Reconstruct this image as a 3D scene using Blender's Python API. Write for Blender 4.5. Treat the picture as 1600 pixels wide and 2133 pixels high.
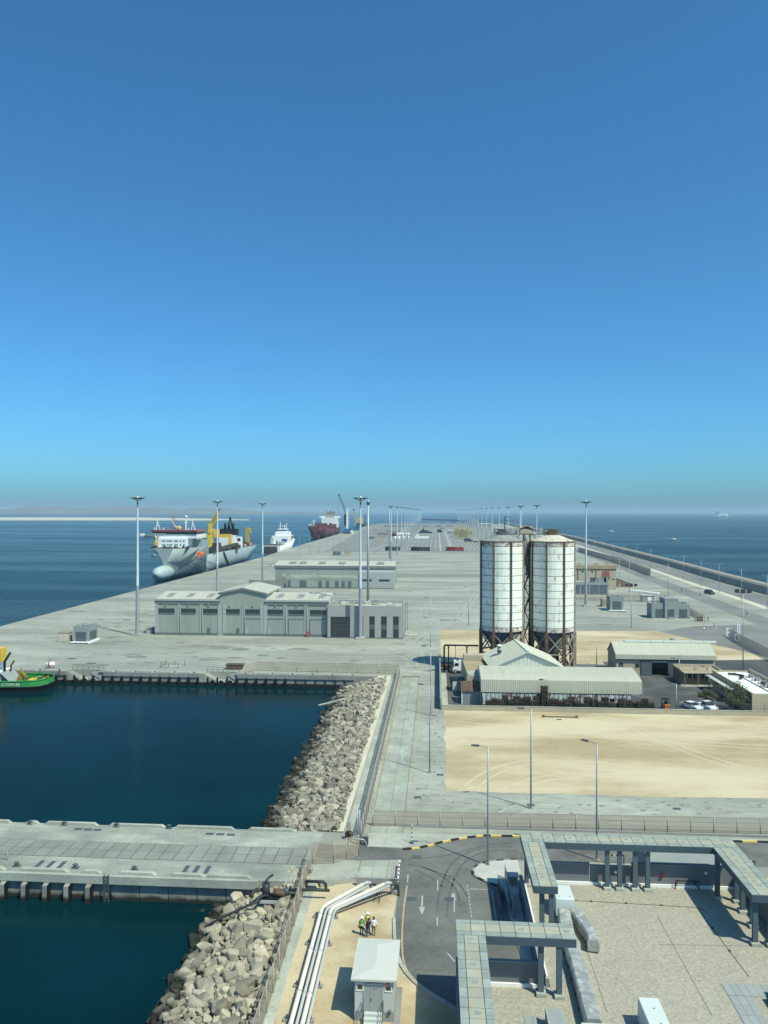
import bpy, bmesh, math, random
from mathutils import Vector, Matrix, Quaternion

for _o in list(bpy.data.objects):
    bpy.data.objects.remove(_o)
S = bpy.context.scene
C = S.collection
R = math.radians
random.seed(7)

# ------------------------------------------------------------------ camera
EYE = 40.0                      # lens height above the quay, in a control tower
TH = math.atan(110 / 1600)      # the lens looks a little left of the pier's long axis (+Y)
ROLL = R(.12)
cam_data = bpy.data.cameras.new('camera')
cam_data.sensor_fit = 'VERTICAL'
cam_data.sensor_height = 24.0
cam_data.lens = 24.0 * 1600 / 2133.33
cam_data.shift_y = -2.0 / 2133.33
cam_data.clip_start = .5
cam_data.clip_end = 90000
cam = bpy.data.objects.new('camera', cam_data)
C.objects.link(cam)
cam.location = (0, 0, EYE)
cam.rotation_euler = (Matrix.Rotation(TH, 3, 'Z') @ Matrix.Rotation(R(90), 3, 'X') @ Matrix.Rotation(ROLL, 3, 'Z')).to_euler()
S.camera = cam

# ------------------------------------------------------------------ sky, sun, exposure
SUN_EL = R(56)
SUN_DIR = Vector((.775 * math.cos(SUN_EL), -.632 * math.cos(SUN_EL), math.sin(SUN_EL))).normalized()
world = bpy.data.worlds.new('World')
S.world = world
world.use_nodes = True
wn = world.node_tree
wn.nodes.clear()
sky = wn.nodes.new('ShaderNodeTexSky')
sky.sky_type = 'NISHITA'
sky.sun_disc = False
sky.sun_elevation = SUN_EL
sky.sun_rotation = math.atan2(.775, -.632)
sky.altitude = 0
sky.air_density = 0.8
sky.dust_density = 1.3
sky.ozone_density = 10.0
bg = wn.nodes.new('ShaderNodeBackground')
bg.inputs['Strength'].default_value = .135
wo = wn.nodes.new('ShaderNodeOutputWorld')
tint = wn.nodes.new('ShaderNodeMix')            # the tower's window glass is blue-green: one even tint for the whole sky
tint.data_type = 'RGBA'; tint.blend_type = 'MULTIPLY'
tint.inputs[0].default_value = 1.0
tint.inputs[7].default_value = (.54, 1.02, 1.04, 1)
wn.links.new(sky.outputs[0], tint.inputs[6])
wn.links.new(tint.outputs[2], bg.inputs[0])
wn.links.new(bg.outputs[0], wo.inputs[0])
sun_data = bpy.data.lights.new('sun', 'SUN')
sun_data.energy = 4.2
sun_data.angle = R(.53)
sun_data.color = (1.0, .99, .78)
sun = bpy.data.objects.new('sun', sun_data)
C.objects.link(sun)
sun.rotation_euler = SUN_DIR.to_track_quat('Z', 'Y').to_euler()
S.view_settings.view_transform = 'Standard'
S.view_settings.look = 'None'
S.view_settings.gamma = 1
S.view_settings.use_curve_mapping = False
S.view_settings.exposure = 0.25
S.render.engine = 'CYCLES'
S.cycles.max_bounces = 6
S.cycles.transparent_max_bounces = 12
S.cycles.volume_bounces = 0

# ------------------------------------------------------------------ surveying helpers: a sighted point to a place on the site
_c, _s = math.cos(TH), math.sin(TH)
def _uv(px, py):
    u, v = px - 800., py - 1064.5
    return u * math.cos(ROLL) + v * math.sin(ROLL), -u * math.sin(ROLL) + v * math.cos(ROLL)
def P(px, py, z=0.):            # place on the level z
    u, v = _uv(px, py)
    D = (EYE - z) * 1600. / v
    x = u / 1600. * D
    return (x * _c - D * _s, x * _s + D * _c)
def Q(px, py, Y):               # place (x, z) on the upright plane y = Y
    u, v = _uv(px, py)
    k = u / 1600.
    D = Y / (k * _s + _c)
    return (k * D * _c - D * _s, EYE - v / 1600. * D)
def X(px, Y):
    return Q(px, 1064.5, Y)[0]

# ------------------------------------------------------------------ mesh helpers
class MB:
    def __init__(s):
        s.v = []; s.f = []; s.sm = []
    def add(s, vs, fs, smooth=False):
        n = len(s.v)
        s.v += [tuple(v) for v in vs]
        s.f += [tuple(i + n for i in f) for f in fs]
        s.sm += [smooth] * len(fs)
        return s
    def box(s, x0, x1, y0, y1, z0, z1):
        return s.add([(x0, y0, z0), (x1, y0, z0), (x1, y1, z0), (x0, y1, z0), (x0, y0, z1), (x1, y0, z1), (x1, y1, z1), (x0, y1, z1)],
                     [(3, 2, 1, 0), (4, 5, 6, 7), (0, 1, 5, 4), (1, 2, 6, 5), (2, 3, 7, 6), (3, 0, 4, 7)])
    def bevbox(s, x0, x1, y0, y1, z0, z1, b=.03):
        x, y = (x0 + x1) / 2, (y0 + y1) / 2
        vs = []
        for z, i in ((z0, b), (z0 + b, 0), (z1 - b, 0), (z1, b)):
            vs += [(x0 + i, y0 + i, z), (x1 - i, y0 + i, z), (x1 - i, y1 - i, z), (x0 + i, y1 - i, z)]
        fs = [(3, 2, 1, 0), (12, 13, 14, 15)]
        for k in range(3):
            for j in range(4):
                a, c_ = k * 4 + j, k * 4 + (j + 1) % 4
                fs.append((a, c_, c_ + 4, a + 4))
        return s.add(vs, fs)
    def bar(s, p0, p1, w, h=None):          # square bar between two points
        h = h or w
        p0, p1 = Vector(p0), Vector(p1)
        d = (p1 - p0).normalized()
        up = Vector((0, 0, 1)) if abs(d.z) < .95 else Vector((0, 1, 0))
        a = d.cross(up).normalized() * w / 2
        b = a.cross(d).normalized() * h / 2
        vs = [p + q for p in (p0, p1) for q in (-a - b, a - b, a + b, -a + b)]
        return s.add(vs, [(3, 2, 1, 0), (4, 5, 6, 7), (0, 1, 5, 4), (1, 2, 6, 5), (2, 3, 7, 6), (3, 0, 4, 7)])
    def cyl(s, p0, p1, r0, r1=None, n=10, caps=True, smooth=True):
        r1 = r0 if r1 is None else r1
        p0, p1 = Vector(p0), Vector(p1)
        d = (p1 - p0).normalized()
        up = Vector((0, 0, 1)) if abs(d.z) < .95 else Vector((1, 0, 0))
        a = d.cross(up).normalized(); b = a.cross(d)
        vs = []
        for p, r in ((p0, r0), (p1, r1)):
            for i in range(n):
                t = 2 * math.pi * (i + .5) / n
                vs.append(p + (a * math.cos(t) + b * math.sin(t)) * r)
        s.add(vs, [(i, (i + 1) % n, n + (i + 1) % n, n + i) for i in range(n)], smooth)
        if caps:
            m = len(s.v) - 2 * n
            s.f += [tuple(m + i for i in range(n))[::-1], tuple(m + n + i for i in range(n))]
            s.sm += [False, False]
        return s
    def lathe(s, prof, cx=0, cy=0, n=16, smooth=True, a0=0.):   # prof: (r, z) list
        vs = []
        for r, z in prof:
            for i in range(n):
                t = a0 + 2 * math.pi * i / n
                vs.append((cx + r * math.cos(t), cy + r * math.sin(t), z))
        fs = []
        for k in range(len(prof) - 1):
            for i in range(n):
                fs.append((k * n + i, k * n + (i + 1) % n, (k + 1) * n + (i + 1) % n, (k + 1) * n + i))
        s.add(vs, fs, smooth)
        m = len(s.v) - len(vs)
        s.f.append(tuple(m + (len(prof) - 1) * n + i for i in range(n))); s.sm.append(False)
        return s
    def tube(s, pts, r, n=8, closed=False):
        pts = [Vector(p) for p in pts]
        rings = []
        N = len(pts)
        ref = None
        for k in range(N):
            if k == 0: d = pts[1] - pts[0]
            elif k == N - 1: d = pts[-1] - pts[-2]
            else: d = (pts[k] - pts[k - 1]).normalized() + (pts[k + 1] - pts[k]).normalized()
            d.normalize()
            if ref is None:
                ref = Vector((0, 0, 1)) if abs(d.z) < .9 else Vector((1, 0, 0))
            a = d.cross(ref).normalized(); b = a.cross(d).normalized(); ref = b
            sc = 1.
            if 0 < k < N - 1:
                cs = max(.5, d.dot((pts[k + 1] - pts[k]).normalized())); sc = 1 / cs
            rings.append([pts[k] + (a * math.cos(2 * math.pi * i / n) + b * math.sin(2 * math.pi * i / n)) * r * (1 if sc < 1.02 else min(sc, 1.2)) for i in range(n)])
        vs = [v for rg in rings for v in rg]
        fs = [(k * n + i, k * n + (i + 1) % n, (k + 1) * n + (i + 1) % n, (k + 1) * n + i) for k in range(N - 1) for i in range(n)]
        s.add(vs, fs, True)
        m = len(s.v) - len(vs)
        s.f += [tuple(m + i for i in range(n))[::-1], tuple(m + (N - 1) * n + i for i in range(n))]
        s.sm += [False, False]
        return s
    def prism(s, poly, z0, z1):
        n = len(poly)
        vs = [(x, y, z0) for x, y in poly] + [(x, y, z1) for x, y in poly]
        return s.add(vs, [tuple(range(n))[::-1], tuple(range(n, 2 * n))] + [(i, (i + 1) % n, n + (i + 1) % n, n + i) for i in range(n)])
    def exx(s, poly, x0, x1):               # (y, z) outline pushed along x
        n = len(poly)
        vs = [(x0, y, z) for y, z in poly] + [(x1, y, z) for y, z in poly]
        return s.add(vs, [tuple(range(n))[::-1], tuple(range(n, 2 * n))] + [(i, (i + 1) % n, n + (i + 1) % n, n + i) for i in range(n)])
    def exy(s, poly, y0, y1):               # (x, z) outline pushed along y
        n = len(poly)
        vs = [(x, y0, z) for x, z in poly] + [(x, y1, z) for x, z in poly]
        return s.add(vs, [tuple(range(n)), tuple(range(n, 2 * n))[::-1]] + [(i, n + i, n + (i + 1) % n, (i + 1) % n) for i in range(n)])
    def sheet(s, poly, z):
        return s.add([(x, y, z) for x, y in poly], [tuple(range(len(poly)))])
    def ico(s, c, r, sx=1, sy=1, sz=1, n=8, m=5):
        vs = []; fs = []
        for k in range(m + 1):
            t = math.pi * k / m
            for i in range(n):
                a = 2 * math.pi * i / n
                vs.append((c[0] + r * sx * math.sin(t) * math.cos(a), c[1] + r * sy * math.sin(t) * math.sin(a), c[2] - r * sz * math.cos(t)))
        for k in range(m):
            for i in range(n):
                fs.append((k * n + i, k * n + (i + 1) % n, (k + 1) * n + (i + 1) % n, (k + 1) * n + i))
        return s.add(vs, fs, True)
    def ribs(s, x0, x1, prof, pitch=.5, h=.06, axis='x'):   # ribbed metal sheet: prof is the (y, z) line it follows, ribs repeat along x
        xs = []
        n = max(1, int(round((x1 - x0) / pitch))); p = (x1 - x0) / n
        for k in range(n):
            a = x0 + k * p
            xs += [(a, 0), (a + p * .55, 0), (a + p * .65, h), (a + p * .9, h)]
        xs.append((x1, 0))
        nr = []
        for k in range(len(prof)):
            a = Vector(prof[max(0, k - 1)]); b = Vector(prof[min(len(prof) - 1, k + 1)])
            d = (b - a).normalized(); nn = Vector((-d.y, d.x))
            if nn.y < 0 or (abs(nn.y) < 1e-3 and nn.x > 0): nn = -nn
            nr.append(nn)
        vs = []
        for x, o in xs:
            for (y, z), nn in zip(prof, nr):
                yy, zz = y + nn.x * o, z + nn.y * o
                vs.append((x, yy, zz) if axis == 'x' else (yy, x, zz))
        m = len(prof)
        return s.add(vs, [(i * m + j, (i + 1) * m + j, (i + 1) * m + j + 1, i * m + j + 1) for i in range(len(xs) - 1) for j in range(m - 1)])
    def mesh(s, name):
        me = bpy.data.meshes.new(name)
        me.from_pydata(s.v, [], s.f)
        me.polygons.foreach_set('use_smooth', s.sm)
        me.update()
        return me
    def build(s, name, mat, parent=None, world=False):
        if world and parent is not None:
            r = parent
            while r.parent: r = r.parent
            o = r.location
            s.v = [(x - o.x, y - o.y, z - o.z) for x, y, z in s.v]
        me = s.mesh(name)
        me.materials.append(mat)
        ob = bpy.data.objects.new(name, me)
        C.objects.link(ob)
        if parent is not None: ob.parent = parent
        return ob

def tag(o, label, cat, group=None):
    o['label'] = label; o['category'] = cat
    if group: o['group'] = group
    return o
def struct(o, label=None):
    o['kind'] = 'structure'
    if label: o['label'] = label
    return o
def T(name, label, cat, loc=(0, 0, 0), rz=0., group=None):
    o = bpy.data.objects.new(name, None)
    o.empty_display_size = .2
    C.objects.link(o)
    o.location = loc if len(loc) == 3 else (loc[0], loc[1], 0)
    o.rotation_euler = (0, 0, rz)
    return tag(o, label, cat, group)
def inst(me, name, parent, loc=(0, 0, 0), rot=(0, 0, 0), sc=(1, 1, 1)):
    o = bpy.data.objects.new(name, me)
    C.objects.link(o)
    o.parent = parent
    o.location = loc; o.rotation_euler = rot; o.scale = sc
    return o
def box(name, mat, parent, x0, x1, y0, y1, z0, z1, world=False, bev=0):
    m = MB()
    (m.bevbox(x0, x1, y0, y1, z0, z1, bev) if bev else m.box(x0, x1, y0, y1, z0, z1))
    return m.build(name, mat, parent, world)
def copy_thing(o, loc, rz, label, group=None):
    c = o.copy(); C.objects.link(c)
    c.location = loc; c.rotation_euler = (0, 0, rz); c['label'] = label
    if group: c['group'] = group
    def rec(a, b):
        for ch in a.children:
            d = ch.copy(); C.objects.link(d); d.parent = b
            rec(ch, d)
    rec(o, c)
    return c
ORD = ['first', 'second', 'third', 'fourth', 'fifth', 'sixth', 'seventh', 'eighth', 'ninth', 'tenth', 'eleventh', 'twelfth', 'thirteenth',
       'fourteenth', 'fifteenth', 'sixteenth', 'seventeenth', 'eighteenth', 'nineteenth', 'twentieth', 'twenty-first', 'twenty-second', 'twenty-third',
       'twenty-fourth', 'twenty-fifth', 'twenty-sixth', 'twenty-seventh', 'twenty-eighth', 'twenty-ninth', 'thirtieth', 'thirty-first', 'thirty-second']

# ------------------------------------------------------------------ materials
def nd(nt, t, **kw):
    n = nt.nodes.new(t)
    for k, v in kw.items():
        if k.startswith('i_'):
            n.inputs[k[2:].replace('_', ' ')].default_value = v
        else: setattr(n, k, v)
    return n
def M(name, col, rough=.8, var=.12, scale=.6, dirt=None, da=.5, ds=.15, dlo=.45, dhi=.7, metal=0., bump=0., bs=6., st=(1, 1, 1), dst=None, rand=0., spec=.3, fine=0., coat=0.):
    def tone(c):
        k = .79 + .21 * min(1, max(0, (max(c) - .52) / .2))
        return tuple(q * k for q in c[:3])
    col = tone(col); dirt = tone(dirt) if dirt is not None else None
    m = bpy.data.materials.new(name); m.use_nodes = True
    nt = m.node_tree; b = nt.nodes['Principled BSDF']
    b.inputs['Roughness'].default_value = rough
    b.inputs['Metallic'].default_value = metal
    b.inputs['Specular IOR Level'].default_value = spec
    if coat: b.inputs['Coat Weight'].default_value = coat
    geo = nd(nt, 'ShaderNodeNewGeometry')
    mp = nd(nt, 'ShaderNodeMapping'); mp.inputs['Scale'].default_value = st
    nt.links.new(geo.outputs['Position'], mp.inputs['Vector'])
    n1 = nd(nt, 'ShaderNodeTexNoise'); n1.inputs['Scale'].default_value = scale; n1.inputs['Detail'].default_value = 6; n1.inputs['Roughness'].default_value = .62
    nt.links.new(mp.outputs[0], n1.inputs['Vector'])
    mr = nd(nt, 'ShaderNodeMapRange'); mr.inputs[1].default_value = .28; mr.inputs[2].default_value = .72; mr.inputs[3].default_value = 1 - var; mr.inputs[4].default_value = 1 + var
    nt.links.new(n1.outputs[0], mr.inputs[0])
    val = mr.outputs[0]
    if fine:
        n3 = nd(nt, 'ShaderNodeTexNoise'); n3.inputs['Scale'].default_value = scale * 14; n3.inputs['Detail'].default_value = 3
        nt.links.new(mp.outputs[0], n3.inputs['Vector'])
        m3 = nd(nt, 'ShaderNodeMapRange'); m3.inputs[1].default_value = .3; m3.inputs[2].default_value = .7; m3.inputs[3].default_value = 1 - fine; m3.inputs[4].default_value = 1 + fine
        nt.links.new(n3.outputs[0], m3.inputs[0])
        mu = nd(nt, 'ShaderNodeMath', operation='MULTIPLY'); nt.links.new(val, mu.inputs[0]); nt.links.new(m3.outputs[0], mu.inputs[1]); val = mu.outputs[0]
    if rand:
        oi = nd(nt, 'ShaderNodeObjectInfo')
        ad = nd(nt, 'ShaderNodeMath', operation='ADD'); nt.links.new(oi.outputs['Random'], ad.inputs[0]); nt.links.new(geo.outputs['Random Per Island'], ad.inputs[1])
        fr = nd(nt, 'ShaderNodeMath', operation='FRACT'); nt.links.new(ad.outputs[0], fr.inputs[0])
        m4 = nd(nt, 'ShaderNodeMapRange'); m4.inputs[3].default_value = 1 - rand; m4.inputs[4].default_value = 1 + rand
        nt.links.new(fr.outputs[0], m4.inputs[0])
        mu = nd(nt, 'ShaderNodeMath', operation='MULTIPLY'); nt.links.new(val, mu.inputs[0]); nt.links.new(m4.outputs[0], mu.inputs[1]); val = mu.outputs[0]
    vm = nd(nt, 'ShaderNodeVectorMath', operation='SCALE'); vm.inputs[0].default_value = col[:3]
    nt.links.new(val, vm.inputs['Scale'])
    out = vm.outputs[0]
    if dirt is not None:
        mp2 = nd(nt, 'ShaderNodeMapping'); mp2.inputs['Scale'].default_value = dst or st; mp2.inputs['Location'].default_value = (31, 7, 3)
        nt.links.new(geo.outputs['Position'], mp2.inputs['Vector'])
        n2 = nd(nt, 'ShaderNodeTexNoise'); n2.inputs['Scale'].default_value = ds; n2.inputs['Detail'].default_value = 7; n2.inputs['Roughness'].default_value = .6
        nt.links.new(mp2.outputs[0], n2.inputs['Vector'])
        m2 = nd(nt, 'ShaderNodeMapRange'); m2.inputs[1].default_value = dlo; m2.inputs[2].default_value = dhi; m2.inputs[3].default_value = 0; m2.inputs[4].default_value = da
        nt.links.new(n2.outputs[0], m2.inputs[0])
        mx = nd(nt, 'ShaderNodeMix', data_type='RGBA'); mx.inputs[7].default_value = (*dirt[:3], 1)
        nt.links.new(m2.outputs[0], mx.inputs[0]); nt.links.new(out, mx.inputs[6]); out = mx.outputs[2]
    nt.links.new(out, b.inputs['Base Color'])
    if bump:
        nb = nd(nt, 'ShaderNodeTexNoise'); nb.inputs['Scale'].default_value = bs; nb.inputs['Detail'].default_value = 4
        nt.links.new(mp.outputs[0], nb.inputs['Vector'])
        bp = nd(nt, 'ShaderNodeBump'); bp.inputs['Strength'].default_value = bump; bp.inputs['Distance'].default_value = .05
        nt.links.new(nb.outputs[0], bp.inputs['Height']); nt.links.new(bp.outputs[0], b.inputs['Normal'])
    return m

CONC = M('concrete_apron', (.40, .41, .35), .9, .22, .055, (.27, .285, .24), .85, .045, .42, .62, st=(.45, 1, 1), dst=(.4, 1.2, 1), fine=.17)
CONC_L = M('pale_concrete', (.47, .49, .42), .9, .2, .3, (.32, .335, .29), .75, .16, .44, .64, fine=.16)
CONC_D = M('weathered_concrete', (.33, .335, .32), .9, .16, .3, (.19, .2, .19), .6, .09, .45, .7, fine=.08)
CONC_J = M('jetty_concrete', (.42, .44, .375), .9, .24, .4, (.22, .24, .21), .85, .13, .43, .62, fine=.2, st=(.6, 1, 1))
SLAB = M('jetty_slab', (.30, .315, .27), .9, .14, .4, (.2, .21, .21), .6, .2, .45, .7, rand=.07, fine=.06)
SLAB_R = M('lane_slab', (.42, .445, .38), .9, .2, .4, (.29, .31, .27), .75, .25, .44, .64, rand=.07, fine=.15, st=(1, .6, 1))
JOINT = M('joint_filler', (.12, .125, .12), .9, .1)
WALLWET = M('quay_wall_concrete', (.33, .33, .29), .85, .2, .5, (.13, .12, .1), .6, .5, .4, .7, st=(1, 1, .3))
BLACKWET = M('tidal_growth', (.022, .024, .02), .5, .2, 1.5)
ASPH = M('asphalt', (.145, .148, .138), .92, .26, .14, (.24, .245, .225), .75, .16, .46, .68, fine=.14)
ASPH_Y = M('yard_asphalt', (.085, .09, .09), .92, .25, .15, (.27, .28, .265), .7, .07, .52, .74, fine=.08)
ASPH_F = M('far_yard_surface', (.27, .275, .25), .92, .14, .03, (.18, .19, .18), .6, .02, .45, .7, st=(1, .35, 1))
ASPH_R = M('coast_road_asphalt', (.23, .235, .22), .92, .2, .05, (.3, .3, .28), .5, .04, .45, .7)
BAND = M('brown_band', (.27, .26, .225), .92, .12, .1)
SAND = M('yard_sand', (.47, .375, .225), .97, .12, .13, (.62, .53, .36), .95, .085, .40, .60, st=(.4, 1, 1), dst=(.4, 1, 1), fine=.09, bump=.3, bs=2.)
SAND_P = M('pale_sand', (.58, .485, .32), .97, .12, .35, (.44, .33, .19), .85, .2, .47, .66, fine=.10, bump=.3, bs=3.)
SAND_B = M('beach_sand', (.60, .56, .45), .97, .1, .1)
GRAVEL = M('roof_gravel', (.43, .40, .32), .95, .05, .25, (.37, .35, .28), .3, .15, fine=.0, bump=.2, bs=9)
PAVE_W = M('white_paving', (.55, .545, .50), .9, .08, .4, (.42, .41, .38), .5, .2)
ROCK = M('armour_rock', (.40, .36, .27), .9, .2, .7, (.42, .37, .28), .6, .6, .5, .7, rand=.38, bump=.5, bs=3.)
ROCK_G = M('grey_armour_rock', (.35, .32, .25), .9, .2, .8, (.39, .35, .28), .6, .6, .5, .7, rand=.42, bump=.5, bs=3.)
RUBBLE = M('rubble_core', (.29, .26, .20), .95, .3, .8)
FARROCK = M('sea_wall_rock', (.36, .335, .28), .95, .2, .1)
WHITE = M('white_paint', (.78, .79, .77), .5, .05, .5)
ROADW = M('road_paint_white', (.47, .48, .45), .8, .2, 2.)
ROADY = M('road_paint_yellow', (.50, .41, .25), .8, .2, 2.)
KBLACK = M('kerb_black', (.03, .03, .032), .7, .2, 2.)
KYEL = M('kerb_yellow', (.66, .50, .16), .7, .15, 2.)
GALV = M('galvanised_steel', (.42, .46, .49), .45, .08, .3, metal=.25, spec=.5)
GALV_D = M('dark_steel', (.10, .115, .13), .5, .1, 1.)
LAMP = M('floodlight_body', (.055, .06, .065), .5, .1)
HALL = M('hall_wall', (.38, .42, .36), .7, .05, .25, (.29, .32, .28), .7, .3, .46, .72, st=(1, 1, .18), fine=.04)
HALL2 = M('hall_pilaster', (.45, .475, .45), .7, .05, .25)
HALLOFF = M('office_wall', (.43, .44, .415), .75, .06, .3)
HALLBASE = M('hall_plinth', (.17, .19, .20), .8, .1)
HROOF = M('hall_roof', (.54, .54, .45), .6, .06, .4, (.46, .44, .37), .6, .25, .45, .75, st=(1.6, .15, 1))
FASC = M('roof_fascia', (.23, .24, .235), .6, .06)
SHUT = M('roller_door', (.38, .41, .40), .6, .04)
DARKP = M('dark_panel', (.12, .15, .17), .5, .06)
LOUV = M('louvre_grey', (.14, .17, .18), .5, .1)
GLASS = M('dark_glazing', (.02, .035, .04), .12, .1, spec=.8)
GREYW = M('grey_render', (.33, .365, .355), .8, .06, .4, (.27, .3, .32), .4, .3)
BEIGE = M('beige_render', (.52, .455, .335), .85, .06, .3, (.42, .36, .26), .5, .3, .5, .75, st=(1, 1, .4))
BEIGE_D = M('tan_roof', (.42, .345, .225), .85, .1, .3)
BROWN = M('brown_render', (.22, .17, .125), .85, .1, .3)
SILO = M('silo_white', (.82, .84, .74), .55, .06, .5, (.36, .22, .11), .85, .9, .56, .74, st=(1, 1, 1), dst=(1, 1, .7), rand=.05)
SILO_E = M('silo_end_ring', (.70, .68, .61), .6, .1, .6, (.30, .15, .07), .9, 1.1, .42, .62)
SILO_T = M('silo_roof_pale', (.62, .58, .48), .7, .1, .7, (.3, .17, .08), .7, .9, .5, .7)
SILO_G = M('silo_roof_grey', (.27, .29, .28), .8, .12, .6, (.45, .45, .40), .5, .6)
RUST = M('rusty_steel', (.115, .075, .05), .85, .3, 1.2, (.30, .20, .13), .6, 1.5)
RUSTP = M('rusty_pale_steel', (.34, .28, .22), .8, .25, 1.5, (.55, .52, .46), .7, 1.3)
HOPPER = M('hopper_steel', (.14, .145, .13), .8, .2, .8)
SHEET = M('pale_metal_sheet', (.55, .555, .455), .55, .05, .4, (.50, .49, .42), .4, .4, .5, .75, st=(2, .3, .3))
SHEETW = M('white_metal_sheet', (.60, .635, .565), .5, .05, .4)
SHEETR = M('rust_streaked_sheet', (.60, .66, .66), .7, .14, 1.2, (.20, .09, .045), .95, 1.4, .50, .60, dst=(1.5, 1, .45), rand=.1)
TIMBER = M('old_timber', (.085, .07, .055), .9, .3, 1.5, rand=.35)
TEAL = M('teal_tarpaulin', (.10, .33, .29), .7, .15, 1.)
MESHW = None
PIPEW = M('pipe_cream', (.68, .65, .55), .5, .05, .6, (.58, .53, .42), .3, .8)
PIPEG = M('pipe_grey', (.50, .53, .53), .5, .06, .6)
PIPED = M('pipe_black', (.045, .05, .05), .5, .15)
HUTW = M('hut_wall', (.55, .58, .555), .75, .04, .5)
HUTR = M('hut_roof', (.58, .585, .53), .8, .04, .6, (.56, .57, .54), .4, .5)
CANT = M('canopy_panel', (.42, .44, .365), .7, .12, .8, (.47, .42, .29), .75, 1.1, .42, .62, rand=.12, fine=.06)
CANS = M('canopy_panel_edge', (.36, .405, .365), .65, .12, .8, (.24, .28, .27), .55, 1.0, .45, .68, rand=.12, fine=.06)
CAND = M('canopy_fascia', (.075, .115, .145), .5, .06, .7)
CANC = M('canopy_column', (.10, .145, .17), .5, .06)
PODW = M('podium_wall', (.20, .215, .225), .85, .05, .4)
PODD = M('podium_cladding', (.16, .175, .19), .8, .05, .4)
DUCT = M('duct_foil', (.44, .46, .43), .42, .14, 1.2, (.66, .67, .62), .7, 1.3, .48, .62, metal=.3, bump=1.0, bs=2.4)
DENTM = M('dent_mark', (.33, .37, .345), .7, .15, 2.)
DUCTP = M('duct_casing', (.60, .65, .63), .5, .04)
TILE = M('roof_walkway_tile', (.36, .39, .38), .85, .05, .5, rand=.05)
RED = M('red_paint', (.40, .04, .04), .5, .1)
TYRE = M('tyre_rubber', (.018, .018, .018), .8, .1)
CARW = M('white_car_paint', (.78, .78, .76), .25, .02, coat=.4, spec=.5)
CARK = M('dark_car_paint', (.06, .065, .07), .3, .05, coat=.4)
ORANGE = M('orange_paint', (.50, .16, .05), .6, .15, 1.)
YEL = M('yellow_paint', (.70, .47, .05), .5, .12, .5)
YELP = M('pale_yellow_frame', (.55, .52, .25), .7, .12, .5)
HULLG = M('hull_grey', (.37, .44, .44), .5, .05, .1, (.36, .42, .44), .5, .06, .5, .75)
HULLD = M('deck_machinery', (.06, .062, .06), .8, .35, .3, (.30, .20, .12), .5, .3, .5, .65)
HULLR = M('red_hull', (.16, .035, .045), .6, .2, .1)
HULLGR = M('green_hull', (.05, .36, .10), .45, .08, .4)
HULLB = M('black_hull', (.012, .016, .018), .5, .1)
SHIPW = M('ship_white', (.74, .76, .76), .5, .05, .2)
SHIPRED = M('wheelhouse_rim', (.45, .13, .14), .6, .1)
TRUNK = M('tree_bark', (.13, .10, .07), .9, .2, 2.)
LEAF = M('leaf_grey_green', (.075, .09, .04), .8, .2, 1., rand=.45)
LEAFD = M('leaf_dark_green', (.03, .06, .022), .8, .2, 1., rand=.45)
SKIN = M('skin', (.22, .12, .08), .6, .05)
PANT = M('dark_trousers', (.02, .02, .022), .85, .1)
PANTB = M('blue_jeans', (.035, .07, .13), .85, .1)
PANTG = M('brown_trousers', (.12, .10, .08), .85, .1)
SHIRTN = M('navy_shirt', (.02, .025, .045), .85, .1)
SHIRTW = M('white_shirt', (.70, .74, .80), .8, .04)
SHIRTG = M('olive_shirt', (.06, .09, .04), .85, .1)
VESTG = M('green_vest', (.14, .42, .10), .7, .06)
VESTY = M('yellow_vest', (.70, .78, .12), .7, .06)
VESTO = M('orange_vest', (.80, .20, .06), .7, .06)
REFL = M('reflective_band', (.72, .80, .50), .4, .04)
HAIR = M('black_hair', (.01, .01, .01), .8, .1)
FOAM = M('boat_wake_foam', (.45, .52, .56), .8, .3, .05)
HILLM = M('far_hills', (.20, .18, .15), .95, .2, .002)
SKYL = M('skylight_panel', (.30, .31, .29), .5, .1)

def mesh_mat(name, col, cover):
    m = bpy.data.materials.new(name); m.use_nodes = True
    nt = m.node_tree; b = nt.nodes['Principled BSDF']
    b.inputs['Base Color'].default_value = (*col, 1); b.inputs['Roughness'].default_value = .8
    tr = nd(nt, 'ShaderNodeBsdfTransparent'); mx = nd(nt, 'ShaderNodeMixShader')
    mx.inputs[0].default_value = cover
    nt.links.new(tr.outputs[0], mx.inputs[1]); nt.links.new(b.outputs[0], mx.inputs[2])
    nt.links.new(mx.outputs[0], nt.nodes['Material Output'].inputs['Surface'])
    return m
MESHB = mesh_mat('wire_mesh_beige', (.38, .325, .25), .6)
MESHN = mesh_mat('wire_mesh_near', (.42, .35, .25), .46)
MESHG = mesh_mat('wire_mesh_grey', (.25, .23, .185), .62)
MESHD = mesh_mat('wire_mesh_dark', (.15, .135, .11), .8)
POSTM = M('fence_post', (.45, .42, .36), .6, .1)

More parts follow.
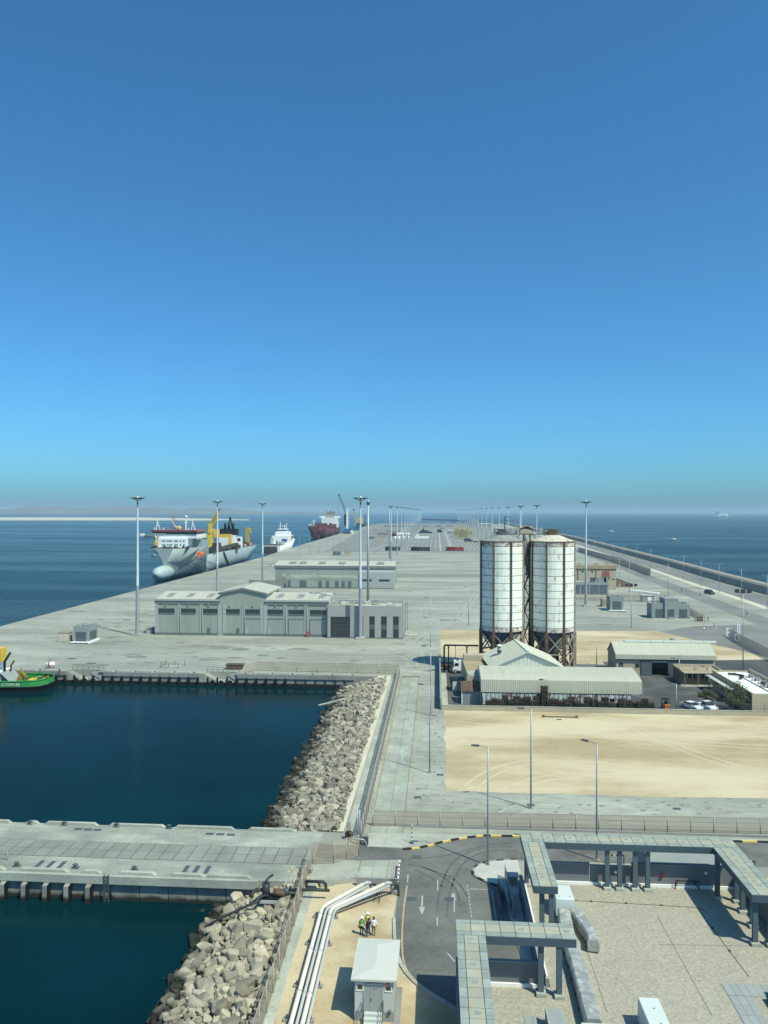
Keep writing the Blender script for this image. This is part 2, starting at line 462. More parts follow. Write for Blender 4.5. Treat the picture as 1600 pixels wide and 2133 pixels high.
# gravel with visible stones
def gravel_mat():
    nt = GRAVEL.node_tree; b = nt.nodes['Principled BSDF']
    geo = nd(nt, 'ShaderNodeNewGeometry')
    vo = nd(nt, 'ShaderNodeTexNoise'); vo.inputs['Scale'].default_value = 4.2; vo.inputs['Detail'].default_value = 9; vo.inputs['Roughness'].default_value = .8
    nt.links.new(geo.outputs['Position'], vo.inputs['Vector'])
    mr = nd(nt, 'ShaderNodeMapRange'); mr.inputs[1].default_value = .36; mr.inputs[2].default_value = .64; mr.inputs[3].default_value = .70; mr.inputs[4].default_value = 1.30
    nt.links.new(vo.outputs[0], mr.inputs[0])
    old = b.inputs['Base Color'].links[0].from_socket
    vm = nd(nt, 'ShaderNodeVectorMath', operation='SCALE')
    nt.links.new(old, vm.inputs[0]); nt.links.new(mr.outputs[0], vm.inputs['Scale'])
    nt.links.new(vm.outputs[0], b.inputs['Base Color'])
gravel_mat()
# rocks stay dark with growth where the tide wets them
def tide(m, lo, hi):
    nt = m.node_tree; b = nt.nodes['Principled BSDF']
    geo = nd(nt, 'ShaderNodeNewGeometry'); sp = nd(nt, 'ShaderNodeSeparateXYZ')
    nt.links.new(geo.outputs['Position'], sp.inputs[0])
    nz = nd(nt, 'ShaderNodeTexNoise'); nz.inputs['Scale'].default_value = .8
    nt.links.new(geo.outputs['Position'], nz.inputs['Vector'])
    ad = nd(nt, 'ShaderNodeMath', operation='MULTIPLY_ADD'); ad.inputs[1].default_value = .7
    nt.links.new(nz.outputs[0], ad.inputs[0]); nt.links.new(sp.outputs['Z'], ad.inputs[2])
    mr = nd(nt, 'ShaderNodeMapRange'); mr.inputs[1].default_value = lo; mr.inputs[2].default_value = hi
    nt.links.new(ad.outputs[0], mr.inputs[0])
    old = b.inputs['Base Color'].links[0].from_socket
    mx = nd(nt, 'ShaderNodeMix', data_type='RGBA'); mx.inputs[6].default_value = (.025, .027, .02, 1)
    nt.links.new(mr.outputs[0], mx.inputs[0]); nt.links.new(old, mx.inputs[7])
    nt.links.new(mx.outputs[2], b.inputs['Base Color'])
for _m in (ROCK, ROCK_G): tide(_m, -1.75, -1.1)
tide(WALLWET, -2.15, -1.75)
# ================================================================== sea, land, ground
SEA_Z = -2.8
def sea_mat():
    m = bpy.data.materials.new('sea_water'); m.use_nodes = True
    nt = m.node_tree; b = nt.nodes['Principled BSDF']
    geo = nd(nt, 'ShaderNodeNewGeometry')
    b.inputs['IOR'].default_value = 1.11
    mp = nd(nt, 'ShaderNodeMapping'); mp.inputs['Scale'].default_value = (.0016, .009, 1); mp.inputs['Rotation'].default_value = (0, 0, R(12))
    nt.links.new(geo.outputs['Position'], mp.inputs[0])
    n = nd(nt, 'ShaderNodeTexNoise'); n.inputs['Scale'].default_value = 1.6; n.inputs['Detail'].default_value = 7; n.inputs['Roughness'].default_value = .55; n.inputs['Distortion'].default_value = .6
    nt.links.new(mp.outputs[0], n.inputs['Vector'])
    # wind-ruffled and slick water differ in roughness and in colour of the turbid top layer
    mr = nd(nt, 'ShaderNodeMapRange'); mr.inputs[1].default_value = .4; mr.inputs[2].default_value = .62; mr.inputs[3].default_value = .12; mr.inputs[4].default_value = .24
    nt.links.new(n.outputs[0], mr.inputs[0]); nt.links.new(mr.outputs[0], b.inputs['Roughness'])
    mx = nd(nt, 'ShaderNodeMix', data_type='RGBA'); mx.inputs[6].default_value = (.0004, .027, .034, 1); mx.inputs[7].default_value = (.0004, .021, .030, 1)
    n2 = nd(nt, 'ShaderNodeTexNoise'); n2.inputs['Scale'].default_value = .035; n2.inputs['Detail'].default_value = 5; nt.links.new(geo.outputs['Position'], n2.inputs['Vector'])
    m2 = nd(nt, 'ShaderNodeMapRange'); m2.inputs[1].default_value = .32; m2.inputs[2].default_value = .68; m2.inputs[3].default_value = .4; m2.inputs[4].default_value = .95; nt.links.new(n2.outputs[0], m2.inputs[0])
    vs_ = nd(nt, 'ShaderNodeVectorMath', operation='SCALE'); nt.links.new(mx.outputs[2], vs_.inputs[0]); nt.links.new(m2.outputs[0], vs_.inputs['Scale'])
    nt.links.new(n.outputs[0], mx.inputs[0]); nt.links.new(vs_.outputs[0], b.inputs['Base Color'])
    w1 = nd(nt, 'ShaderNodeTexNoise'); w1.inputs['Scale'].default_value = .55; w1.inputs['Detail'].default_value = 4
    mp2 = nd(nt, 'ShaderNodeMapping'); mp2.inputs['Scale'].default_value = (1, .55, 1)
    nt.links.new(geo.outputs['Position'], mp2.inputs[0]); nt.links.new(mp2.outputs[0], w1.inputs['Vector'])
    # sheltered basin water is calmer than the open sea
    sp = nd(nt, 'ShaderNodeSeparateXYZ'); nt.links.new(geo.outputs['Position'], sp.inputs[0])
    calm = nd(nt, 'ShaderNodeMapRange'); calm.inputs[1].default_value = 186; calm.inputs[2].default_value = 190; calm.inputs[3].default_value = .025; calm.inputs[4].default_value = 1.0
    nt.links.new(sp.outputs['Y'], calm.inputs[0])
    open_ = nd(nt, 'ShaderNodeMapRange'); open_.inputs[1].default_value = 0; open_.inputs[2].default_value = 250; open_.inputs[3].default_value = .42; open_.inputs[4].default_value = 1.0
    nt.links.new(sp.outputs['X'], open_.inputs[0])
    mu_ = nd(nt, 'ShaderNodeMath', operation='MULTIPLY'); nt.links.new(calm.outputs[0], mu_.inputs[0]); nt.links.new(open_.outputs[0], mu_.inputs[1])
    bp = nd(nt, 'ShaderNodeBump'); bp.inputs['Distance'].default_value = 2.6
    nt.links.new(mu_.outputs[0], bp.inputs['Strength'])
    nt.links.new(w1.outputs[0], bp.inputs['Height']); nt.links.new(bp.outputs[0], b.inputs['Normal'])
    return m
SEA = sea_mat()
sm = MB()
ring = [0, 300, 900, 2500, 7000, 16000, 30000]
vs = [(0, 0, SEA_Z)]; fs = []
for k, r_ in enumerate(ring[1:]):
    for i in range(48):
        a = 2 * math.pi * i / 48
        vs.append((r_ * math.cos(a), r_ * math.sin(a), SEA_Z))
for i in range(48): fs.append((0, 1 + i, 1 + (i + 1) % 48))
for k in range(len(ring) - 2):
    for i in range(48):
        a, b_ = 1 + k * 48 + i, 1 + k * 48 + (i + 1) % 48
        fs.append((a, a + 48, b_ + 48, b_))
sm.add(vs, fs)
struct(sm.build('sea', SEA))

def land(px, py): return P(px, py, SEA_Z + 1.5)
# long sandy breakwater island far to the left, tapering to a tip
brk = MB()
poly = [P(-500, 1084.5, SEA_Z), P(380, 1084.6, SEA_Z), P(519, 1083.6, SEA_Z), P(515, 1083.0, SEA_Z), P(400, 1081.0, SEA_Z), P(300, 1079.0, SEA_Z), P(-500, 1078.0, SEA_Z)]
brk.prism(poly, SEA_Z - 1, SEA_Z + 3.0)
o = struct(brk.build('far_breakwater', SAND_B))
arm = MB()
a0, a1 = P(874, 1081, 0), P(975, 1084.5, 0)
arm.prism([a0, a1, (a1[0], a1[1] + 60), (a0[0], a0[1] + 60)], SEA_Z - 1, 3)
struct(arm.build('harbour_arm', FARROCK))
# far hills across the bay
hm = MB()
random.seed(3)
hv = []; n = 90
for i in range(n + 1):
    px = -120 + 860 * i / n
    y0 = 9200 + 500 * math.sin(i * .2)
    x = X(px, y0)
    t = i / n
    h = 40 + 48 * math.exp(-((t - .42) / .3) ** 2) + 14 * math.sin(i * .33) + 7 * math.sin(i * .9 + 1) + random.uniform(-3, 3)
    h *= min(1, (1 - t) * 3.2 + .1) * min(1, t * 8 + .5)
    hv += [(x, y0 - 350, SEA_Z - 1), (x * 1.02, y0 - 120, h * .45), (x * 1.05, y0 + 150, h), (x * 1.12, y0 + 900, SEA_Z - 1)]
hm.add(hv, [(i * 4 + j, (i + 1) * 4 + j, (i + 1) * 4 + j + 1, i * 4 + j + 1) for i in range(n) for j in range(3)], True)
struct(hm.build('hills', HILLM))

# ---- the pier itself, butted blocks of one body
QL = -150.
BASIN_Y = 185.; JY0, JY1 = 82., 95.; M1X, M2X = -11.5, -14.
RW = [(150, -30), (152, 250), (158.5, 380), (161.3, 450), (169, 573), (176, 729), (192, 1088), (203, 1707), (215, 2450)]   # inner foot of the sea wall
def rx(y):
    for (xa, ya), (xb, yb) in zip(RW, RW[1:]):
        if ya <= y <= yb: return xa + (xb - xa) * (y - ya) / (yb - ya)
    return RW[-1][0]
STAIRS = [(-91.5, -82.5), (-57.0, -48.5)]
gm = MB()
gm.prism([(M2X, -30), (rx(-30), -30), (rx(JY1), JY1), (M2X, JY1)], -9, 0)
gm.prism([(M1X, JY1), (rx(JY1), JY1), (rx(BASIN_Y), BASIN_Y), (M1X, BASIN_Y)], -9, 0)
x_prev = QL
for a_, b_ in STAIRS + [(None, None)]:
    if a_ is None:
        gm.prism([(x_prev, BASIN_Y), (rx(BASIN_Y), BASIN_Y), (rx(BASIN_Y + 2.5), BASIN_Y + 2.5), (x_prev, BASIN_Y + 2.5)], -9, 0)
    else:
        gm.prism([(x_prev, BASIN_Y), (a_, BASIN_Y), (a_, BASIN_Y + 2.5), (x_prev, BASIN_Y + 2.5)], -9, 0)
        x_prev = b_
prev = None
QLL = [(QL, BASIN_Y + 2.5), (QL, 640), (-159, 900), (-170, 1300), (-182, 1820), (-187, 2450)]
def ql(y):
    for (xa, ya), (xb, yb) in zip(QLL, QLL[1:]):
        if ya <= y <= yb: return xa + (xb - xa) * (y - ya) / (yb - ya)
ys = [BASIN_Y + 2.5, 250, 380, 450, 573, 640, 729, 900, 1088, 1300, 1707, 1820, 2450]
for ya, yb in zip(ys, ys[1:]):
    gm.prism([(ql(ya), ya), (rx(ya), ya), (rx(yb), yb), (ql(yb), yb)], -9, 0)
PIER = struct(gm.build('pier_ground', CONC))
# sea wall of dark rock along the open-sea side, with the pale path in front of it
sw = MB()
prof = [(-.2, -.5), (1.2, 3.4), (2.2, 4.3), (6, 4.4), (8, 3.2), (22, -4), (22, -9), (-.2, -9)]
for (xa, ya), (xb, yb) in zip(RW[1:], RW[2:]):
    n = len(prof)
    vs = [(xa + p, ya, z) for p, z in prof] + [(xb + p, yb, z) for p, z in prof]
    sw.add(vs, [(i, (i + 1) % n, n + (i + 1) % n, n + i) for i in range(n)])
struct(sw.build('sea_wall', FARROCK))

def sheet(name, mat, poly, z, label=None):
    return struct(MB().sheet(poly, z).build(name, mat), label)
def strip(off0, off1, mat, name, z, y0=140, y1=2440, dy=60):
    m = MB(); y = y0
    while y < y1:
        yb = min(y1, y + dy)
        m.add([(rx(y) + off0, y, z), (rx(y) + off1, y, z), (rx(yb) + off1, yb, z), (rx(yb) + off0, yb, z)], [(0, 1, 2, 3)])
        y = yb
    return struct(m.build(name, mat))
strip(-17, -2, ASPH_R, 'coast_track', .004)
strip(-21, -17, SAND_B, 'sand_verge', .008)
strip(-40, -30, ASPH_R, 'coast_road', .008)
# sand areas
def ragged(poly, amp=.35, step=.9, seed=1):     # blown sand never stops on a ruler line
    rnd = random.Random(seed); out = []
    for (xa, ya), (xb, yb) in zip(poly, poly[1:] + poly[:1]):
        L = math.hypot(xb - xa, yb - ya); n = max(1, int(L / step)); nx, ny = -(yb - ya) / L, (xb - xa) / L; w = 0
        for k in range(n):
            w = w * .75 + rnd.uniform(-amp, amp) * .5; t = k / n
            out.append((xa + (xb - xa) * t + nx * w, ya + (yb - ya) * t + ny * w))
    return out
sheet('sand_yard', SAND, ragged([(1.5, 110.1), (75, 110.6), (80, 154.8), (1.5, 154.8)]), .008)
sheet('sand_lot', SAND, ragged([(1.3, 204), (44, 204), (44, 208), (92, 215), (74, 262), (1.2, 259.5)], seed=2), .008)
# working yard asphalt
sheet('yard_asphalt', ASPH_Y, [(1.1, 155.2), (84, 156.2), (110, 200), (92, 215), (44, 208), (44, 204), (1.1, 204)], .012)
sheet('junction_asphalt', ASPH_R, [(74, 262), (92, 215), (110, 200), (124, 225), (110, 258), (126, 285), (90, 275)], .012)
sheet('ramp_asphalt', ASPH_R, [(110, 240), (140, 246), (146, 285), (126, 276)], .016)
# brown strip across the apron and far container yard
sheet('brown_strip', BAND, [(-97, 462), (64, 470), (64, 493), (-97, 486)], .006)
sheet('container_yard', ASPH_F, [(-110, 745), (120, 750), (150, 2380), (-200, 2380)], .006)
mk = MB()
for row, (ya, yb) in enumerate([(800, 930), (960, 1130), (1180, 1420), (1500, 1800)]):
    for k in range(-16, 18):
        x = k * 5.2 + 14
        if -4 < x - 10 < 4: continue
        mk.box(x - .35, x + .35, ya, yb, .0, .012)
for x in (4, 16): mk.box(x - .9, x + .9, 780, 1500, .0, .0125)
for y in (775, 945, 1155, 1460): mk.box(-90, 110, y - 1.2, y + 1.2, 0, .0135)
for x in (-70, -58): mk.add([(x, 760, .014), (x + 1, 760, .014), (x + 27, 1150, .014), (x + 26, 1150, .014)], [(0, 1, 2, 3)])
struct(mk.build('yard_markings', ROADW))
rl = MB()
for x in (-141, -128, -122, -116, -108):
    rl.box(x - .35, x + .35, 330, 1500, 0, .01)
struct(rl.build('crane_rails', CONC_D))
dl = MB()
a, b_ = P(325, 1263), P(-20, 1377)
dl.bar((a[0], a[1], .005), (b_[0], b_[1], .005), .35, .02)
for (q0, q1) in (((660, 1205), (470, 1233)), ((835, 1282), (1000, 1284)), ((840, 1264), (1000, 1268))):
    a, b_ = P(*q0), P(*q1)
    dl.bar((a[0], a[1], .005), (b_[0], b_[1], .005), .3, .02)
struct(dl.build('drain_channel', CONC_D))

# oil stains, patches and wheel tracks left on the apron and the sand
gs_ = MB(); random.seed(99)
def blot(mb, x, y, rx_, ry_, z, n=11):
    ph = random.uniform(0, 6.28); vs = []
    for i in range(n):
        a = 2 * math.pi * i / n; q = random.uniform(.55, 1.15); vs.append((x + rx_ * q * math.cos(a), y + ry_ * q * math.sin(a), z))
    mb.add(vs, [tuple(range(n))])
for k in range(230):
    px, py = random.uniform(20, 1000), 1215 + 185 * random.random() ** 1.2
    x, y = P(px, py)
    if y < 189 or x < -147 or (-92 < x < -8 and 236 < y < 266) or (x > .5 and y < 262): continue
    s_ = random.uniform(.25, 1.4) * (1 if random.random() < .85 else 2.4); blot(gs_, x, y, s_ * random.uniform(1, 2.6), s_, .009 + .0001 * k)
for k in range(70):
    x, y = P(random.uniform(930, 1590), random.uniform(1660, 1698)); blot(gs_, x, y, random.uniform(.1, .5), random.uniform(.1, .4), .009 + .0001 * k)
for k in range(60):
    x, y = P(random.uniform(860, 925), random.uniform(1420, 1690)); blot(gs_, x, y, random.uniform(.1, .4), random.uniform(.1, .7), .009 + .0001 * k)
struct(gs_.build('ground_stains', M('oil_stain', (.25, .265, .225), .9, .25, .3)))
def tracks(name, mat, lines, gauge, w, z):
    mb = MB()
    for pts in lines:
        q = _smooth(pts)
        for s_ in (-gauge / 2, gauge / 2):
            vs = []
            for k, p in enumerate(q):
                d = (q[min(len(q) - 1, k + 1)] - q[max(0, k - 1)]).normalized(); nn = Vector((-d.y, d.x)); c_ = p + nn * s_
                vs += [(c_.x - nn.x * w / 2, c_.y - nn.y * w / 2, z), (c_.x + nn.x * w / 2, c_.y + nn.y * w / 2, z)]
            mb.add(vs, [(2 * k, 2 * k + 1, 2 * k + 3, 2 * k + 2) for k in range(len(q) - 1)]); z += .0008
    struct(mb.build(name, mat))
def _smooth(pts, n=14):
    out = []
    for k in range(len(pts) - 1):
        p0 = Vector(pts[max(0, k - 1)]); p1 = Vector(pts[k]); p2 = Vector(pts[k + 1]); p3 = Vector(pts[min(len(pts) - 1, k + 2)])
        out += [.5 * ((2 * p1) + (p2 - p0) * t + (2 * p0 - 5 * p1 + 4 * p2 - p3) * t * t + (3 * p1 - p0 - 3 * p2 + p3) * t ** 3) for t in (i / n for i in range(n))]
    return out + [Vector(pts[-1])]
tracks('sand_tracks', M('packed_sand', (.60, .52, .36), .97, .1, .4), [[(3, 146), (16, 142.5), (40, 141), (70, 143)], [(2, 132), (14, 137), (30, 139), (52, 135), (72, 134)], [(5, 112), (9, 119), (17, 124), (36, 122)], [(10, 111), (20, 118), (44, 121), (70, 116)], [(30, 154), (36, 146), (44, 128), (58, 112)]], 1.9, .35, .0105)
tracks('apron_tracks', M('worn_concrete', (.43, .45, .385), .9, .1, .3), [[(-120, 215), (-90, 222), (-50, 226), (-12, 215), (-6, 196)], [(-130, 232), (-98, 214), (-60, 205), (-20, 209)], [(-105, 300), (-60, 285), (-15, 282), (0, 300)], [(-4, 200), (-5, 240), (8, 290), (20, 380)], [(9, 102), (14, 106), (20, 104), (26, 101)]], 2.2, .5, .0155)
# ---- lane of concrete slabs beside the fence, road with curve, kerbs
LX = [-8.3, -6.1, -4.15]
lane = struct(MB().sheet([(-8.35, 95), (-4.1, 95), (-4.1, 186), (-8.35, 186)], .004).build('slab_lane', JOINT))
y = 95.05; k = 0
while y < 185:
    for xa, xb in zip(LX, LX[1:]):
        box('slab', SLAB_R, lane, xa + .02, xb - .02, y, y + 4.46, 0, .022)
    y += 4.5
lane2 = struct(MB().sheet([(-8.6, 82), (-3.95, 82), (-3.95, 95), (-8.6, 95)], .004).build('gate_apron', JOINT))
for j in range(3):
    for xa, xb in zip((-8.55, -7.0, -5.4, -3.98), (-7.0, -5.4, -3.98)):
        box('slab', SLAB_R, lane2, xa + .02, xb - .02, 82.05 + j * 4.3, 82.05 + (j + 1) * 4.3 - .05, 0, .02)
ln = MB()
for x in (-8.42, -3.55): ln.box(x - .06, x + .06, 96.5, 184, 0, .012)
struct(ln.build('lane_edge_line', ROADY))
wm = MB()
for (px, py) in ((838, 1580), ):
    x, y = P(px, py)
    wm.box(x - .1, x + .1, y - 2.2, y + 2.2, 0, .03); wm.box(x, x + .7, y - 2.2, y - 1.8, 0, .031)
for (px, py) in ((866, 1275), (888, 1275)):
    x, y = P(px, py)
    wm.box(x - 1, x + .6, y - .3, y + .3, 0, .02); wm.box(x - .2, x + .2, y - 1, y + 1, 0, .021)
x, y = P(878, 1273); wm.box(x - .15, x + .15, y - 8, y + 8, 0, .02)
struct(wm.build('lane_arrow', ROADW))

def bez(pts, n=24):     # smooth line through points
    out = []
    for k in range(len(pts) - 1):
        p0 = Vector(pts[max(0, k - 1)]); p1 = Vector(pts[k]); p2 = Vector(pts[k + 1]); p3 = Vector(pts[min(len(pts) - 1, k + 2)])
        for i in range(n):
            t = i / n
            out.append(.5 * ((2 * p1) + (p2 - p0) * t + (2 * p0 - 5 * p1 + 4 * p2 - p3) * t * t + (3 * p1 - p0 - 3 * p2 + p3) * t ** 3))
    out.append(Vector(pts[-1]))
    return out
kerbN = bez([(-3.9, 90.6), (-1.6, 91.4), (1.3, 93.3), (5.4, 95.0), (10.2, 95.3), (48, 96.0)])
isl = bez([(9.3, 88.9), (5.9, 88.1), (4.3, 86.6), (4.1, 84.9), (5.1, 83.6), (6.6, 82.5)])
kerbW = bez([(-4.1, 75.3), (-3.72, 70.6), (-2.85, 67), (-1.1, 64.3), (2.2, 61.4), (6, 58)])
road = [(-3.95, 90.6)] + [(p.x, p.y) for p in kerbN] + [(48, 89.3), (9.3, 88.9)]
m = MB()
m.sheet([(p.x, p.y) for p in kerbN] + [(48, 89.3), (9.3, 88.9)] + [(p.x, p.y) for p in isl[1:]] + [(8.6, 80), (8.6, 50), (8, 50)] +
        [(p.x, p.y) for p in kerbW[::-1]] + [(-4.0, 75.4)], .006)
struct(m.build('asphalt_road', ASPH))
sheet('worn_apron', ASPH, [(-14, 87.9), (-8.7, 87.5), (-3.9, 88.0), (-3.9, 91), (-8.6, 91.2), (-14, 91.5)], .028)
def kerb(name, label, pts, step, w, h, mats, z0=0, parent=None):
    root = struct(MB().box(pts[0].x, pts[0].x + .01, pts[0].y, pts[0].y + .01, 0, .01).build(name, mats[0]), label)
    acc = 0; cur = [pts[0]]; k = 0
    for p, q in zip(pts, pts[1:]):
        acc += (q - p).length; cur.append(q)
        if acc >= step:
            a, b_ = cur[0], cur[-1]
            d = (b_ - a).normalized(); g = d * .02
            MB().bar((a.x + g.x, a.y + g.y, z0 + h / 2), (b_.x - g.x, b_.y - g.y, z0 + h / 2), w, h).build('kerb_block', mats[k % len(mats)], root)
            acc = 0; cur = [q]; k += 1
    return root
kerb('striped_kerb', 'black and yellow kerb along the bend of the road', kerbN, 1.0, .3, .16, [KBLACK, KYEL])
kerb('island_kerb', 'dark kerb round the paved corner', isl, .8, .25, .15, [KBLACK, CONC_D])
kerb('road_kerb', 'pale kerb of the sand strip', kerbW, 1.2, .3, .16, [CONC_L])
pv = MB()
pv.prism([(p.x, p.y) for p in isl] + [(7.0, 78.5), (7.5, 74), (7.7, 66), (8.6, 66), (8.6, 84), (9.3, 86)], 0, .13)
struct(pv.build('corner_pavement', PAVE_W))
sheet('verge_pavement', CONC_L, [(-3.9, 91.2), (-1.6, 91.7), (1.3, 93.6), (5.4, 95.3), (10.2, 95.6), (48, 96.2), (48, 97.1), (-8.4, 95.0), (-8.4, 91.2)], .026)
yl = MB()
def offset_line(pts, off, w, z):
    vs = []
    for k, p in enumerate(pts):
        d = (pts[min(len(pts) - 1, k + 1)] - pts[max(0, k - 1)]).normalized(); nn = Vector((-d.y, d.x))
        vs += [(p.x + nn.x * (off - w / 2), p.y + nn.y * (off - w / 2), z), (p.x + nn.x * (off + w / 2), p.y + nn.y * (off + w / 2), z)]
    yl.add(vs, [(2 * k, 2 * k + 1, 2 * k + 3, 2 * k + 2) for k in range(len(pts) - 1)])
ylp = bez([P(848, 1845), P(840, 1905), P(838, 1975), P(845, 2015), P(868, 2045), P(905, 2072)])
offset_line(ylp, 0, .16, .014)
struct(yl.build('yellow_line', ROADY))
wl = MB()
for p0, p1 in (((912, 1833), (912, 1855)), ((911, 1910), (911, 1928)), ((932, 1985), (947, 2003)), ((947, 1862), (946, 1900)), ((850, 1822), (849, 1838))):
    a, b_ = P(*p0), P(*p1)
    wl.bar((a[0], a[1], .008), (b_[0], b_[1], .008), .12, .012)
a, b_ = P(880, 1866), P(879, 1890)
wl.bar((a[0], a[1], .008), (b_[0], b_[1], .008), .16, .012)
c0 = P(879, 1906); wl.add([(b_[0] - .32, b_[1], .0155), (b_[0] + .32, b_[1], .0155), (c0[0], c0[1], .0155)], [(0, 1, 2)])
a = P(944, 1870); c0 = P(943, 1862); wl.add([(a[0] - .3, a[1] - .5, .0155), (a[0] + .3, a[1] - .5, .0155), (c0[0], c0[1] + .3, .0155)], [(0, 1, 2)])
for i in range(9):
    t = i / 8; a = P(974 + 8 * t, 1845 + 62 * t)
    wl.box(a[0] - .05, a[0] + .05, a[1] - .35, a[1] + .1, 0, .0145)
for p0, p1 in (((980, 1852), (1024, 1853)), ((1024, 1853), (1034, 1915))):
    a, b_ = P(*p0), P(*p1); wl.bar((a[0], a[1], .008), (b_[0], b_[1], .008), .1, .0125)
struct(wl.build('road_marking', ROADW))
tm = MB()
random.seed(61)
for pts, ww in (([P(850, 1800), P(905, 1815), P(950, 1835), P(975, 1870)], .22), ([P(860, 1795), P(915, 1822), P(948, 1850), P(960, 1890)], .2), ([P(1075, 1772), P(1010, 1775), P(965, 1800), P(940, 1850), P(930, 1910)], .22),
                ([P(1075, 1764), P(1000, 1768), P(945, 1795), P(918, 1850), P(910, 1900)], .18), ([P(850, 1790), P(930, 1782), P(1010, 1762), P(1075, 1757)], .2), ([P(865, 1812), P(900, 1830), P(925, 1850)], .2)):
    q = bez([p for p in pts], 10); vs = []
    for k, p in enumerate(q):
        d = (q[min(len(q) - 1, k + 1)] - q[max(0, k - 1)]).normalized(); nn = Vector((-d.y, d.x)) * ww / 2; vs += [(p.x - nn.x, p.y - nn.y, .0095), (p.x + nn.x, p.y + nn.y, .0095)]
    tm.add(vs, [(2 * k, 2 * k + 1, 2 * k + 3, 2 * k + 2) for k in range(len(q) - 1)])
struct(tm.build('tyre_marks', M('tyre_mark', (.122, .125, .118), .9, .4, .6)))
# sand strip between fence and road, with pipes
sheet('sand_strip', SAND_P, [(-12.6, 50), (2.3, 50), (6, 57.8), (2.2, 61.3), (-1.2, 64.2), (-2.95, 66.9), (-3.85, 70.6), (-4.2, 75.3), (-4.0, 81.8), (-12.9, 82)], .012)
sheet('strip_edge', CONC_L, [(-13.3, 50), (-12.55, 50), (-12.85, 82), (-13.75, 84)], .02)
sheet('side_sand', SAND, [(31.2, 78), (48, 78), (48, 88), (31.2, 86)], .02)
def cover(x, y, a, b_, h): box('manhole_cover', GALV_D, PIER, x - a, x + a, y - b_, y + b_, 0, h)
for px, py in ((870, 1661), (1410, 1685), (1106, 1677), (868, 1785), (858, 1873), (936, 1873), (917, 1614), (905, 1491), (1165, 1499)):
    x, y = P(px, py); cover(x, y, .5, .35, .03)
for px, py in ((150, 1372), (190, 1382)):
    x, y = P(px, py); cover(x, y, 1.2, .6, .05)
random.seed(12)
for k in range(26):
    px, py = random.uniform(860, 915), random.uniform(1290, 1400)
    x, y = P(px, py); cover(x, y, .4, .2, .025)
# painted line in the sand yard
# ================================================================== rubble mounds
def rock_mesh(seed, flat=.75):
    rnd = random.Random(seed)
    bm = bmesh.new()
    for sx in (-1, 1):
        for sy in (-1, 1):
            for sz in (-1, 1):
                for q in range(2):
                    bm.verts.new((sx * rnd.uniform(.1, 1.0), sy * rnd.uniform(.1, .85), sz * flat * rnd.uniform(.35, 1.0)))
    r = bmesh.ops.convex_hull(bm, input=bm.verts)
    bmesh.ops.delete(bm, geom=[e for e in r['geom_interior'] if isinstance(e, bmesh.types.BMVert)], context='VERTS')
    bmesh.ops.dissolve_limit(bm, angle_limit=R(12), verts=bm.verts, edges=bm.edges)
    bmesh.ops.bevel(bm, geom=list(bm.edges), offset=.07, segments=1, profile=.5, affect='EDGES', clamp_overlap=True)
    me = bpy.data.meshes.new('rock'); bm.to_mesh(me); bm.free()
    return me
def mound(label, y0, y1, xc, xwl, mat, size, step, seed, skip=None, top=.25):
    rnd = random.Random(seed)
    root = T('rubble_mound', label, 'rubble mound', (xc, (y0 + y1) / 2, 0))
    meshes = [rock_mesh(seed * 50 + k, .50 + .035 * k) for k in range(9)]
    for me in meshes: me.materials.append(mat)
    slope = (top - SEA_Z) / (xc - xwl)
    def zat(x): return top - (xc - x) * slope
    core = MB()
    xe = xwl - 7
    core.add([(xc + .6, y0, top - .45), (xc + .6, y1, top - .45), (xe, y1, zat(xe) - .5), (xe, y0, zat(xe) - .5)], [(0, 1, 2, 3)])
    core.build('mound_core', RUBBLE, root, True)
    rocks = []
    y = y0
    row = 0
    while y < y1:
        x = xc + .3
        while x > xwl - .5:
            px_, py_ = x + rnd.uniform(-.42, .42) * step, y + rnd.uniform(-.42, .42) * step
            if not (skip and skip(px_, py_)):
                t = rnd.random()
                s_ = size * (.55 + 1.4 * t ** 4) if t > .2 else size * .42
                if px_ > xc - .8: s_ *= .7
                rocks.append((px_, py_, zat(px_) + rnd.uniform(-.16, .10) * s_ - (.5 if px_ < xwl + .3 else 0), s_, (rnd.uniform(-.35, .35), rnd.uniform(-.35, .35) - .2, rnd.uniform(0, 6.28)),
                              (rnd.uniform(.75, 1.25), rnd.uniform(.7, 1.15), rnd.uniform(.8, 1.1)), rnd.randrange(9)))
            x -= step * .93
        y += step * .88; row += 1
    rocks.sort(key=lambda r: (0 if r[2] > SEA_Z - .1 else 1, r[1] - r[3] * 14))
    mb = MB()
    for k, (x, y, z, s_, rot, sc, mi) in enumerate(rocks):
        if k < 298:
            o = inst(meshes[mi], 'rock', root, (x - xc, y - (y0 + y1) / 2, z), rot, tuple(s_ * q for q in sc))
        else:
            me = meshes[mi]
            mtx = Matrix.LocRotScale(Vector((x, y, z)), __import__('mathutils').Euler(rot), Vector(tuple(s_ * q for q in sc)))
            mb.add([mtx @ v.co for v in me.vertices], [tuple(p.vertices) for p in me.polygons])
    st = mb.build('small_rocks', mat, root, True); st['kind'] = 'stuff'
    return root
mound('long bank of grey rocks between the upper basin and the fenced lane', 95.6, 183.5, -12.6, -23.8, ROCK_G, .52, .58, 2)
mound('nearest bank of large tan rocks below the jetty end', 50, 85.5, -14.3, -24.3, ROCK, .54, .57, 5, skip=lambda x, y: y > 81.6 and x < -19.0 + (y - 81.6) * .2)
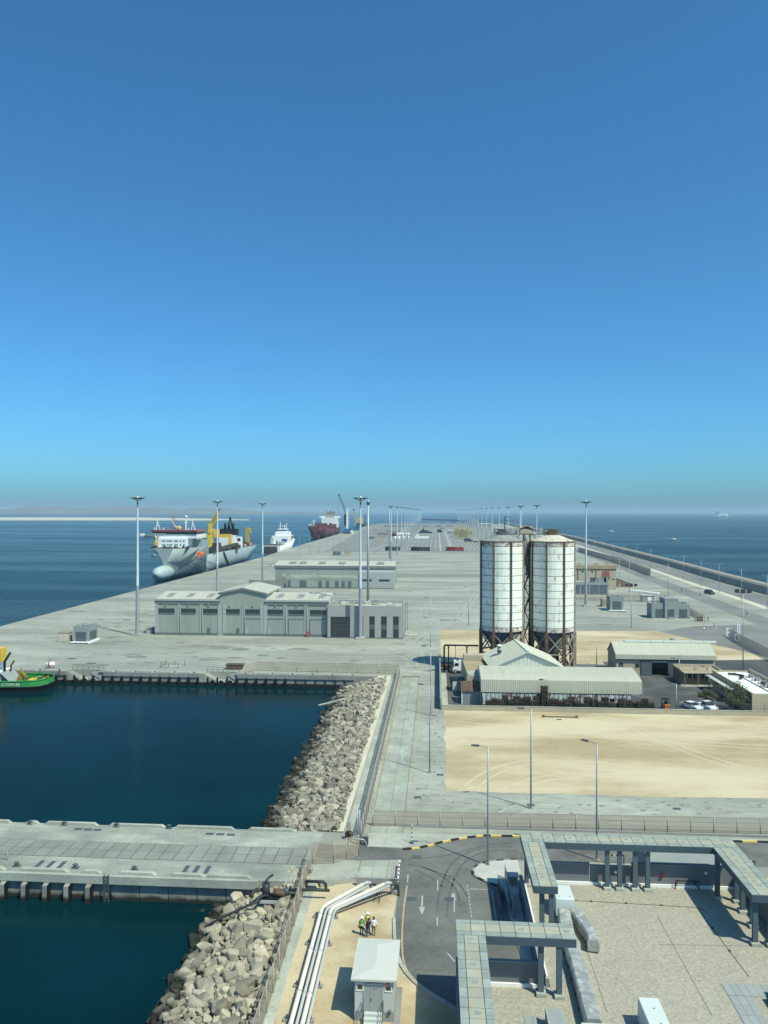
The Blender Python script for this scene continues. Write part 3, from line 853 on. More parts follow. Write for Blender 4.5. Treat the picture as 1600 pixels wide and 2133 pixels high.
# gravel shoulder and path at the crest of the long bank
sheet('gravel_shoulder', SAND_B, [(-12.9, 95.2), (-11.5, 95.2), (-10.9, 186), (-14.2, 186)], .03)
sheet('crest_path', CONC_L, [(-11.2, 95.2), (-10.0, 95.2), (-9.9, 184), (-11.0, 184)], .034)
# white channel sections left on the path, and boards on the rocks
for k, (px, py, l, a) in enumerate(((798, 1440, 8, 1.5), )):
    x, y = P(px, py); t = T('concrete_channel', 'short white channel lying on the path by the rocks', 'channel', (x, y, .03), a)
    MB().box(-l / 2, l / 2, -.3, -.2, 0, .3).box(-l / 2, l / 2, .2, .3, 0, .3).box(-l / 2, l / 2, -.2, .2, 0, .08).build('channel_body', CONC_L, t)
x, y = P(692, 1465, -1.2); t = T('timber_plank', 'long pale plank lying on the rock slope', 'plank', (x, y, -.95), R(52))
MB().box(-4, 4, -.25, .25, 0, .14).build('board', CONC_L, t)

# ================================================================== jetty
jet = struct(MB().box(-140, M2X + .01, JY0, JY1, -.9, -.002).build('jetty', CONC_J))
MB().box(-140, -16, JY0 + .35, JY1 - .35, -9, -.9).build('jetty_core', WALLWET, jet)
x = -60.
while x < -15:
    for ya in (86.05, 88.1):
        box('slab', SLAB, jet, x + .05, x + 1.61, ya, ya + 1.98, 0, .018)
    x += 1.66
MB().box(-60.2, -14.6, 86.0, 90.12, 0, .006).build('slab_bed', JOINT, jet)
jf = MB()
for ya in (86.0, 88.06, 90.1): jf.box(-60, -14.5, ya - .04, ya + .04, 0, .008)
jf.build('slab_joint', JOINT, jet)
# cap beam, fenders and panels of the near face
cap = box('cap_beam', CONC_L, jet, -140, -19.2, JY0 - .35, JY0 + .02, -.85, .02)
for k in range(30):
    x = X(29, 82) + 2.4 * (4 - k) if False else -40.3 - 2.42 * (k - 4)
    if k < 4: x = -40.3 + 2.42 * (4 - k)
    if x > -35.5: continue
    MB().exx([(JY0 - .2, -.86), (JY0 - .75, -1.1), (JY0 - .75, -4), (JY0 - .2, -4)], x - .28, x + .28).build('fender', WALLWET, jet)
    box('fender_face', HULLB, jet, x + .29, x + .42, JY0 - .78, JY0 - .2, -4, -1.0)
x = -35.6
while x < -17:
    box('wall_panel', WALLWET, jet, x + .05, x + 3.15, JY0 + .12, JY0 + .34, -4.5, -.9)
    x += 3.2
x = -60
while x < -36.5:
    box('wall_panel', WALLWET, jet, x + .35, x + 2.2, JY0 + .12, JY0 + .34, -4.5, -.9)
    x += 2.42
ld = MB()
for dx in (-.25, .25): ld.bar((-35.9 + dx, JY0 - .45, .3), (-35.9 + dx, JY0 - .45, -3.6), .08)
for k in range(12): ld.bar((-36.15, JY0 - .45, .1 - .3 * k), (-35.65, JY0 - .45, .1 - .3 * k), .05)
ld.build('ladder', GALV_D, jet)
def kerbstone(xa, xb, y, w=.45, h=.32, parent=jet):
    m = MB(); n = 1
    m.exy([(xa, 0), (xa + .5, h), (xb - .5, h), (xb, 0)], y - w / 2, y + w / 2)
    return m.build('kerb_upstand', CONC_L, parent)
for xa, xb in ((-58.5, -54.2), (-52.5, -50.5), (-49.9, -42.8), (-41.5, -34.0), (-33.0, -25.2), (-23.6, -13.5 - 4)): kerbstone(xa, xb, JY1 - .2)
for xa, xb in ((-60, -47.8), (-46.4, -40.5), (-39.2, -36.8), (-35.1, -30.6), (-29.2, -25.2), (-25.1, -20)): kerbstone(xa, xb, JY0 + .4, .5, .28)
def bollard_mesh(h=.45):
    m = MB(); m.box(-.4, .4, -.25, .25, 0, .08); m.lathe([(.16, .08), (.13, .2), (.14, h * .7), (.24, h * .85), (.22, h), (.05, h + .04)], n=10); m.cyl((-.35, 0, h * .75), (.35, 0, h * .75), .06, n=6)
    return m.mesh('bollard')
BOL = bollard_mesh(); BOL.materials.append(GALV_D)
names = ['leftmost', 'second from left', 'third from left', 'fourth from left']
for k, (px, py) in enumerate(((62, 1717), (134, 1719), (242, 1723), (351, 1726))):
    x, y = P(px, py); o = tag(bpy.data.objects.new('bollard', BOL), f'small double bollard on the upper jetty edge, {names[k]}', 'bollard', 'jetty bollards'); C.objects.link(o); o.location = (x, JY1 - .4, 0)
for k, (px, py) in enumerate(((35, 1804), (157, 1808), (280, 1813))):
    x, y = P(px, py); o = tag(bpy.data.objects.new('bollard', BOL), f'small double bollard on the lower jetty edge, {names[k]}', 'bollard', 'jetty bollards'); C.objects.link(o); o.location = (x, y, 0)
for px, py in ((163, 1727), (183, 1728), (203, 1729), (437, 1737), (459, 1738), (481, 1739)):
    x, y = P(px, py); box('hatch_cover', GALV_D, jet, x - .5, x + .5, y - .3, y + .3, 0, .02)
for px, py in ((82, 1800), (105, 1801), (128, 1802), (387, 1811), (409, 1811), (432, 1812)):
    x, y = P(px, py); box('hatch_cover', GALV_D, jet, x - .25, x + .25, y - .9, y + .9, 0, .02)
# small handrail at the left of the jetty
x, y = P(8, 1792); t = T('handrail', 'small steel handrail at the left end of the jetty', 'handrail', (x, y, 0))
m = MB()
for dx in (-.8, .4): m.cyl((dx, 0, 0), (dx, 0, 1.1), .04, n=6)
m.bar((-.8, 0, 1.1), (.4, 0, 1.1), .06); m.bar((-.8, 0, .6), (.4, 0, .6), .05)
m.build('rail', GALV, t)

# ================================================================== quay wall of the upper basin
qw = T('quay_wall', 'far concrete quay wall of the basin with dark timber fenders', 'quay wall', (-60, BASIN_Y, 0))
def in_stair(x): return any(a - .6 < x < b + .6 for a, b in STAIRS)
x = -111.
while x < -22:
    if not in_stair(x + 1.2):
        box('wall_panel', WALLWET, qw, x + .32, x + 2.08, BASIN_Y - .28, BASIN_Y - .02, -5, -.95, True)
        box('cap_beam', CONC_D, qw, x + .01, x + 2.39, BASIN_Y - .5, BASIN_Y - .01, -.9, .12, True)
        if x > -36.5:
            pass
    if x < -36:
        MB().exx([(BASIN_Y - .5, -.7), (BASIN_Y - .9, -1.0), (BASIN_Y - .9, -4), (BASIN_Y - .3, -4)], x - .2, x + .2).build('fender', HULLB, qw, True)
    x += 2.4
box('tidal_band', BLACKWET, qw, -140, -23, BASIN_Y - .34, BASIN_Y - .29, -5, -2.05, True)
for k in range(18):
    x = -106 + k * 4.9
    if in_stair(x): continue
    MB().exy([(x - 1.9, 0.), (x - 1.5, .4), (x + 1.5, .4), (x + 1.9, 0.)], BASIN_Y - .3, BASIN_Y + .1).build('kerb_upstand', CONC_L, qw, True)
    inst(BOL, 'bollard', qw, (x + 2.4 + 60, .3, 0), (0, 0, 0), (.8, .8, .8))
for k, (a, b_) in enumerate(STAIRS):
    t = T('quay_stairs', ('left' if k == 0 else 'right') + ' flight of concrete steps recessed in the far quay wall', 'steps', (a, BASIN_Y, 0), 0, 'quay steps')
    for j in range(8):
        box('step', CONC_L, t, .1 + j * .42, .1 + (j + 1) * .42, .1, 2.4, -3.2, -.22 * (j + 1))
    box('landing', CONC_L, t, 3.5, 5.6, .1, 2.4, -3.2, -1.85)
    box('side_wall', CONC_L, t, 6.6, b_ - a - .02, 0.02, .4, -5, .02)
    MB().add([(5.6, .02, -5), (6.6, .02, -5), (6.6, .02, .02), (5.6, .02, -.7), (5.6, 2.4, -5), (6.6, 2.4, -5), (6.6, 2.4, .02), (5.6, 2.4, -.7)],
             [(0, 1, 2, 3), (4, 7, 6, 5), (0, 3, 7, 4), (3, 2, 6, 7)]).build('sloping_wall', CONC_L, t)
    box('recess_floor', CONC_D, t, .0, 6.6, .05, 2.45, -9, -3.1)
    r = MB()
    for j in range(7): r.cyl((j * 1.35 + .1, 2.6, 0), (j * 1.35 + .1, 2.6, 1.1), .04, n=6)
    for z in (.55, 1.1): r.bar((.1, 2.6, z), (8.2, 2.6, z), .06)
    r.build('handrail', GALV_D, t)
    r = MB(); r.bar((6.0, -.02, -.4), (8.2, -.02, -1.7), .1); r.bar((6.0, -.02, -.4), (6.0, -.02, -.8), .1); r.build('stair_rail', GALV_D, t)
    for j in range(3):
        m = MB(); x0, z0 = 2.2 + j * 2.2, -2.1
        pts = [(x0 + .45 * math.cos(q * math.pi / 5), -.12, z0 + .45 * math.sin(q * math.pi / 5)) for q in range(11)]
        m.tube(pts, .17, 6); m.build('tyre_fender', TYRE, t)
# things on the quay edge
x, y = P(105, 1392); t = T('life_raft', 'white and red life raft on a cradle at the quay edge', 'life raft', (x, y, 0), R(8))
MB().cyl((-1, 0, .9), (1, 0, 1.15), .62, .5, n=12).build('canister', WHITE, t)
MB().cyl((-.35, 0, .98), (-.05, 0, 1.02), .64, .62, n=12).build('band', RED, t)
m = MB()
for dx in (-.7, .7):
    m.bar((dx, -.8, 0), (dx, 0, 1), .1); m.bar((dx, .8, 0), (dx, 0, 1), .1)
m.build('cradle', SHIPRED, t)
x, y = P(62, 1376); t = T('road_cone', 'lone grey traffic cone on the open apron', 'cone', (x, y, 0))
MB().lathe([(.5, 0), (.5, .08), (.4, .1), (.15, 1.1), (.05, 1.5)], n=10).build('cone_body', CONC_D, t)
x, y = P(490, 1394); t = T('container_skip', 'dark brown open skip beside the quay steps', 'skip', (x, y, 0))
MB().exy([(-1.7, 0), (1.7, 0), (2.2, 1.3), (-2.2, 1.3)], -.9, .9).build('skip_body', RUST, t)
MB().box(-2.3, 2.3, -1, -.9, 1.2, 1.35).box(-2.3, 2.3, .9, 1, 1.2, 1.35).build('skip_rim', GALV_D, t)
x0, y0 = P(335, 1390); t = T('handrail', 'open steel guard rail standing on the far quay apron', 'handrail', (x0, y0, 0))
m = MB()
for dx, dy, h in ((0, 0, 1.4), (2, 0, 1.2), (4.6, 0, 1.2), (.5, 2.5, 1.6), (2.8, 2.5, 1.6), (5.4, 2.5, 1.6)): m.cyl((dx, dy, 0), (dx, dy, h), .06, n=6)
m.bar((0, 0, 1.1), (4.6, 0, 1.1), .05); m.bar((0, 0, .6), (4.6, 0, .6), .05); m.bar((0, 0, 1.1), (.5, 2.5, 1.1), .05)
m.build('rail', GALV_D, t)
MB().box(.4, 4.8, .3, 2.3, 0, .15).build('hatch', CONC_L, t)

# ================================================================== fences
def fence(label, pts, h=2.4, sp=2.5, mat=None, rails=2, post=.06, base=.0, pr=POSTM, name='mesh_fence', z0=0., lean=None):
    mat = mat or MESHB
    root = T(name, label, 'fence', (pts[0][0], pts[0][1], z0))
    pm = MB().cyl((0, 0, 0), (0, 0, h), post, n=6).mesh('post'); pm.materials.append(pr)
    for (xa, ya), (xb, yb) in zip(pts, pts[1:]):
        L = math.hypot(xb - xa, yb - ya); n = max(1, int(round(L / sp)))
        for k in range(n + (1 if (xb, yb) == pts[-1] else 0)):
            t = k / n
            inst(pm, 'post', root, (xa + (xb - xa) * t - pts[0][0], ya + (yb - ya) * t - pts[0][1], 0))
        ang = math.atan2(yb - ya, xb - xa)
        l = L / n
        me = MB().add([(.02, 0, base), (l - .02, 0, base), (l - .02, 0, h - .06), (.02, 0, h - .06)], [(0, 1, 2, 3)]).mesh('mesh_panel'); me.materials.append(mat)
        for k in range(n):
            t = k / n
            inst(me, 'mesh_panel', root, (xa + (xb - xa) * t - pts[0][0], ya + (yb - ya) * t - pts[0][1], 0), (0, 0, ang))
        for j in range(rails):
            z = h - .08 - j * (h - .2) / max(1, rails - 1) if rails > 1 else h - .08
            MB().bar((xa, ya, z0 + z), (xb, yb, z0 + z), .05).build('rail', pr, root, True)
    return root
fence('beige mesh fence along the sand strip above the near rocks', [(-13.35, 50), (-13.5, 68), (-14.0, 86.2)], 2.5, 2.5, MESHN, 2)
fence('beige corner fence at the end of the jetty', [(-14.0, 86.2), (-11.6, 86.6), (-8.95, 88.6)], 2.5, 1.9, MESHN, 3)
fence('long dark mesh fence between the rock bank and the slab lane', [(-9.0, 92.2), (-9.0, 187.5)], 2.6, 2.4, MESHG, 2)
fence('beige mesh fence along the far basin corner', [(-9.05, 188.2), (-45, 189.5), (-46.5, 184.7)], 2.4, 5., MESHB, 4)
fence('beige railed fence crossing the picture behind the bend of the road', [(-8.0, 97.2), (60, 98.8)], 2.05, 2.85, MESHB, 4)
wb = MB().box(-8.0, 60, 97.25, 97.45, 0, .25).build('fence_plinth', CONC_D)
wb.location = (0, 0, 0); tag(wb, 'low concrete plinth under the railed fence behind the road', 'plinth')
# gate frame where the long fence meets the jetty
t = T('steel_gateway', 'grey steel gate post frame at the near end of the long fence', 'gate', (-8.9, 91.6, 0))
m = MB()
for dx in (-.5, -.25): m.cyl((dx, 0, 0), (dx, 0, 4.2), .09, n=8)
for z in (.3, 1.4, 2.5, 3.6, 4.2): m.bar((-.5, 0, z), (-.25, 0, z), .06)
m.build('frame', GALV, t)
m = MB().tube([(-1.7, -.6, 0), (-1.6, -.6, .7), (-1.0, -.6, 1.0), (.3, -.6, .9), (.6, -.6, .5), (.6, -.6, 0)], .07, 8); m.build('guard_rail', GALV, t)
box('control_box', GALV_D, t, .1, .8, -.2, .2, .1, 1.0)
x, y = P(727, 1748); t = T('pedestal', 'dark rusty winch pedestal with two pins by the jetty fence', 'pedestal', (x, y, 0))
MB().lathe([(.42, 0), (.5, .3), (.5, .75), (.4, .9)], n=12).build('drum', RUST, t)
m = MB().cyl((-.12, 0, .8), (-.12, 0, 2.1), .05, n=6).cyl((.12, 0, .8), (.12, 0, 2.1), .05, n=6); m.build('pin', GALV_D, t)
# striped post and barrier by the kerb
x, y = P(858, 1757); t = T('marker_post', 'black and white striped post on the verge inside the bend', 'post', (x, y, 0))
for k in range(8):
    MB().cyl((0, 0, k * .28), (0, 0, (k + 1) * .28), .05, n=8).build('stripe', (KBLACK, WHITE)[k % 2], t)
MB().box(-.25, .25, -.25, .25, 0, .08).build('foot', GALV_D, t)
x, y = P(836, 1815); t = T('barrier_pole', 'red and white striped barrier pole between sand strip and road', 'barrier', (-4.05, 82.2, 0))
for k in range(12):
    MB().bar((0, -1.2 + k * .42, .55 + .02 * k), (0, -1.2 + (k + 1) * .42, .55 + .02 * (k + 1)), .12).build('stripe', (RED, WHITE)[k % 2], t)
box('stand', GALV_D, t, -.2, .2, -1.5, -1.1, 0, .8); box('rest', GALV_D, t, -.08, .08, 3.6, 3.8, 0, .7)

# ================================================================== pump skid and discharge pipe on the rocks
x, y = P(578, 1868, .2); t = T('pump_skid', 'dark pump set on a steel skid among the near rocks', 'pump', (x, y, -.35))
MB().box(-1.7, 1.7, -.7, .7, .15, .45).build('skid_base', PIPEG, t)
box('skid_rail', HULLB, t, -1.7, 1.7, -.6, .6, .46, .6)
MB().cyl((-1.2, 0, .6), (-1.2, 0, 1.9), .42, n=14).build('vessel', PIPED, t)
MB().cyl((-.4, 0, 1.0), (.8, 0, 1.0), .38, n=14).build('motor', RUST, t)
MB().cyl((.9, 0, .6), (.9, 0, 1.5), .25, n=12).box(.5, 1.4, -.3, .3, 1.0, 1.25).build('pump_casing', GALV_D, t)
MB().tube([(-1.2, 0, 1.8), (-1.2, .1, 2.1), (-1.0, .4, 2.3), (-.7, .9, 2.35)], .13, 8).build('riser_pipe', PIPED, t)
MB().tube([(1.2, 0, 1.3), (2.2, .1, 1.3), (3.6, .1, 1.35), (5.4, .1, 1.35)], .16, 8).build('feed_pipe', PIPED, t)
MB().tube([(-1.6, 0, 1.2), (-2.2, 0, 1.2), (-2.6, -.2, .9), (-2.6, -.5, .7)], .18, 8).build('outlet_pipe', PIPED, t)
pts = [P(560, 1858, .9) + (.55,), P(547, 1860, .9) + (.6,), P(540, 1870, .8) + (.7,), P(535, 1880, .5) + (.55,), P(520, 1884, .4) + (.35,), P(470, 1912, -.8) + (-.6,), P(430, 1932, -1.8) + (-1.65,), P(398, 1947, -2.6) + (-2.9,)]
o = MB().tube(pts, .12, 8).build('discharge_pipe', PIPED); tag(o, 'dark discharge pipe running down the near rocks into the water', 'pipe')

# ================================================================== pipes on the sand strip
PL = [((603.5, 2140), (671.5, 1889), (757, 1842), .19, PIPEW, 'outermost cream pipe of the four crossing the sand strip'),
      ((616, 2140), (680.5, 1892), (768, 1845), .13, PIPEG, 'thin grey pipe beside the outermost cream pipe'),
      ((628, 2140), (690, 1892), (800, 1842), .19, PIPEW, 'inner cream pipe of the four crossing the sand strip'),
      ((639, 2140), (697, 1895), (812, 1845), .13, PIPEG, 'innermost thin grey pipe of the four on the sand strip')]
for a, b_, c_, r_, mt, lab in PL:
    z = .75
    A, B, D_ = P(*a, z), P(*b_, z), P(*c_, 1.35)
    t = T('pipeline', lab, 'pipe', (A[0], A[1], 0), 0, 'pipes on the sand strip')
    dA = Vector((B[0] - A[0], B[1] - A[1])).normalized(); 
    A2 = (A[0] - dA.x * 8, A[1] - dA.y * 8)
    dB = Vector((D_[0] - B[0], D_[1] - B[1])).normalized()
    path = [(A2[0], A2[1], z), (B[0] - dA.x * .7, B[1] - dA.y * .7, z), (B[0] - dA.x * .2 + dB.x * .12, B[1] - dA.y * .2 + dB.y * .12, z + .02), (B[0] + dB.x * .6, B[1] + dB.y * .6, z + .06), (D_[0], D_[1], 1.35)]
    MB().tube(path, r_, 12).build('pipe_run', mt, t, True)
    e = (D_[0], D_[1], 1.35)
    for q in (1.5, 7.5, 13.5, 19.5):
        MB().cyl((B[0] - dA.x * q, B[1] - dA.y * q, z), (B[0] - dA.x * (q + .09), B[1] - dA.y * (q + .09), z), r_ * 1.3, n=12).build('flange', PIPEG, t, True)
    arc = [(e[0] + dB.x * q, e[1] + dB.y * q, zz) for q, zz in ((0, 1.35), (.5, 1.36), (.85, 1.2), (1.05, .85), (1.1, .3), (1.1, -.2))]
    MB().tube(arc, r_ * .95, 10).build('down_bend', PIPEG if r_ > .15 else PIPED, t, True)
for k, (px0, px1, py) in enumerate(((653, 705, 1906), (637, 692, 1962), (612, 672, 2049), (590, 655, 2120))):
    a, b_ = P(px0, py, .25), P(px1, py, .25)
    t = T('pipe_support', f'{ORD[k]} low steel sleeper under the pipes from the far end', 'pipe support', (a[0], a[1], 0), 0, 'pipe sleepers')
    MB().box(0, b_[0] - a[0], -.2, .2, 0, .22).build('sleeper', CONC_D, t)
    MB().box(.2, b_[0] - a[0] - .2, -.1, .1, .22, .5).build('saddle', GALV_D, t)
# black bend coming through the fence, concrete blocks, leaning ladder
a = P(652, 1845, .5); t = T('pipe_bend', 'black hooked pipe end poking through the fence', 'pipe', (a[0], a[1], 0))
MB().tube([(-.8, 0, .95), (.6, 0, .95), (1.1, 0, .95), (1.35, -.05, .75), (1.4, -.1, .1)], .16, 10).build('bend', PIPED, t)
MB().tube([(-.8, -.2, .5), (.3, -.2, .5), (.35, -.2, .1)], .1, 8).build('lower_bend', PIPED, t)
for k, (px, py) in enumerate(((680, 1843), (707, 1838), (735, 1833))):
    x, y = P(px, py); t = T('concrete_block', f'sloping concrete kerb block by the jetty fence, {["left", "middle", "right"][k]} of three', 'concrete block', (x, y, 0), R(20), 'concrete kerb blocks')
    MB().exy([(-.75, 0), (.75, 0), (.75, .45), (.5, .75), (-.75, .35)], -.5, .5).build('block', CONC_L, t)
tb = T('pipe_pit_wall', 'low concrete pit wall where the pipes dive under the apron', 'low wall', (-5.9, 81.0, 0))
MB().box(-2.6, 2.0, .5, .8, 0, .9).box(1.1, 2.0, -.8, .5, 0, .12).build('wall', CONC_D, tb)
m = MB()
for dx in (1.2, 1.45, 1.7): m.bar((dx, .3, 0), (dx + .05, .3, 1.3), .06)
m.bar((1.15, .3, .9), (1.8, .3, .9), .05); m.build('valve_stems', GALV_D, tb)
x, y = P(789, 1872); t = T('ladder', 'thin steel ladder lying against the pipe pit wall', 'ladder', (x - .2, y - 1.0, 0), R(-12))
m = MB()
for dx in (-.28, .28): m.bar((dx, 0, .05), (dx, 2.4, 1.0), .05)
for k in range(5): m.bar((-.28, .3 + k * .48, .05 + .12 + k * .19), (.28, .3 + k * .48, .05 + .12 + k * .19), .04)
m.build('ladder_frame', GALV_D, t)
x, y = P(855, 1834)
# ================================================================== hut
hx0, hx1, hy0, hy1 = -6.35, -3.30, 60.0, 65.2
t = T('switch_hut', 'small pale hut with hipped roof and front steps on the sand', 'hut', ((hx0 + hx1) / 2, hy0, 0))
box('plinth', GREYW, t, hx0 - .03, hx1 + .03, hy0 - .03, hy1 + .03, 0, .8, True)
box('wall', HUTW, t, hx0, hx1, hy0, hy1, .8, 3.25, True)
box('frieze', CONC_D, t, hx0 - .01, hx1 + .01, hy0 - .01, hy1 + .01, 3.05, 3.26, True)
m = MB(); e = .28
m.box(hx0 - e, hx1 + e, hy0 - e, hy1 + e, 3.26, 3.42)
xm = (hx0 + hx1) / 2
m.add([(hx0 - e + .12, hy0 - e + .12, 3.42), (hx1 + e - .12, hy0 - e + .12, 3.42), (hx1 + e - .12, hy1 + e - .12, 3.42), (hx0 - e + .12, hy1 + e - .12, 3.42), (xm, hy0 + 1.0, 3.66), (xm, hy1 - 1.0, 3.66)],
      [(0, 1, 4), (1, 2, 5, 4), (2, 3, 5), (3, 0, 4, 5)])
m.build('roof', HUTR, t, True)
d = box('door', SHUT, t, xm - .72, xm + .62, hy0 - .04, hy0 + .02, .85, 2.85, True)
MB().box(xm - .82, xm - .74, hy0 - .07, hy0, .82, 2.9).box(xm + .64, xm + .72, hy0 - .07, hy0, .82, 2.9).box(xm - .82, xm + .72, hy0 - .07, hy0, 2.87, 2.98).build('door_frame', PIPEG, d, True)
MB().box(xm - .33, xm - .31, hy0 - .05, hy0 - .04, .86, 2.84).build('door_gap', GALV_D, d, True)
MB().cyl((xm - .22, hy0 - .05, 1.75), (xm - .22, hy0 - .12, 1.75), .05, n=8).build('handle', GALV_D, d, True)
MB().box(xm - .1, xm + .3, hy0 - .046, hy0 - .042, 2.55, 2.6).build('sign_plate', GALV_D, d, True)
for x in (hx0 + .2, hx1 - .62):
    w = box('vent_opening', GLASS, t, x, x + .42, hy0 - .02, hy0 + .03, 2.45, 2.82, True)
    MB().box(x - .07, x + .49, hy0 - .06, hy0, 2.38, 2.45).box(x - .07, x, hy0 - .06, hy0, 2.45, 2.86).box(x + .42, x + .49, hy0 - .06, hy0, 2.45, 2.86).build('vent_frame', WHITE, w, True)
box('wall_lamp', CONC_L, t, xm - .15, xm + .12, hy0 - .16, hy0, 3.0, 3.12, True)
box('alarm_box', SHIPRED, t, hx1 - .55, hx1 - .38, hy0 - .16, hy0, 2.85, 3.1, True)
for k in range(4): box('step', HUTW, t, xm - .75, xm + .65, hy0 - .35 * (k + 1) - .05, hy0 - .35 * k - .04, 0, .8 - .2 * k, True)
m = MB()
for x in (xm - .85, xm + .72):
    m.tube([(x, hy0 - 1.5, 0), (x, hy0 - 1.45, 1.0), (x, hy0 - .15, 1.75), (x, hy0 - .1, .8)], .03, 6)
    m.tube([(x, hy0 - 1.45, .55), (x, hy0 - .12, 1.3)], .025, 6)
m.build('handrail', GALV_D, t, True)
MB().box(hx1 + .02, hx1 + .5, hy0 - .5, hy1 - .8, 0, .06).build('drain_apron', CONC_D, t, True)
MB().cyl((hx1 - .3, hy0 - .12, .75), (hx1 - .3, hy0 - .12, .95), .12, n=8).build('tap', GALV_D, t, True)

# ================================================================== people walking on the sand
def person(label, px, py, rz, top_m, leg_m, vest=None, helmet=None, hair=HAIR, stride=.2, arm=.12, h=1.76, band=None):
    x, y = P(px, py)
    root = T('person', label, 'person', (x, y, .012), rz, 'people walking on the sand')
    k = h / 1.76
    J = {'pel': (0, 0, .95), 'wai': (0, .01, 1.1), 'che': (0, .02, 1.33), 'nec': (0, .02, 1.5), 'hea': (0, .04, 1.60), 'cro': (0, .04, 1.70),
         'hl': (-.09, 0, .88), 'kl': (-.10, stride * .65, .48), 'al': (-.10, stride * .3, .09), 'tl': (-.11, stride * .3 + .17, .04),
         'hr': (.09, 0, .88), 'kr': (.10, -stride * .1, .48), 'ar': (.10, -stride * .9, .10), 'tr': (.11, -stride * .9 + .16, .04),
         'sl': (-.17, .02, 1.43), 'el': (-.24, -arm * .6, 1.15), 'wl': (-.25, arm * .2, .90), 'fl': (-.24, arm * .5, .80),
         'sr': (.17, .02, 1.43), 'er': (.24, arm * .2, 1.15), 'wr': (.25, arm * 1.1, .92), 'fr': (.24, arm * 1.4, .83)}
    rad = {'pel': .145, 'wai': .13, 'che': .155, 'nec': .06, 'hea': .085, 'cro': .09, 'hl': .095, 'kl': .06, 'al': .045, 'tl': .04, 'hr': .095, 'kr': .06, 'ar': .045, 'tr': .04,
           'sl': .07, 'el': .05, 'wl': .035, 'fl': .03, 'sr': .07, 'er': .05, 'wr': .035, 'fr': .03}
    E = [('pel', 'wai'), ('wai', 'che'), ('che', 'nec'), ('nec', 'hea'), ('hea', 'cro'), ('pel', 'hl'), ('hl', 'kl'), ('kl', 'al'), ('al', 'tl'), ('pel', 'hr'), ('hr', 'kr'), ('kr', 'ar'), ('ar', 'tr'),
         ('che', 'sl'), ('sl', 'el'), ('el', 'wl'), ('wl', 'fl'), ('che', 'sr'), ('sr', 'er'), ('er', 'wr'), ('wr', 'fr')]
    keys = list(J)
    me = bpy.data.meshes.new('person_skeleton')
    me.from_pydata([tuple(c * k for c in J[q]) for q in keys], [(keys.index(a), keys.index(b)) for a, b in E], [])
    tmp = bpy.data.objects.new('person_body', me); C.objects.link(tmp)
    md = tmp.modifiers.new('s', 'SKIN')
    sv = me.skin_vertices[0].data
    for i, q in enumerate(keys):
        r_ = rad[q] * k; sv[i].radius = (r_, r_ * (.72 if q in ('pel', 'wai', 'che') else 1)); sv[i].use_root = (q == 'pel')
    tmp.modifiers.new('d', 'SUBSURF').levels = 1
    dg = bpy.context.evaluated_depsgraph_get()
    body = bpy.data.meshes.new_from_object(tmp.evaluated_get(dg))
    bpy.data.objects.remove(tmp)
    for mt in (leg_m, top_m, SKIN, HULLB): body.materials.append(mt)
    for p in body.polygons:
        z = p.center.z / k; ax = abs(p.center.x) / k
        p.material_index = 3 if z < .1 else 0 if z < .97 and ax < .2 else 2 if (z > 1.49 or (ax > .2 and z < 1.08)) else 1
        p.use_smooth = True
    o = bpy.data.objects.new('body', body); C.objects.link(o); o.parent = root
    if vest:
        m = MB()
        vs = []; prof = [(.93, .175, .125), (1.05, .165, .118), (1.25, .185, .135), (1.38, .185, .13), (1.46, .13, .10), (1.49, .08, .08)]
        for z, a, b in prof:
            for i in range(14):
                q = 2 * math.pi * i / 14; vs.append((a * math.cos(q) * k, (b * math.sin(q) + .015) * k, z * k))
        m.add(vs, [(j * 14 + i, j * 14 + (i + 1) % 14, (j + 1) * 14 + (i + 1) % 14, (j + 1) * 14 + i) for j in range(5) for i in range(14)], True)
        v = m.build('safety_vest', vest, root)
        m = MB()
        for z0, z1, g in ((1.0, 1.07, .004), (1.14, 1.19, .004)):
            vs = []
            for z in (z0, z1):
                for i in range(14):
                    q = 2 * math.pi * i / 14; vs.append(((.172 + g) * math.cos(q) * k, ((.124 + g) * math.sin(q) + .015) * k, z * k))
            m.add(vs, [(i, (i + 1) % 14, 14 + (i + 1) % 14, 14 + i) for i in range(14)], True)
        m.build('reflective_band', band or REFL, v)
    if helmet:
        m = MB().lathe([(.155 * k, 1.675 * k), (.145 * k, 1.69 * k), (.125 * k, 1.70 * k), (.12 * k, 1.76 * k), (.085 * k, 1.81 * k), (.02 * k, 1.83 * k)], 0, .045 * k, 14)
        m.build('hard_hat', helmet, root)
        MB().ico((0, .02 * k, 1.655 * k), .098 * k, 1, 1, .7).build('hair', hair, root)
    else:
        MB().ico((0, .03 * k, 1.70 * k), .105 * k, .95, 1.0, .95).build('hair', hair, root)
    m = MB()
    for s_ in (-1, 1): m.ico((s_ * .095 * k, .05 * k, 1.635 * k), .022 * k, .6, 1, 1.3)
    m.ico((0, .135 * k, 1.63 * k), .018 * k, .8, 1, 1.3)
    m.build('ears_and_nose', SKIN, root)
    return root
person('person in green safety vest, white hard hat and black trousers, leftmost of the group', 753.5, 1949.5, R(4), SHIRTG, PANT, VESTG, WHITE)
person('person in yellow and orange safety vest and white hard hat, farthest of the group', 766, 1940, R(-5), SHIRTG, PANT, VESTY, WHITE, stride=-.15, band=VESTO)
person('bareheaded person in navy shirt and blue jeans at the front of the group', 767.5, 1953, R(-8), SHIRTN, PANTB, stride=-.24)
person('bareheaded person in white shirt and brown trousers, rightmost of the group', 778.5, 1949.5, R(5), SHIRTW, PANTG, stride=.16, arm=-.1)
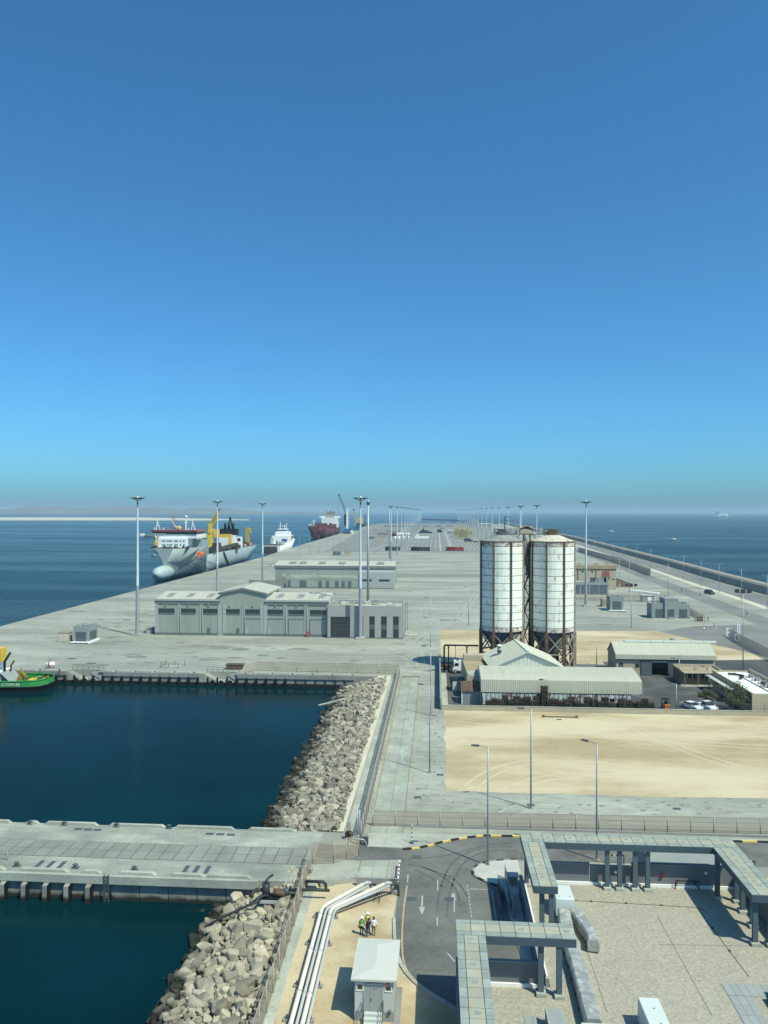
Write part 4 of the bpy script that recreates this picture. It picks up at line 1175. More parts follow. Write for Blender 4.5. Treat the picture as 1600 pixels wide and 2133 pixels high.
# ================================================================== podium building with canopies, lower right
DZ = 1.5; CZ = 6.3
pod = T('podium_building', 'low grey podium with gravel roof in the lower right corner', 'building', (20, 70, 0))
MB().prism([(1.95, 30), (31, 30), (31, 80.9), (8.95, 80.9), (8.95, 63.2), (1.95, 63.2)], 0, DZ - .05).build('base', PODD, pod, True)
MB().prism([(2.25, 30), (30.7, 30), (30.7, 80.6), (9.25, 80.6), (9.25, 62.9), (2.25, 62.9)], DZ - .05, DZ).build('gravel_bed', GRAVEL, pod, True)
def wall(x0, x1, y0, y1, z1=3.55, mat=PODW, name='parapet'):
    w = box(name, mat, pod, x0, x1, y0, y1, 0, z1, True)
    MB().box(x0 - .03, x1 + .03, y0 - .03, y1 + .03, z1, z1 + .08).build('coping', CONC_D, w, True)
    return w
wall(9.3, 15.8, 80.62, 80.92); wall(15.9, 20.0, 80.62, 80.92, 3.35); wall(20.1, 30.6, 80.62, 80.92, 3.7)
wall(8.65, 8.95, 63.5, 80.9, 2.0, PODD); wall(30.72, 31.02, 30, 80.9, 3.55)
wall(2.25, 8.6, 62.9, 63.2, 3.4); wall(1.65, 1.95, 30, 63.2, 3.4, PODD)
MB().box(9.3, 30.6, 80.42, 80.6, DZ, DZ + .28).box(9.0, 9.2, 64, 80.4, DZ, DZ + .28).box(2.3, 8.6, 62.7, 62.88, DZ, DZ + .28).build('upstand', WHITE, pod, True)
# stair head box behind the canopy
bb = P(1345, 1733, 3.9)
m = MB(); xa, xb, ya, yb = 21.9, 32.3, 82.4, 86.5
m.box(xa, xa + .2, ya, yb, 0, 4.1).box(xb - .2, xb, ya, yb, 0, 4.1).box(xa + .2, xb - .2, yb - .2, yb, 0, 4.1).box(xa + .2, xb - .2, ya, yb - .2, 0, 3.0)
o = m.build('roof_enclosure', GREYW); tag(o, 'open grey walled enclosure just behind the canopy', 'enclosure')

def canopy(label, bars):
    root = T('canopy', label, 'canopy', (bars[0][0], bars[0][2], CZ))
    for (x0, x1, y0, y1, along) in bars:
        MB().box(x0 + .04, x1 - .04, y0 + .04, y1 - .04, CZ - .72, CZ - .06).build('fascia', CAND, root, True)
        L, W = ((x1 - x0), (y1 - y0)) if along == 'x' else ((y1 - y0), (x1 - x0))
        n = int(round(L / 1.12)); p = L / n
        cuts = [0, .26 * W, .74 * W, W]
        for k in range(n):
            for j in range(3):
                a0, a1, b0, b1 = k * p + .025, (k + 1) * p - .025, cuts[j] + .025, cuts[j + 1] - .025
                if along == 'x': q = (x0 + a0, x0 + a1, y0 + b0, y0 + b1)
                else: q = (x0 + b0, x0 + b1, y0 + a0, y0 + a1)
                zt = CZ + random.uniform(-.008, .006)
                pn = box('panel', CANT if j == 1 else CANS, root, *q, CZ - .06, zt, True)
                if j == 1 and random.random() < .42:
                    cx, cy = (q[0] + q[1]) / 2 + random.uniform(-.1, .1), (q[2] + q[3]) / 2 + random.uniform(-.1, .1)
                    MB().lathe([(.26, zt - .01), (.24, zt + .03), (.20, zt + .035), (.17, zt + .012), (.06, zt + .03)], cx, cy, 12).build('panel_dent', DENTM, pn, True)  # shallow disc models a round dent with its stain ring in the panel
    return root
random.seed(21)
canA = canopy('U-shaped grey panelled canopy on dark columns at the far side of the podium', [(8.72, 30.3, 79.25, 81.5, 'x'), (8.72, 10.98, 69.9, 79.23, 'y'), (27.75, 30.3, 69.7, 79.23, 'y')])
canB = canopy('L-shaped grey panelled canopy on dark columns nearest the road', [(1.62, 11.1, 61.4, 63.7, 'x'), (1.62, 3.95, 30, 61.38, 'y')])
def column(root, x, y):
    c_ = MB().box(x - .22, x + .22, y - .16, y + .16, DZ, CZ - .72).build('column', CANC, root, True)
    MB().bevbox(x - .4, x + .4, y - .4, y + .4, DZ, DZ + .3, .03).build('footing', CONC_L, c_, True)
for x in (17.4, 18.65, 20.2, 21.45): column(canA, x, 79.7)
for x, y in ((27.95, 78.6), (29.6, 78.0), (29.4, 76.0), (29.3, 73.4), (28.3, 70.4), (29.6, 70.3), (9.6, 70.6), (10.4, 70.3), (9.3, 79.9)): column(canA, x, y)
for x, y in ((8.35, 61.9), (9.75, 61.7), (2.6, 52), (2.6, 45), (3.2, 62.0)): column(canB, x, y)

# plant on the roof
def duct(label, pts, w, h, mat=DUCT, z0=DZ + .15, name='air_duct', seg=1.0):
    root = T(name, label, 'duct', (pts[0][0], pts[0][1], DZ))
    rnd = random.Random(len(label))
    P0 = [Vector(p) for p in pts]; line = [P0[0]]
    for a, b in zip(P0, P0[1:]):
        n = max(1, int(round((b - a).length / seg)))
        line += [a + (b - a) * (k + 1) / n for k in range(n)]
    secs = []
    for k, p in enumerate(line):
        d = (line[min(len(line) - 1, k + 1)] - line[max(0, k - 1)]).normalized(); nn = Vector((-d.y, d.x)) * (w / 2) * rnd.uniform(.97, 1.05)
        q = rnd.uniform(-.03, .05)
        secs.append([(p.x + nn.x, p.y + nn.y, z0), (p.x + nn.x * 1.02, p.y + nn.y * 1.02, z0 + h * .85), (p.x + nn.x * .8, p.y + nn.y * .8, z0 + h + q), (p.x - nn.x * .8, p.y - nn.y * .8, z0 + h + q), (p.x - nn.x * 1.02, p.y - nn.y * 1.02, z0 + h * .85), (p.x - nn.x, p.y - nn.y, z0)])
    m = MB()
    n = 6
    m.add([v for s_ in secs for v in s_], [(k * n + i, k * n + (i + 1) % n, (k + 1) * n + (i + 1) % n, (k + 1) * n + i) for k in range(len(secs) - 1) for i in range(n)])
    m.f += [tuple(range(n))[::-1], tuple((len(secs) - 1) * n + i for i in range(n))]; m.sm += [False, False]
    m.build('duct_run', mat, root, True)
    sp = MB()
    for p in line[1:-1:2]: sp.box(p.x - w / 2 - .1, p.x + w / 2 + .1, p.y - .06, p.y + .06, DZ, z0 + .02)
    sp.build('support', GALV_D, root, True)
    return root
duct('long silver foil-wrapped air duct along the left of the gravel roof', [(11.6, 57.4), (11.75, 64), (11.7, 69.5), (12.0, 73.2)], 1.15, 1.0)
duct('short silver foil duct branching beside the long duct', [(13.0, 73.4), (13.5, 71.5), (13.9, 69.2), (13.7, 68.0)], 1.0, .95)
duct('silver foil duct at the lower edge of the gravel roof', [(17.0, 57.2), (20.5, 57.2)], 1.6, .5)
t = T('duct_casing', 'pale metal duct casing with rivets at the head of the long duct', 'duct', (12.2, 75, DZ))
MB().bevbox(-.85, .85, -1.4, 1.4, .2, 1.85, .04).build('casing', DUCTP, t); MB().box(-.6, .6, -1.2, 1.2, 0, .2).build('stand', GALV_D, t)
m = MB()
for dx in (-.5, .5): m.cyl((dx, -.9, 1.85), (dx, -.9, 1.9), .05, n=6)
m.build('lifting_lug', GALV_D, t)
t = T('duct_casing', 'tall pale metal casing at the bottom edge of the gravel roof', 'duct', (15.95, 55.5, DZ))
MB().bevbox(-.75, .75, -6, 3.6, .1, 1.9, .04).build('casing', DUCTP, t); MB().box(-.6, .6, -5, 3.2, 0, .1).build('stand', GALV_D, t)
m = MB().cyl((.1, 2.3, 1.9), (.1, 2.3, 1.95), .05, n=6).cyl((.1, .6, 1.9), (.1, .6, 1.95), .05, n=6); m.build('lifting_lug', GALV_D, t)
t = T('air_conditioner', 'cream air conditioning unit with two fans at the bottom edge', 'air conditioner', (11.9, 56.2, DZ))
MB().bevbox(-1.3, 1.5, -2.2, .9, .15, 1.1, .04).build('casing', HUTR, t)
for dx in (-.4, .75):
    f = MB().lathe([(.5, 1.1), (.5, 1.22), (.4, 1.24), (.38, 1.14)], dx, -.55, 16).build('fan_ring', GALV_D, t)
    m = MB()
    for k in range(5):
        a = k * 1.256; m.add([(dx + .06 * math.cos(a), -.55 + .06 * math.sin(a), 1.16), (dx + .36 * math.cos(a), -.55 + .36 * math.sin(a), 1.15), (dx + .36 * math.cos(a + .5), -.55 + .36 * math.sin(a + .5), 1.19)], [(0, 1, 2)])
    m.build('fan_blade', GALV, f)
MB().box(-1.2, 1.4, -2, .8, 0, .15).build('stand', GALV_D, t)
t = T('cooling_unit', 'tilted grey ventilation hood beside the canopy footing', 'ventilation hood', (8.9, 57.5, DZ))
MB().exy([(-.55, .1), (.75, .1), (.75, .75), (.35, 1.15), (-.55, 1.15)], -2.4, .9).build('hood', GREYW, t); MB().box(-.7, -.57, -2.5, 1.0, .1, 1.2).build('grille', CONC_L, t)
t = T('roof_tiles', 'strip of grey roof tiles beside the ventilation hood', 'tiles', (7.3, 57, DZ))
for j in range(8):
    for i in range(2): box('tile', TILE, t, i * .62 - .6, i * .62, 2.2 - j * 1.2 - 1.18, 2.2 - j * 1.2, 0, .05)
t = T('roof_tiles', 'L-shaped walkway of grey tiles on the right of the gravel roof', 'tiles', (23.2, 64.4, DZ))
for i in range(7): box('tile', TILE, t, i * .62, i * .62 + .6, -1.55, -.0, 0, .05)
for j in range(9):
    for i in range(3): box('tile', TILE, t, i * .62 - .03 * j, i * .62 + .6 - .03 * j, -1.6 - (j + 1) * 1.2, -1.6 - j * 1.2 - .02, 0, .05)
t = T('roof_hatch', 'dark edged roof upstand with cables at the lower right', 'roof hatch', (26.3, 62.3, DZ))
MB().box(-.25, .0, -9, 0, 0, .7).build('upstand', HULLB, t); MB().box(0, 6, -9, 0, 0, .68).build('lid', TILE, t)
m = MB()
for k in range(4): m.tube([(-.3 + .2 * k, .3, .2), (.3 + .3 * k, -.1 - .1 * k, .85), (1.6, -.5 - .3 * k, .78), (3.2, -1.2 - .3 * k, .78)], .03, 5)
m.build('cables', GALV_D, t)
MB().box(.3, 2.2, -.1, .8, 0, .9).build('cable_box', GREYW, t)
MB().box(1.6, 4.6, .6, 3.2, 0, .12).build('dark_membrane', PODD, t)
ta = MB()
def tape(pts, mb, w=.03, clips=True):
    for a, b in zip(pts, pts[1:]): mb.bar((a[0], a[1], DZ + .03), (b[0], b[1], DZ + .03), w, .03)
    for a, b in zip(pts, pts[1:]) if clips else ():
        n = int((Vector(b) - Vector(a)).length / 3.)
        for k in range(1, n): 
            q = Vector(a) + (Vector(b) - Vector(a)) * k / n; mb.box(q.x - .09, q.x + .09, q.y - .09, q.y + .09, DZ, DZ + .1)
tape([P(1160, 1874, DZ), P(1452, 1891, DZ), P(1470, 1900, DZ)], ta); tape([P(1452, 1891, DZ), P(1560, 2035, DZ)], ta)
tag(ta.build('lightning_conductor', RUST), 'thin lightning conductor tape fixed across the gravel roof', 'conductor tape')
tb = MB()
tape([P(1370, 1910, DZ), P(1483, 2115, DZ)], tb, .012, False); tape([P(1180, 1845, DZ), P(1265, 2110, DZ)], tb, .012, False); tape([P(1370, 1968, DZ), P(1600, 1972, DZ)], tb, .008, False)
tag(tb.build('roof_joint', CONC_D), 'fine straight joints in the gravel of the roof', 'roof joint')
x, y = P(1407, 1852, DZ); t = T('guard_frame', 'low black steel frame standing on the gravel by the back wall', 'frame', (x, y, DZ))
m = MB()
for dx in (0, 2.35): m.cyl((dx, 0, 0), (dx, .0, .85), .04, n=6)
m.bar((0, 0, .85), (2.35, 0, .85), .07); m.bar((0, 0, .1), (.5, .6, .85), .05); m.bar((2.35, 0, .1), (1.85, .6, .85), .05)
m.build('frame_bars', HULLB, t)
for px, py, lab in ((1282, 1815, 'left'), (1470, 1818, 'right')):
    x, z = Q(px, py, 80.6); o = MB().cyl((x, 80.6, z), (x, 80.45, z), .14, n=12).build('wall_light', WHITE); tag(o, f'round white bulkhead light on the back wall, {lab} one', 'wall light', 'bulkhead lights')
x, z = Q(1379, 1823, 80.6); t = T('hose_reel', 'red fire hose reel on the shaded back wall', 'hose reel', (x, 80.6, z))
MB().cyl((0, 0, 0), (0, -.18, 0), .2, n=14).build('reel', RED, t); MB().cyl((0, -.18, 0), (0, -.24, 0), .1, n=10).build('hub', HULLB, t)
# gate leaf and screens between the corner pavement and the podium
x, y = P(1052, 1880); t = T('steel_gate', 'folded dark steel gate leaves beside the corner pavement', 'gate', (x, y, .0), R(-4))
for k, (a, b_) in enumerate((((-.7, 2.2), (-.2, -.2)), ((-.2, 1.4), (.35, -2.2)), ((-.9, .4), (-.45, -2.4)))):
    m = MB(); (x0, y0), (x1, y1) = a, b_
    for z in (.1, .5, .9, 1.3): m.bar((x0, y0, z), (x1, y1, z), .06)
    for q in range(7):
        u = q / 6; m.bar((x0 + (x1 - x0) * u, y0 + (y1 - y0) * u, .1), (x0 + (x1 - x0) * u, y0 + (y1 - y0) * u, 1.3), .05)
    l = m.build('gate_leaf', GALV_D if k != 1 else GALV, t)
    MB().add([(x0, y0, .15), (x1, y1, .15), (x1, y1, .8), (x0, y0, .8)], [(0, 1, 2, 3)]).build('infill_sheet', HULLB if k == 0 else CONC_D, l)
fence('beige mesh screen between gate leaves and podium wall', [(7.5, 84.2), (7.6, 76)], 1.6, 2.0, MESHB, 2)
x, y = P(1075, 1866); t = T('electric_box', 'pale cabinet against the shaded podium wall', 'cabinet', (8.2, 83.0, 0.))
MB().bevbox(-.6, .5, -.4, .5, .0, 1.0, .03).build('cabinet', CONC_L, t); box('cabinet_lid', PAVE_W, t, -.7, .6, -.5, .6, 1.0, 1.1)
for k, (px, py) in enumerate(((1283, 1800), (1392, 1800), (1555, 1812))):
    x, y = P(px, py); t = T('hoop_barrier', f'low striped hoop barrier by the road, {["left", "middle", "right"][k]} one', 'barrier', (x, y, 0), 0, 'hoop barriers')
    MB().cyl((-.9, 0, 0), (-.9, 0, 1), .06, n=8).cyl((.9, 0, 0), (.9, 0, 1), .06, n=8).build('leg', KBLACK, t)
    for q in range(6): MB().bar((-.9 + q * .3, 0, 1), (-.6 + q * .3, 0, 1), .11).build('stripe', (KYEL, KBLACK)[q % 2], t)
# ================================================================== masts and lamp posts
MH = 44.2
def mast_proto():
    t = T('floodlight_mast', 'x', 'floodlight mast', (0, 0, 0), 0, 'high floodlight masts')
    MB().cyl((0, 0, .5), (0, 0, 16), .62, .48, n=14, caps=False).build('lower_shaft', GALV, t)
    MB().cyl((0, 0, 16), (0, 0, MH - 1.2), .46, .22, n=12, caps=False).build('upper_shaft', M('mast_upper', (.62, .68, .70), .45, .05, metal=.1), t)
    MB().bevbox(-1.5, 1.5, -1.1, 1.1, 0, .55, .05).build('footing', CONC_L, t)
    m = MB().cyl((0, 0, MH - 2.2), (0, 0, MH + .2), .25, .18, n=10)
    for k in range(6):
        a = k * math.pi / 3; m.bar((.2 * math.cos(a), .2 * math.sin(a), MH - 1.1), (1.7 * math.cos(a), 1.7 * math.sin(a), MH - .3), .1)
    m.build('head_frame', GALV_D, t)
    MB().lathe([(.3, MH), (.3, MH + .2), (.1, MH + .45)], n=10).build('top_cap', WHITE, t)
    me = MB().exy([(-.1, -.15), (.95, .25), (.95, .4), (0, .3)], -.38, .38).mesh('floodlight'); me.materials.append(LAMP)
    for k in range(8):
        a = k * math.pi / 4; inst(me, 'floodlight', t, (1.35 * math.cos(a), 1.35 * math.sin(a), MH - .45), (0, 0, a))
    return t
MAST = mast_proto()
_first = [True]
def mast(x, y, label, rz=0.):
    if _first[0]:
        MAST.location = (x, y, 0); MAST['label'] = label; _first[0] = False; MAST.rotation_euler = (0, 0, rz); return MAST
    return copy_thing(MAST, (x, y, 0), rz, label)
mast(-95.4, 239.5, 'tall floodlight mast nearest the left edge, beside the grey transformer kiosk')
mast(X(453, 335), 335, 'tall floodlight mast in front of the yellow crane of the dredger', .3)
mast(X(547, 421), 421, 'tall floodlight mast rising behind the gable of the grey hall', .2)
mast(X(751, 239), 239, 'tall floodlight mast standing in front of the office block', .1)
mast(X(1221, 329), 329, 'tall floodlight mast just right of the silos', .25)
for k in range(17):
    y = 600 + 100 * k
    mast(-35.5 - k * .55, y, f'{ORD[k]} floodlight mast of the left far row, counted from the near end', k * .21)
for k in range(19):
    y = 514 + 100 * k
    mast(66 - k * .2, y, f'{ORD[k]} floodlight mast of the right far row, counted from the near end', k * .23)
mast(X(1085.5, 575), 575, 'floodlight mast almost touching the second mast of the right far row')
def camera_mast(x, y, label, h=43.):
    t = T('camera_mast', label, 'mast', (x, y, 0), 0, 'camera masts')
    MB().cyl((0, 0, 0), (0, 0, h), .55, .3, n=12).build('shaft', GALV, t); MB().lathe([(.5, h - .6), (.6, h), (.45, h + .5), (.1, h + .7)], n=10).build('camera_head', LAMP, t)
    MB().ico((0, 0, h + .7), .35).build('dome', WHITE, t); MB().box(-.9, .9, -.9, .9, 0, .5).build('footing', CONC_L, t)
camera_mast(X(767, 290), 290, 'slim camera mast just right of the mast at the office block')
camera_mast(X(811.5, 640), 640, 'slim camera mast at the near end of the left far row')

def lamp_proto(name, h, kind, label='x', group='lamp posts'):
    t = T(name, label, 'lamp post', (0, 0, 0), 0, group)
    MB().cyl((0, 0, .1), (0, 0, h), .13, .075, n=8).build('pole', GALV, t)
    MB().box(-.28, .28, -.28, .28, 0, .14).build('foot', CONC_D, t)
    if kind == 'arm':
        MB().bar((0, 0, h - .03), (-1.1, 0, h + .12), .07).build('arm', GALV, t); MB().exy([(-1.9, .1), (-1.0, .02), (-1.0, .2), (-1.8, .22)], -.16, .16).build('lantern', GALV_D, t).location = (0, 0, h)
    if kind == 'tee':
        MB().bar((-1.2, 0, h), (1.2, 0, h), .06).build('arm', GALV, t)
        for s_ in (-1, 1): MB().box(s_ * 1.45 - .35, s_ * 1.45 + .35, -.14, .14, h - .05, h + .06).build('lantern', CONC_L, t)
    if kind == 'flood':
        MB().bar((-1.6, 0, h - .1), (1.6, 0, h - .1), .12).build('arm', GALV_D, t)
        for dx in (-1.5, 0, 1.5): MB().box(dx - .5, dx + .5, -.25, .25, h - .05, h + .8).build('floodlight', LAMP, t)
    return t
def place(proto, spots):
    for k, (x, y, rz, lab) in enumerate(spots):
        if k == 0: proto.location = (x, y, 0); proto.rotation_euler = (0, 0, rz); proto['label'] = lab
        else: copy_thing(proto, (x, y, 0), rz, lab)
def pp(px, py): return P(px, py)
sp = []
for (px, py, rz, lab) in ((1016, 1803, 0, 'street lamp with one arm on the tip of the corner pavement'), (1243, 1792, -.5, 'street lamp with one arm rising behind the U-shaped canopy'),
                          (1106, 1684, .2, 'street lamp at the near edge of the sand yard, left one'), (895, 1610, 0, 'street lamp beside the slab lane, nearest of its row'),
                          (897, 1490, 0, 'street lamp beside the slab lane, second from the camera'), (897, 1399, 0, 'street lamp in the silo shadow by the slab lane'),
                          (897, 1336, 0, 'street lamp by the lane with its arm level with the office roof'), (976, 1303, .3, 'slim street lamp on the apron left of the silos')):
    x, y = pp(px, py); sp.append((x, y, rz, lab))
place(lamp_proto('street_lamp', 13.4, 'arm', group='street lamps'), sp)
sp = []
for k, (px, py) in enumerate(((1598, 1271), (1544.5, 1251), (1498, 1235), (1460.5, 1222), (1424.5, 1209), (1355.5, 1189), (1326, 1181.5), (1300, 1175), (1277.5, 1168.5), (1257, 1163), (1238, 1158))):
    x, y = pp(px, py); sp.append((x, y, 0, f'{ORD[k]} two-armed lamp post along the sea road, counted from the right edge'))
place(lamp_proto('road_lamp', 14.2, 'tee', group='lamp posts of the sea road'), sp)
sp = []
for (px, py, lab) in ((1548, 1402, 'tall lamp post carrying three floodlights near the mesh fence'),):
    x, y = pp(px, py); sp.append((x, y, 0, lab))
place(lamp_proto('floodlight_post', 20, 'flood', group='posts with three floodlights'), sp)
sp = []
for (px, py, lab) in ((1315, 1307, 'lamp post carrying three floodlights behind the sand lot'),):
    x, y = pp(px, py); sp.append((x, y, 0, lab))
place(lamp_proto('floodlight_post', 14.3, 'flood', group='posts with three floodlights'), sp)
sp = []
for k, (px, py) in enumerate(((1392, 1241), (1311, 1233), (1290, 1225))):
    x, y = pp(px, py); sp.append((x, y, .8, f'thin lamp post on the apron near the grey kiosks, {["right", "middle", "left"][k]} one'))
place(lamp_proto('street_lamp', 15, 'tee', group='thin lamp posts near the kiosks'), sp)
sp = []
for k, (px, py) in enumerate(((624, 1161), (645, 1157), (664, 1153), (680, 1150), (695, 1146), (708, 1142))):
    x, y = pp(px, py); sp.append((x, y, 0, f'thin white pole on the left quay behind the second hall, {ORD[k]} from the left'))
place(lamp_proto('quay_pole', 17, 'arm', group='thin quay poles'), sp)
sp = []
for (px, py, h, lab) in ((1243, 1385, 6.5, 'short two-armed lamp on the sand lot beside the beige warehouse'),):
    x, y = pp(px, py); sp.append((x, y, 0, lab))
place(lamp_proto('yard_lamp', 6., 'tee', group='yard lamps'), sp)
sp = []
for (px, py, lab) in ((1409, 1483, 'yard lamp behind the low wall between the parked cars and the forklift'), (1142, 1474, 'yard lamp in front of the rusty shed wall'), (1415, 1422, 'yard lamp in front of the warehouse gate'), (1477, 1442, 'yard lamp left of the white-roofed office')):
    x, y = pp(px, py); sp.append((x, y, 0, lab))
place(lamp_proto('yard_lamp', 5.6, 'arm', group='yard lamps'), sp)

# ================================================================== grey maintenance hall
HY = 242.
hall = T('maintenance_hall', 'long pale grey hall with central gable and roller doors', 'building', (-50, HY, 0))
def hx(px): return X(px, HY)
def hz(py, px=560): return Q(px, py, HY)[1]
xL, xG0, xG1, xR = hx(324), hx(458), hx(554), hx(686)
BD = 20.
EZ = 10.1
for a, b_, nm in ((xL, xG0, 'left_wall'), (xG1, xR, 'right_wall')):
    box('wall', HALL, hall, a, b_, HY, HY + BD, 0, EZ, True)
    MB().exx([(HY - .25, EZ), (HY - .25, EZ + .9), (HY, EZ + .9), (HY, EZ)], a - .15, b_ - .01).build('fascia', FASC, hall, True)
    MB().exx([(HY - .45, EZ + .92), (HY - .45, EZ + 1.5), (HY - .3, EZ + 1.5), (HY - .3, EZ + .92)], a - .2, b_ - .01).build('gutter', HALL2, hall, True)
    MB().ribs(a - .15, b_ - .01, [(HY - .3, EZ + 1.35), (HY + BD * .5, EZ + 2.9), (HY + BD + .3, EZ + 1.35)], 1.0, .08).build('roof', HROOF, hall, True)
    MB().exx([(HY, EZ + .01), (HY + BD * .5, EZ + 2.85), (HY + BD, EZ + .01)], a + .01, b_ - .02).build('gable_end', HALL2, hall, True)
GZ = 13.6
box('gable_block', HALL, hall, xG0, xG1, HY - .02, HY + BD + .5, 0, GZ, True)
xm = (xG0 + xG1) / 2
MB().exy([(xG0, GZ), (xG1, GZ), (xm, GZ + 1.5)], HY - .02, HY + BD + .5).build('gable_top', HALL, hall, True)
for s_ in (0, 1):
    e0, e1 = (xG0 - .6, GZ + .15), (xG1 + .6, GZ + .15)
    a = e0 if s_ == 0 else e1
    MB().exy([(a[0], a[1] - .55), (a[0], a[1]), (xm, GZ + 1.85), (xm, GZ + 1.3)], HY - .5, HY + BD + .8).build('gable_roof', HROOF, hall, True)
    MB().exy([(a[0], a[1] - .6), (a[0], a[1] - .05), (xm, GZ + 1.8), (xm, GZ + 1.25)], HY - .56, HY - .505).build('barge_board', FASC, hall, True)
# pilasters and skirting
for px in (327, 374, 420, 458, 468, 508, 546, 554, 594, 638, 684):
    x = hx(px); box('pilaster', HALL2, hall, x - .55, x + .55, HY - .18, HY - .03, .5, EZ - .05, True)
for px in (375.5, 421.5, 509.5, 595.5, 639.5):
    x = hx(px); MB().cyl((x, HY - .3, .3), (x, HY - .3, EZ + .2), .09, n=6).build('downpipe', FASC, hall, True)
box('plinth', HALLBASE, hall, xL - .05, xR, HY - .22, HY - .19, 0, .75, True)
box('end_wall', HALL2, hall, xL - .12, xL - .01, HY, HY + BD, .0, EZ, True)
for px0, px1 in ((331, 364), (375, 408), (419, 453), (466, 500), (511, 544), (558, 591), (602, 636), (647, 680)):
    a, b_ = hx(px0), hx(px1)
    w = box('strip_window', GLASS, hall, a, b_, HY - .12, HY - .04, hz(1279), hz(1270), True)
    MB().box(a - .1, b_ + .1, HY - .2, HY - .121, hz(1270), hz(1270) + .15).box(a - .1, b_ + .1, HY - .2, HY - .121, hz(1279) - .15, hz(1279)).build('window_frame', FASC, w, True)
    m = MB(); n = 9
    for k in range(1, n): m.box(a + (b_ - a) * k / n - .06, a + (b_ - a) * k / n + .06, HY - .16, HY - .121, hz(1279), hz(1270))
    m.build('mullion', LOUV, w, True)
for k, (px0, px1) in enumerate(((511, 544), (558, 591), (602.6, 634), (647, 680))):
    a, b_ = hx(px0), hx(px1); zt = hz(1289.5)
    d = box('roller_door', SHUT, hall, a, b_, HY - .1, HY - .03, .1, zt, True)
    m = MB()
    for j in range(1, 10): m.box(a, b_, HY - .12, HY - .101, zt * j / 10, zt * j / 10 + .06)
    m.build('door_slat', HALL, d, True)
    MB().box(a - .12, a - .01, HY - .2, HY - .03, 0, zt + .2).box(b_ + .01, b_ + .12, HY - .2, HY - .03, 0, zt + .2).box(a, b_, HY - .2, HY - .03, zt, zt + .25).build('door_frame', FASC, d, True)
    if k < 2: MB().box(a + .1, a + 1.0, HY - .16, HY - .121, .1, 2.2).build('wicket_door', HALL2, d, True)
for px in (436, 496.5):
    x = hx(px); d = box('door', LOUV, hall, x - .45, x + .45, HY - .24, HY - .16, .1, 2.3, True)
    MB().box(x - .55, x + .55, HY - .26, HY - .241, 2.3, 2.42).build('door_frame', FASC, d, True)
for px in (346, 394, 436, 479, 528, 575, 619):
    x = hx(px); box('wall_lamp', CONC_L, hall, x - .2, x + .2, HY - .4, HY - .19, hz(1262), hz(1262) + .3, True)
for px, py in ((357, 1237), (398, 1237), (441, 1238), (585, 1238), (628, 1238), (672, 1238)):
    x = X(px, HY + 5); z = EZ + 1.35 + 1.55 * .5 + .12
    MB().add([(x - 1.0, HY + 2.5, EZ + 1.35 + .5), (x + 1.0, HY + 2.5, EZ + 1.35 + .5), (x + 1.0, HY + 7.5, EZ + 1.35 + 1.26), (x - 1.0, HY + 7.5, EZ + 1.35 + 1.26)], [(0, 1, 2, 3)]).build('skylight', SKYL, hall, True)
# office block at the right end
OY = 240.
ox = lambda px: X(px, OY)
oz = lambda py: Q(760, py, OY)[1]
office = T('office_block', 'flat-roofed grey office block joined to the right end of the hall', 'building', (-22, OY, 0))
a, b_ = ox(683), ox(839.5); OT = oz(1262); OD = 16.
box('wall', HALLOFF, office, a, b_, OY + .25, OY + OD, 0, OT - 1.2, True)
m = MB()
m.box(a, b_, OY, OY + .24, OT - 3.2, OT).box(a, a + .3, OY + .25, OY + OD, OT - 1.2, OT).box(b_ - .3, b_, OY + .25, OY + OD, OT - 1.2, OT).box(a + .3, b_ - .3, OY + OD - .3, OY + OD, OT - 1.2, OT)
m.build('parapet', HALLOFF, office, True)
box('roof_deck', HROOF, office, a + .31, b_ - .31, OY + .26, OY + OD - .31, OT - 1.2, OT - 1.1, True)
wins = [(770, 781), (794.5, 806), (819.5, 831)]
segs = [ox(683), ox(689)] 
for p0, p1 in ((683, 689), (730, 745.5), (745.6, 756), (757, 769.8), (781.2, 794.3), (806.2, 819.3), (831.2, 839.5)):
    box('pier', HALLOFF, office, ox(p0), ox(p1) - .01, OY, OY + .24, .0, OT - 3.21, True)
w = box('entrance_glazing', GLASS, office, ox(689), ox(730), OY + .15, OY + .22, .3, oz(1285.5), True)
m = MB()
for k in range(1, 8): m.box(ox(689) + (ox(730) - ox(689)) * k / 8 - .05, ox(689) + (ox(730) - ox(689)) * k / 8 + .05, OY + .1, OY + .149, .3, oz(1285.5))
for k in range(1, 5): m.box(ox(689), ox(730), OY + .08, OY + .099, .3 + (oz(1285.5) - .3) * k / 5 - .05, .3 + (oz(1285.5) - .3) * k / 5 + .05)
m.build('mullion', GALV_D, w, True)
box('upper_panel', HALLOFF, office, ox(689), ox(720), OY + .02, OY + .24, oz(1285.5), OT - 3.21, True)
box('dark_panel', DARKP, office, ox(720), ox(730), OY - .02, OY + .24, oz(1285.5), OT, True)
box('dark_panel', DARKP, office, ox(745.5), ox(757), OY + .06, OY + .24, 0.01, oz(1276), True)
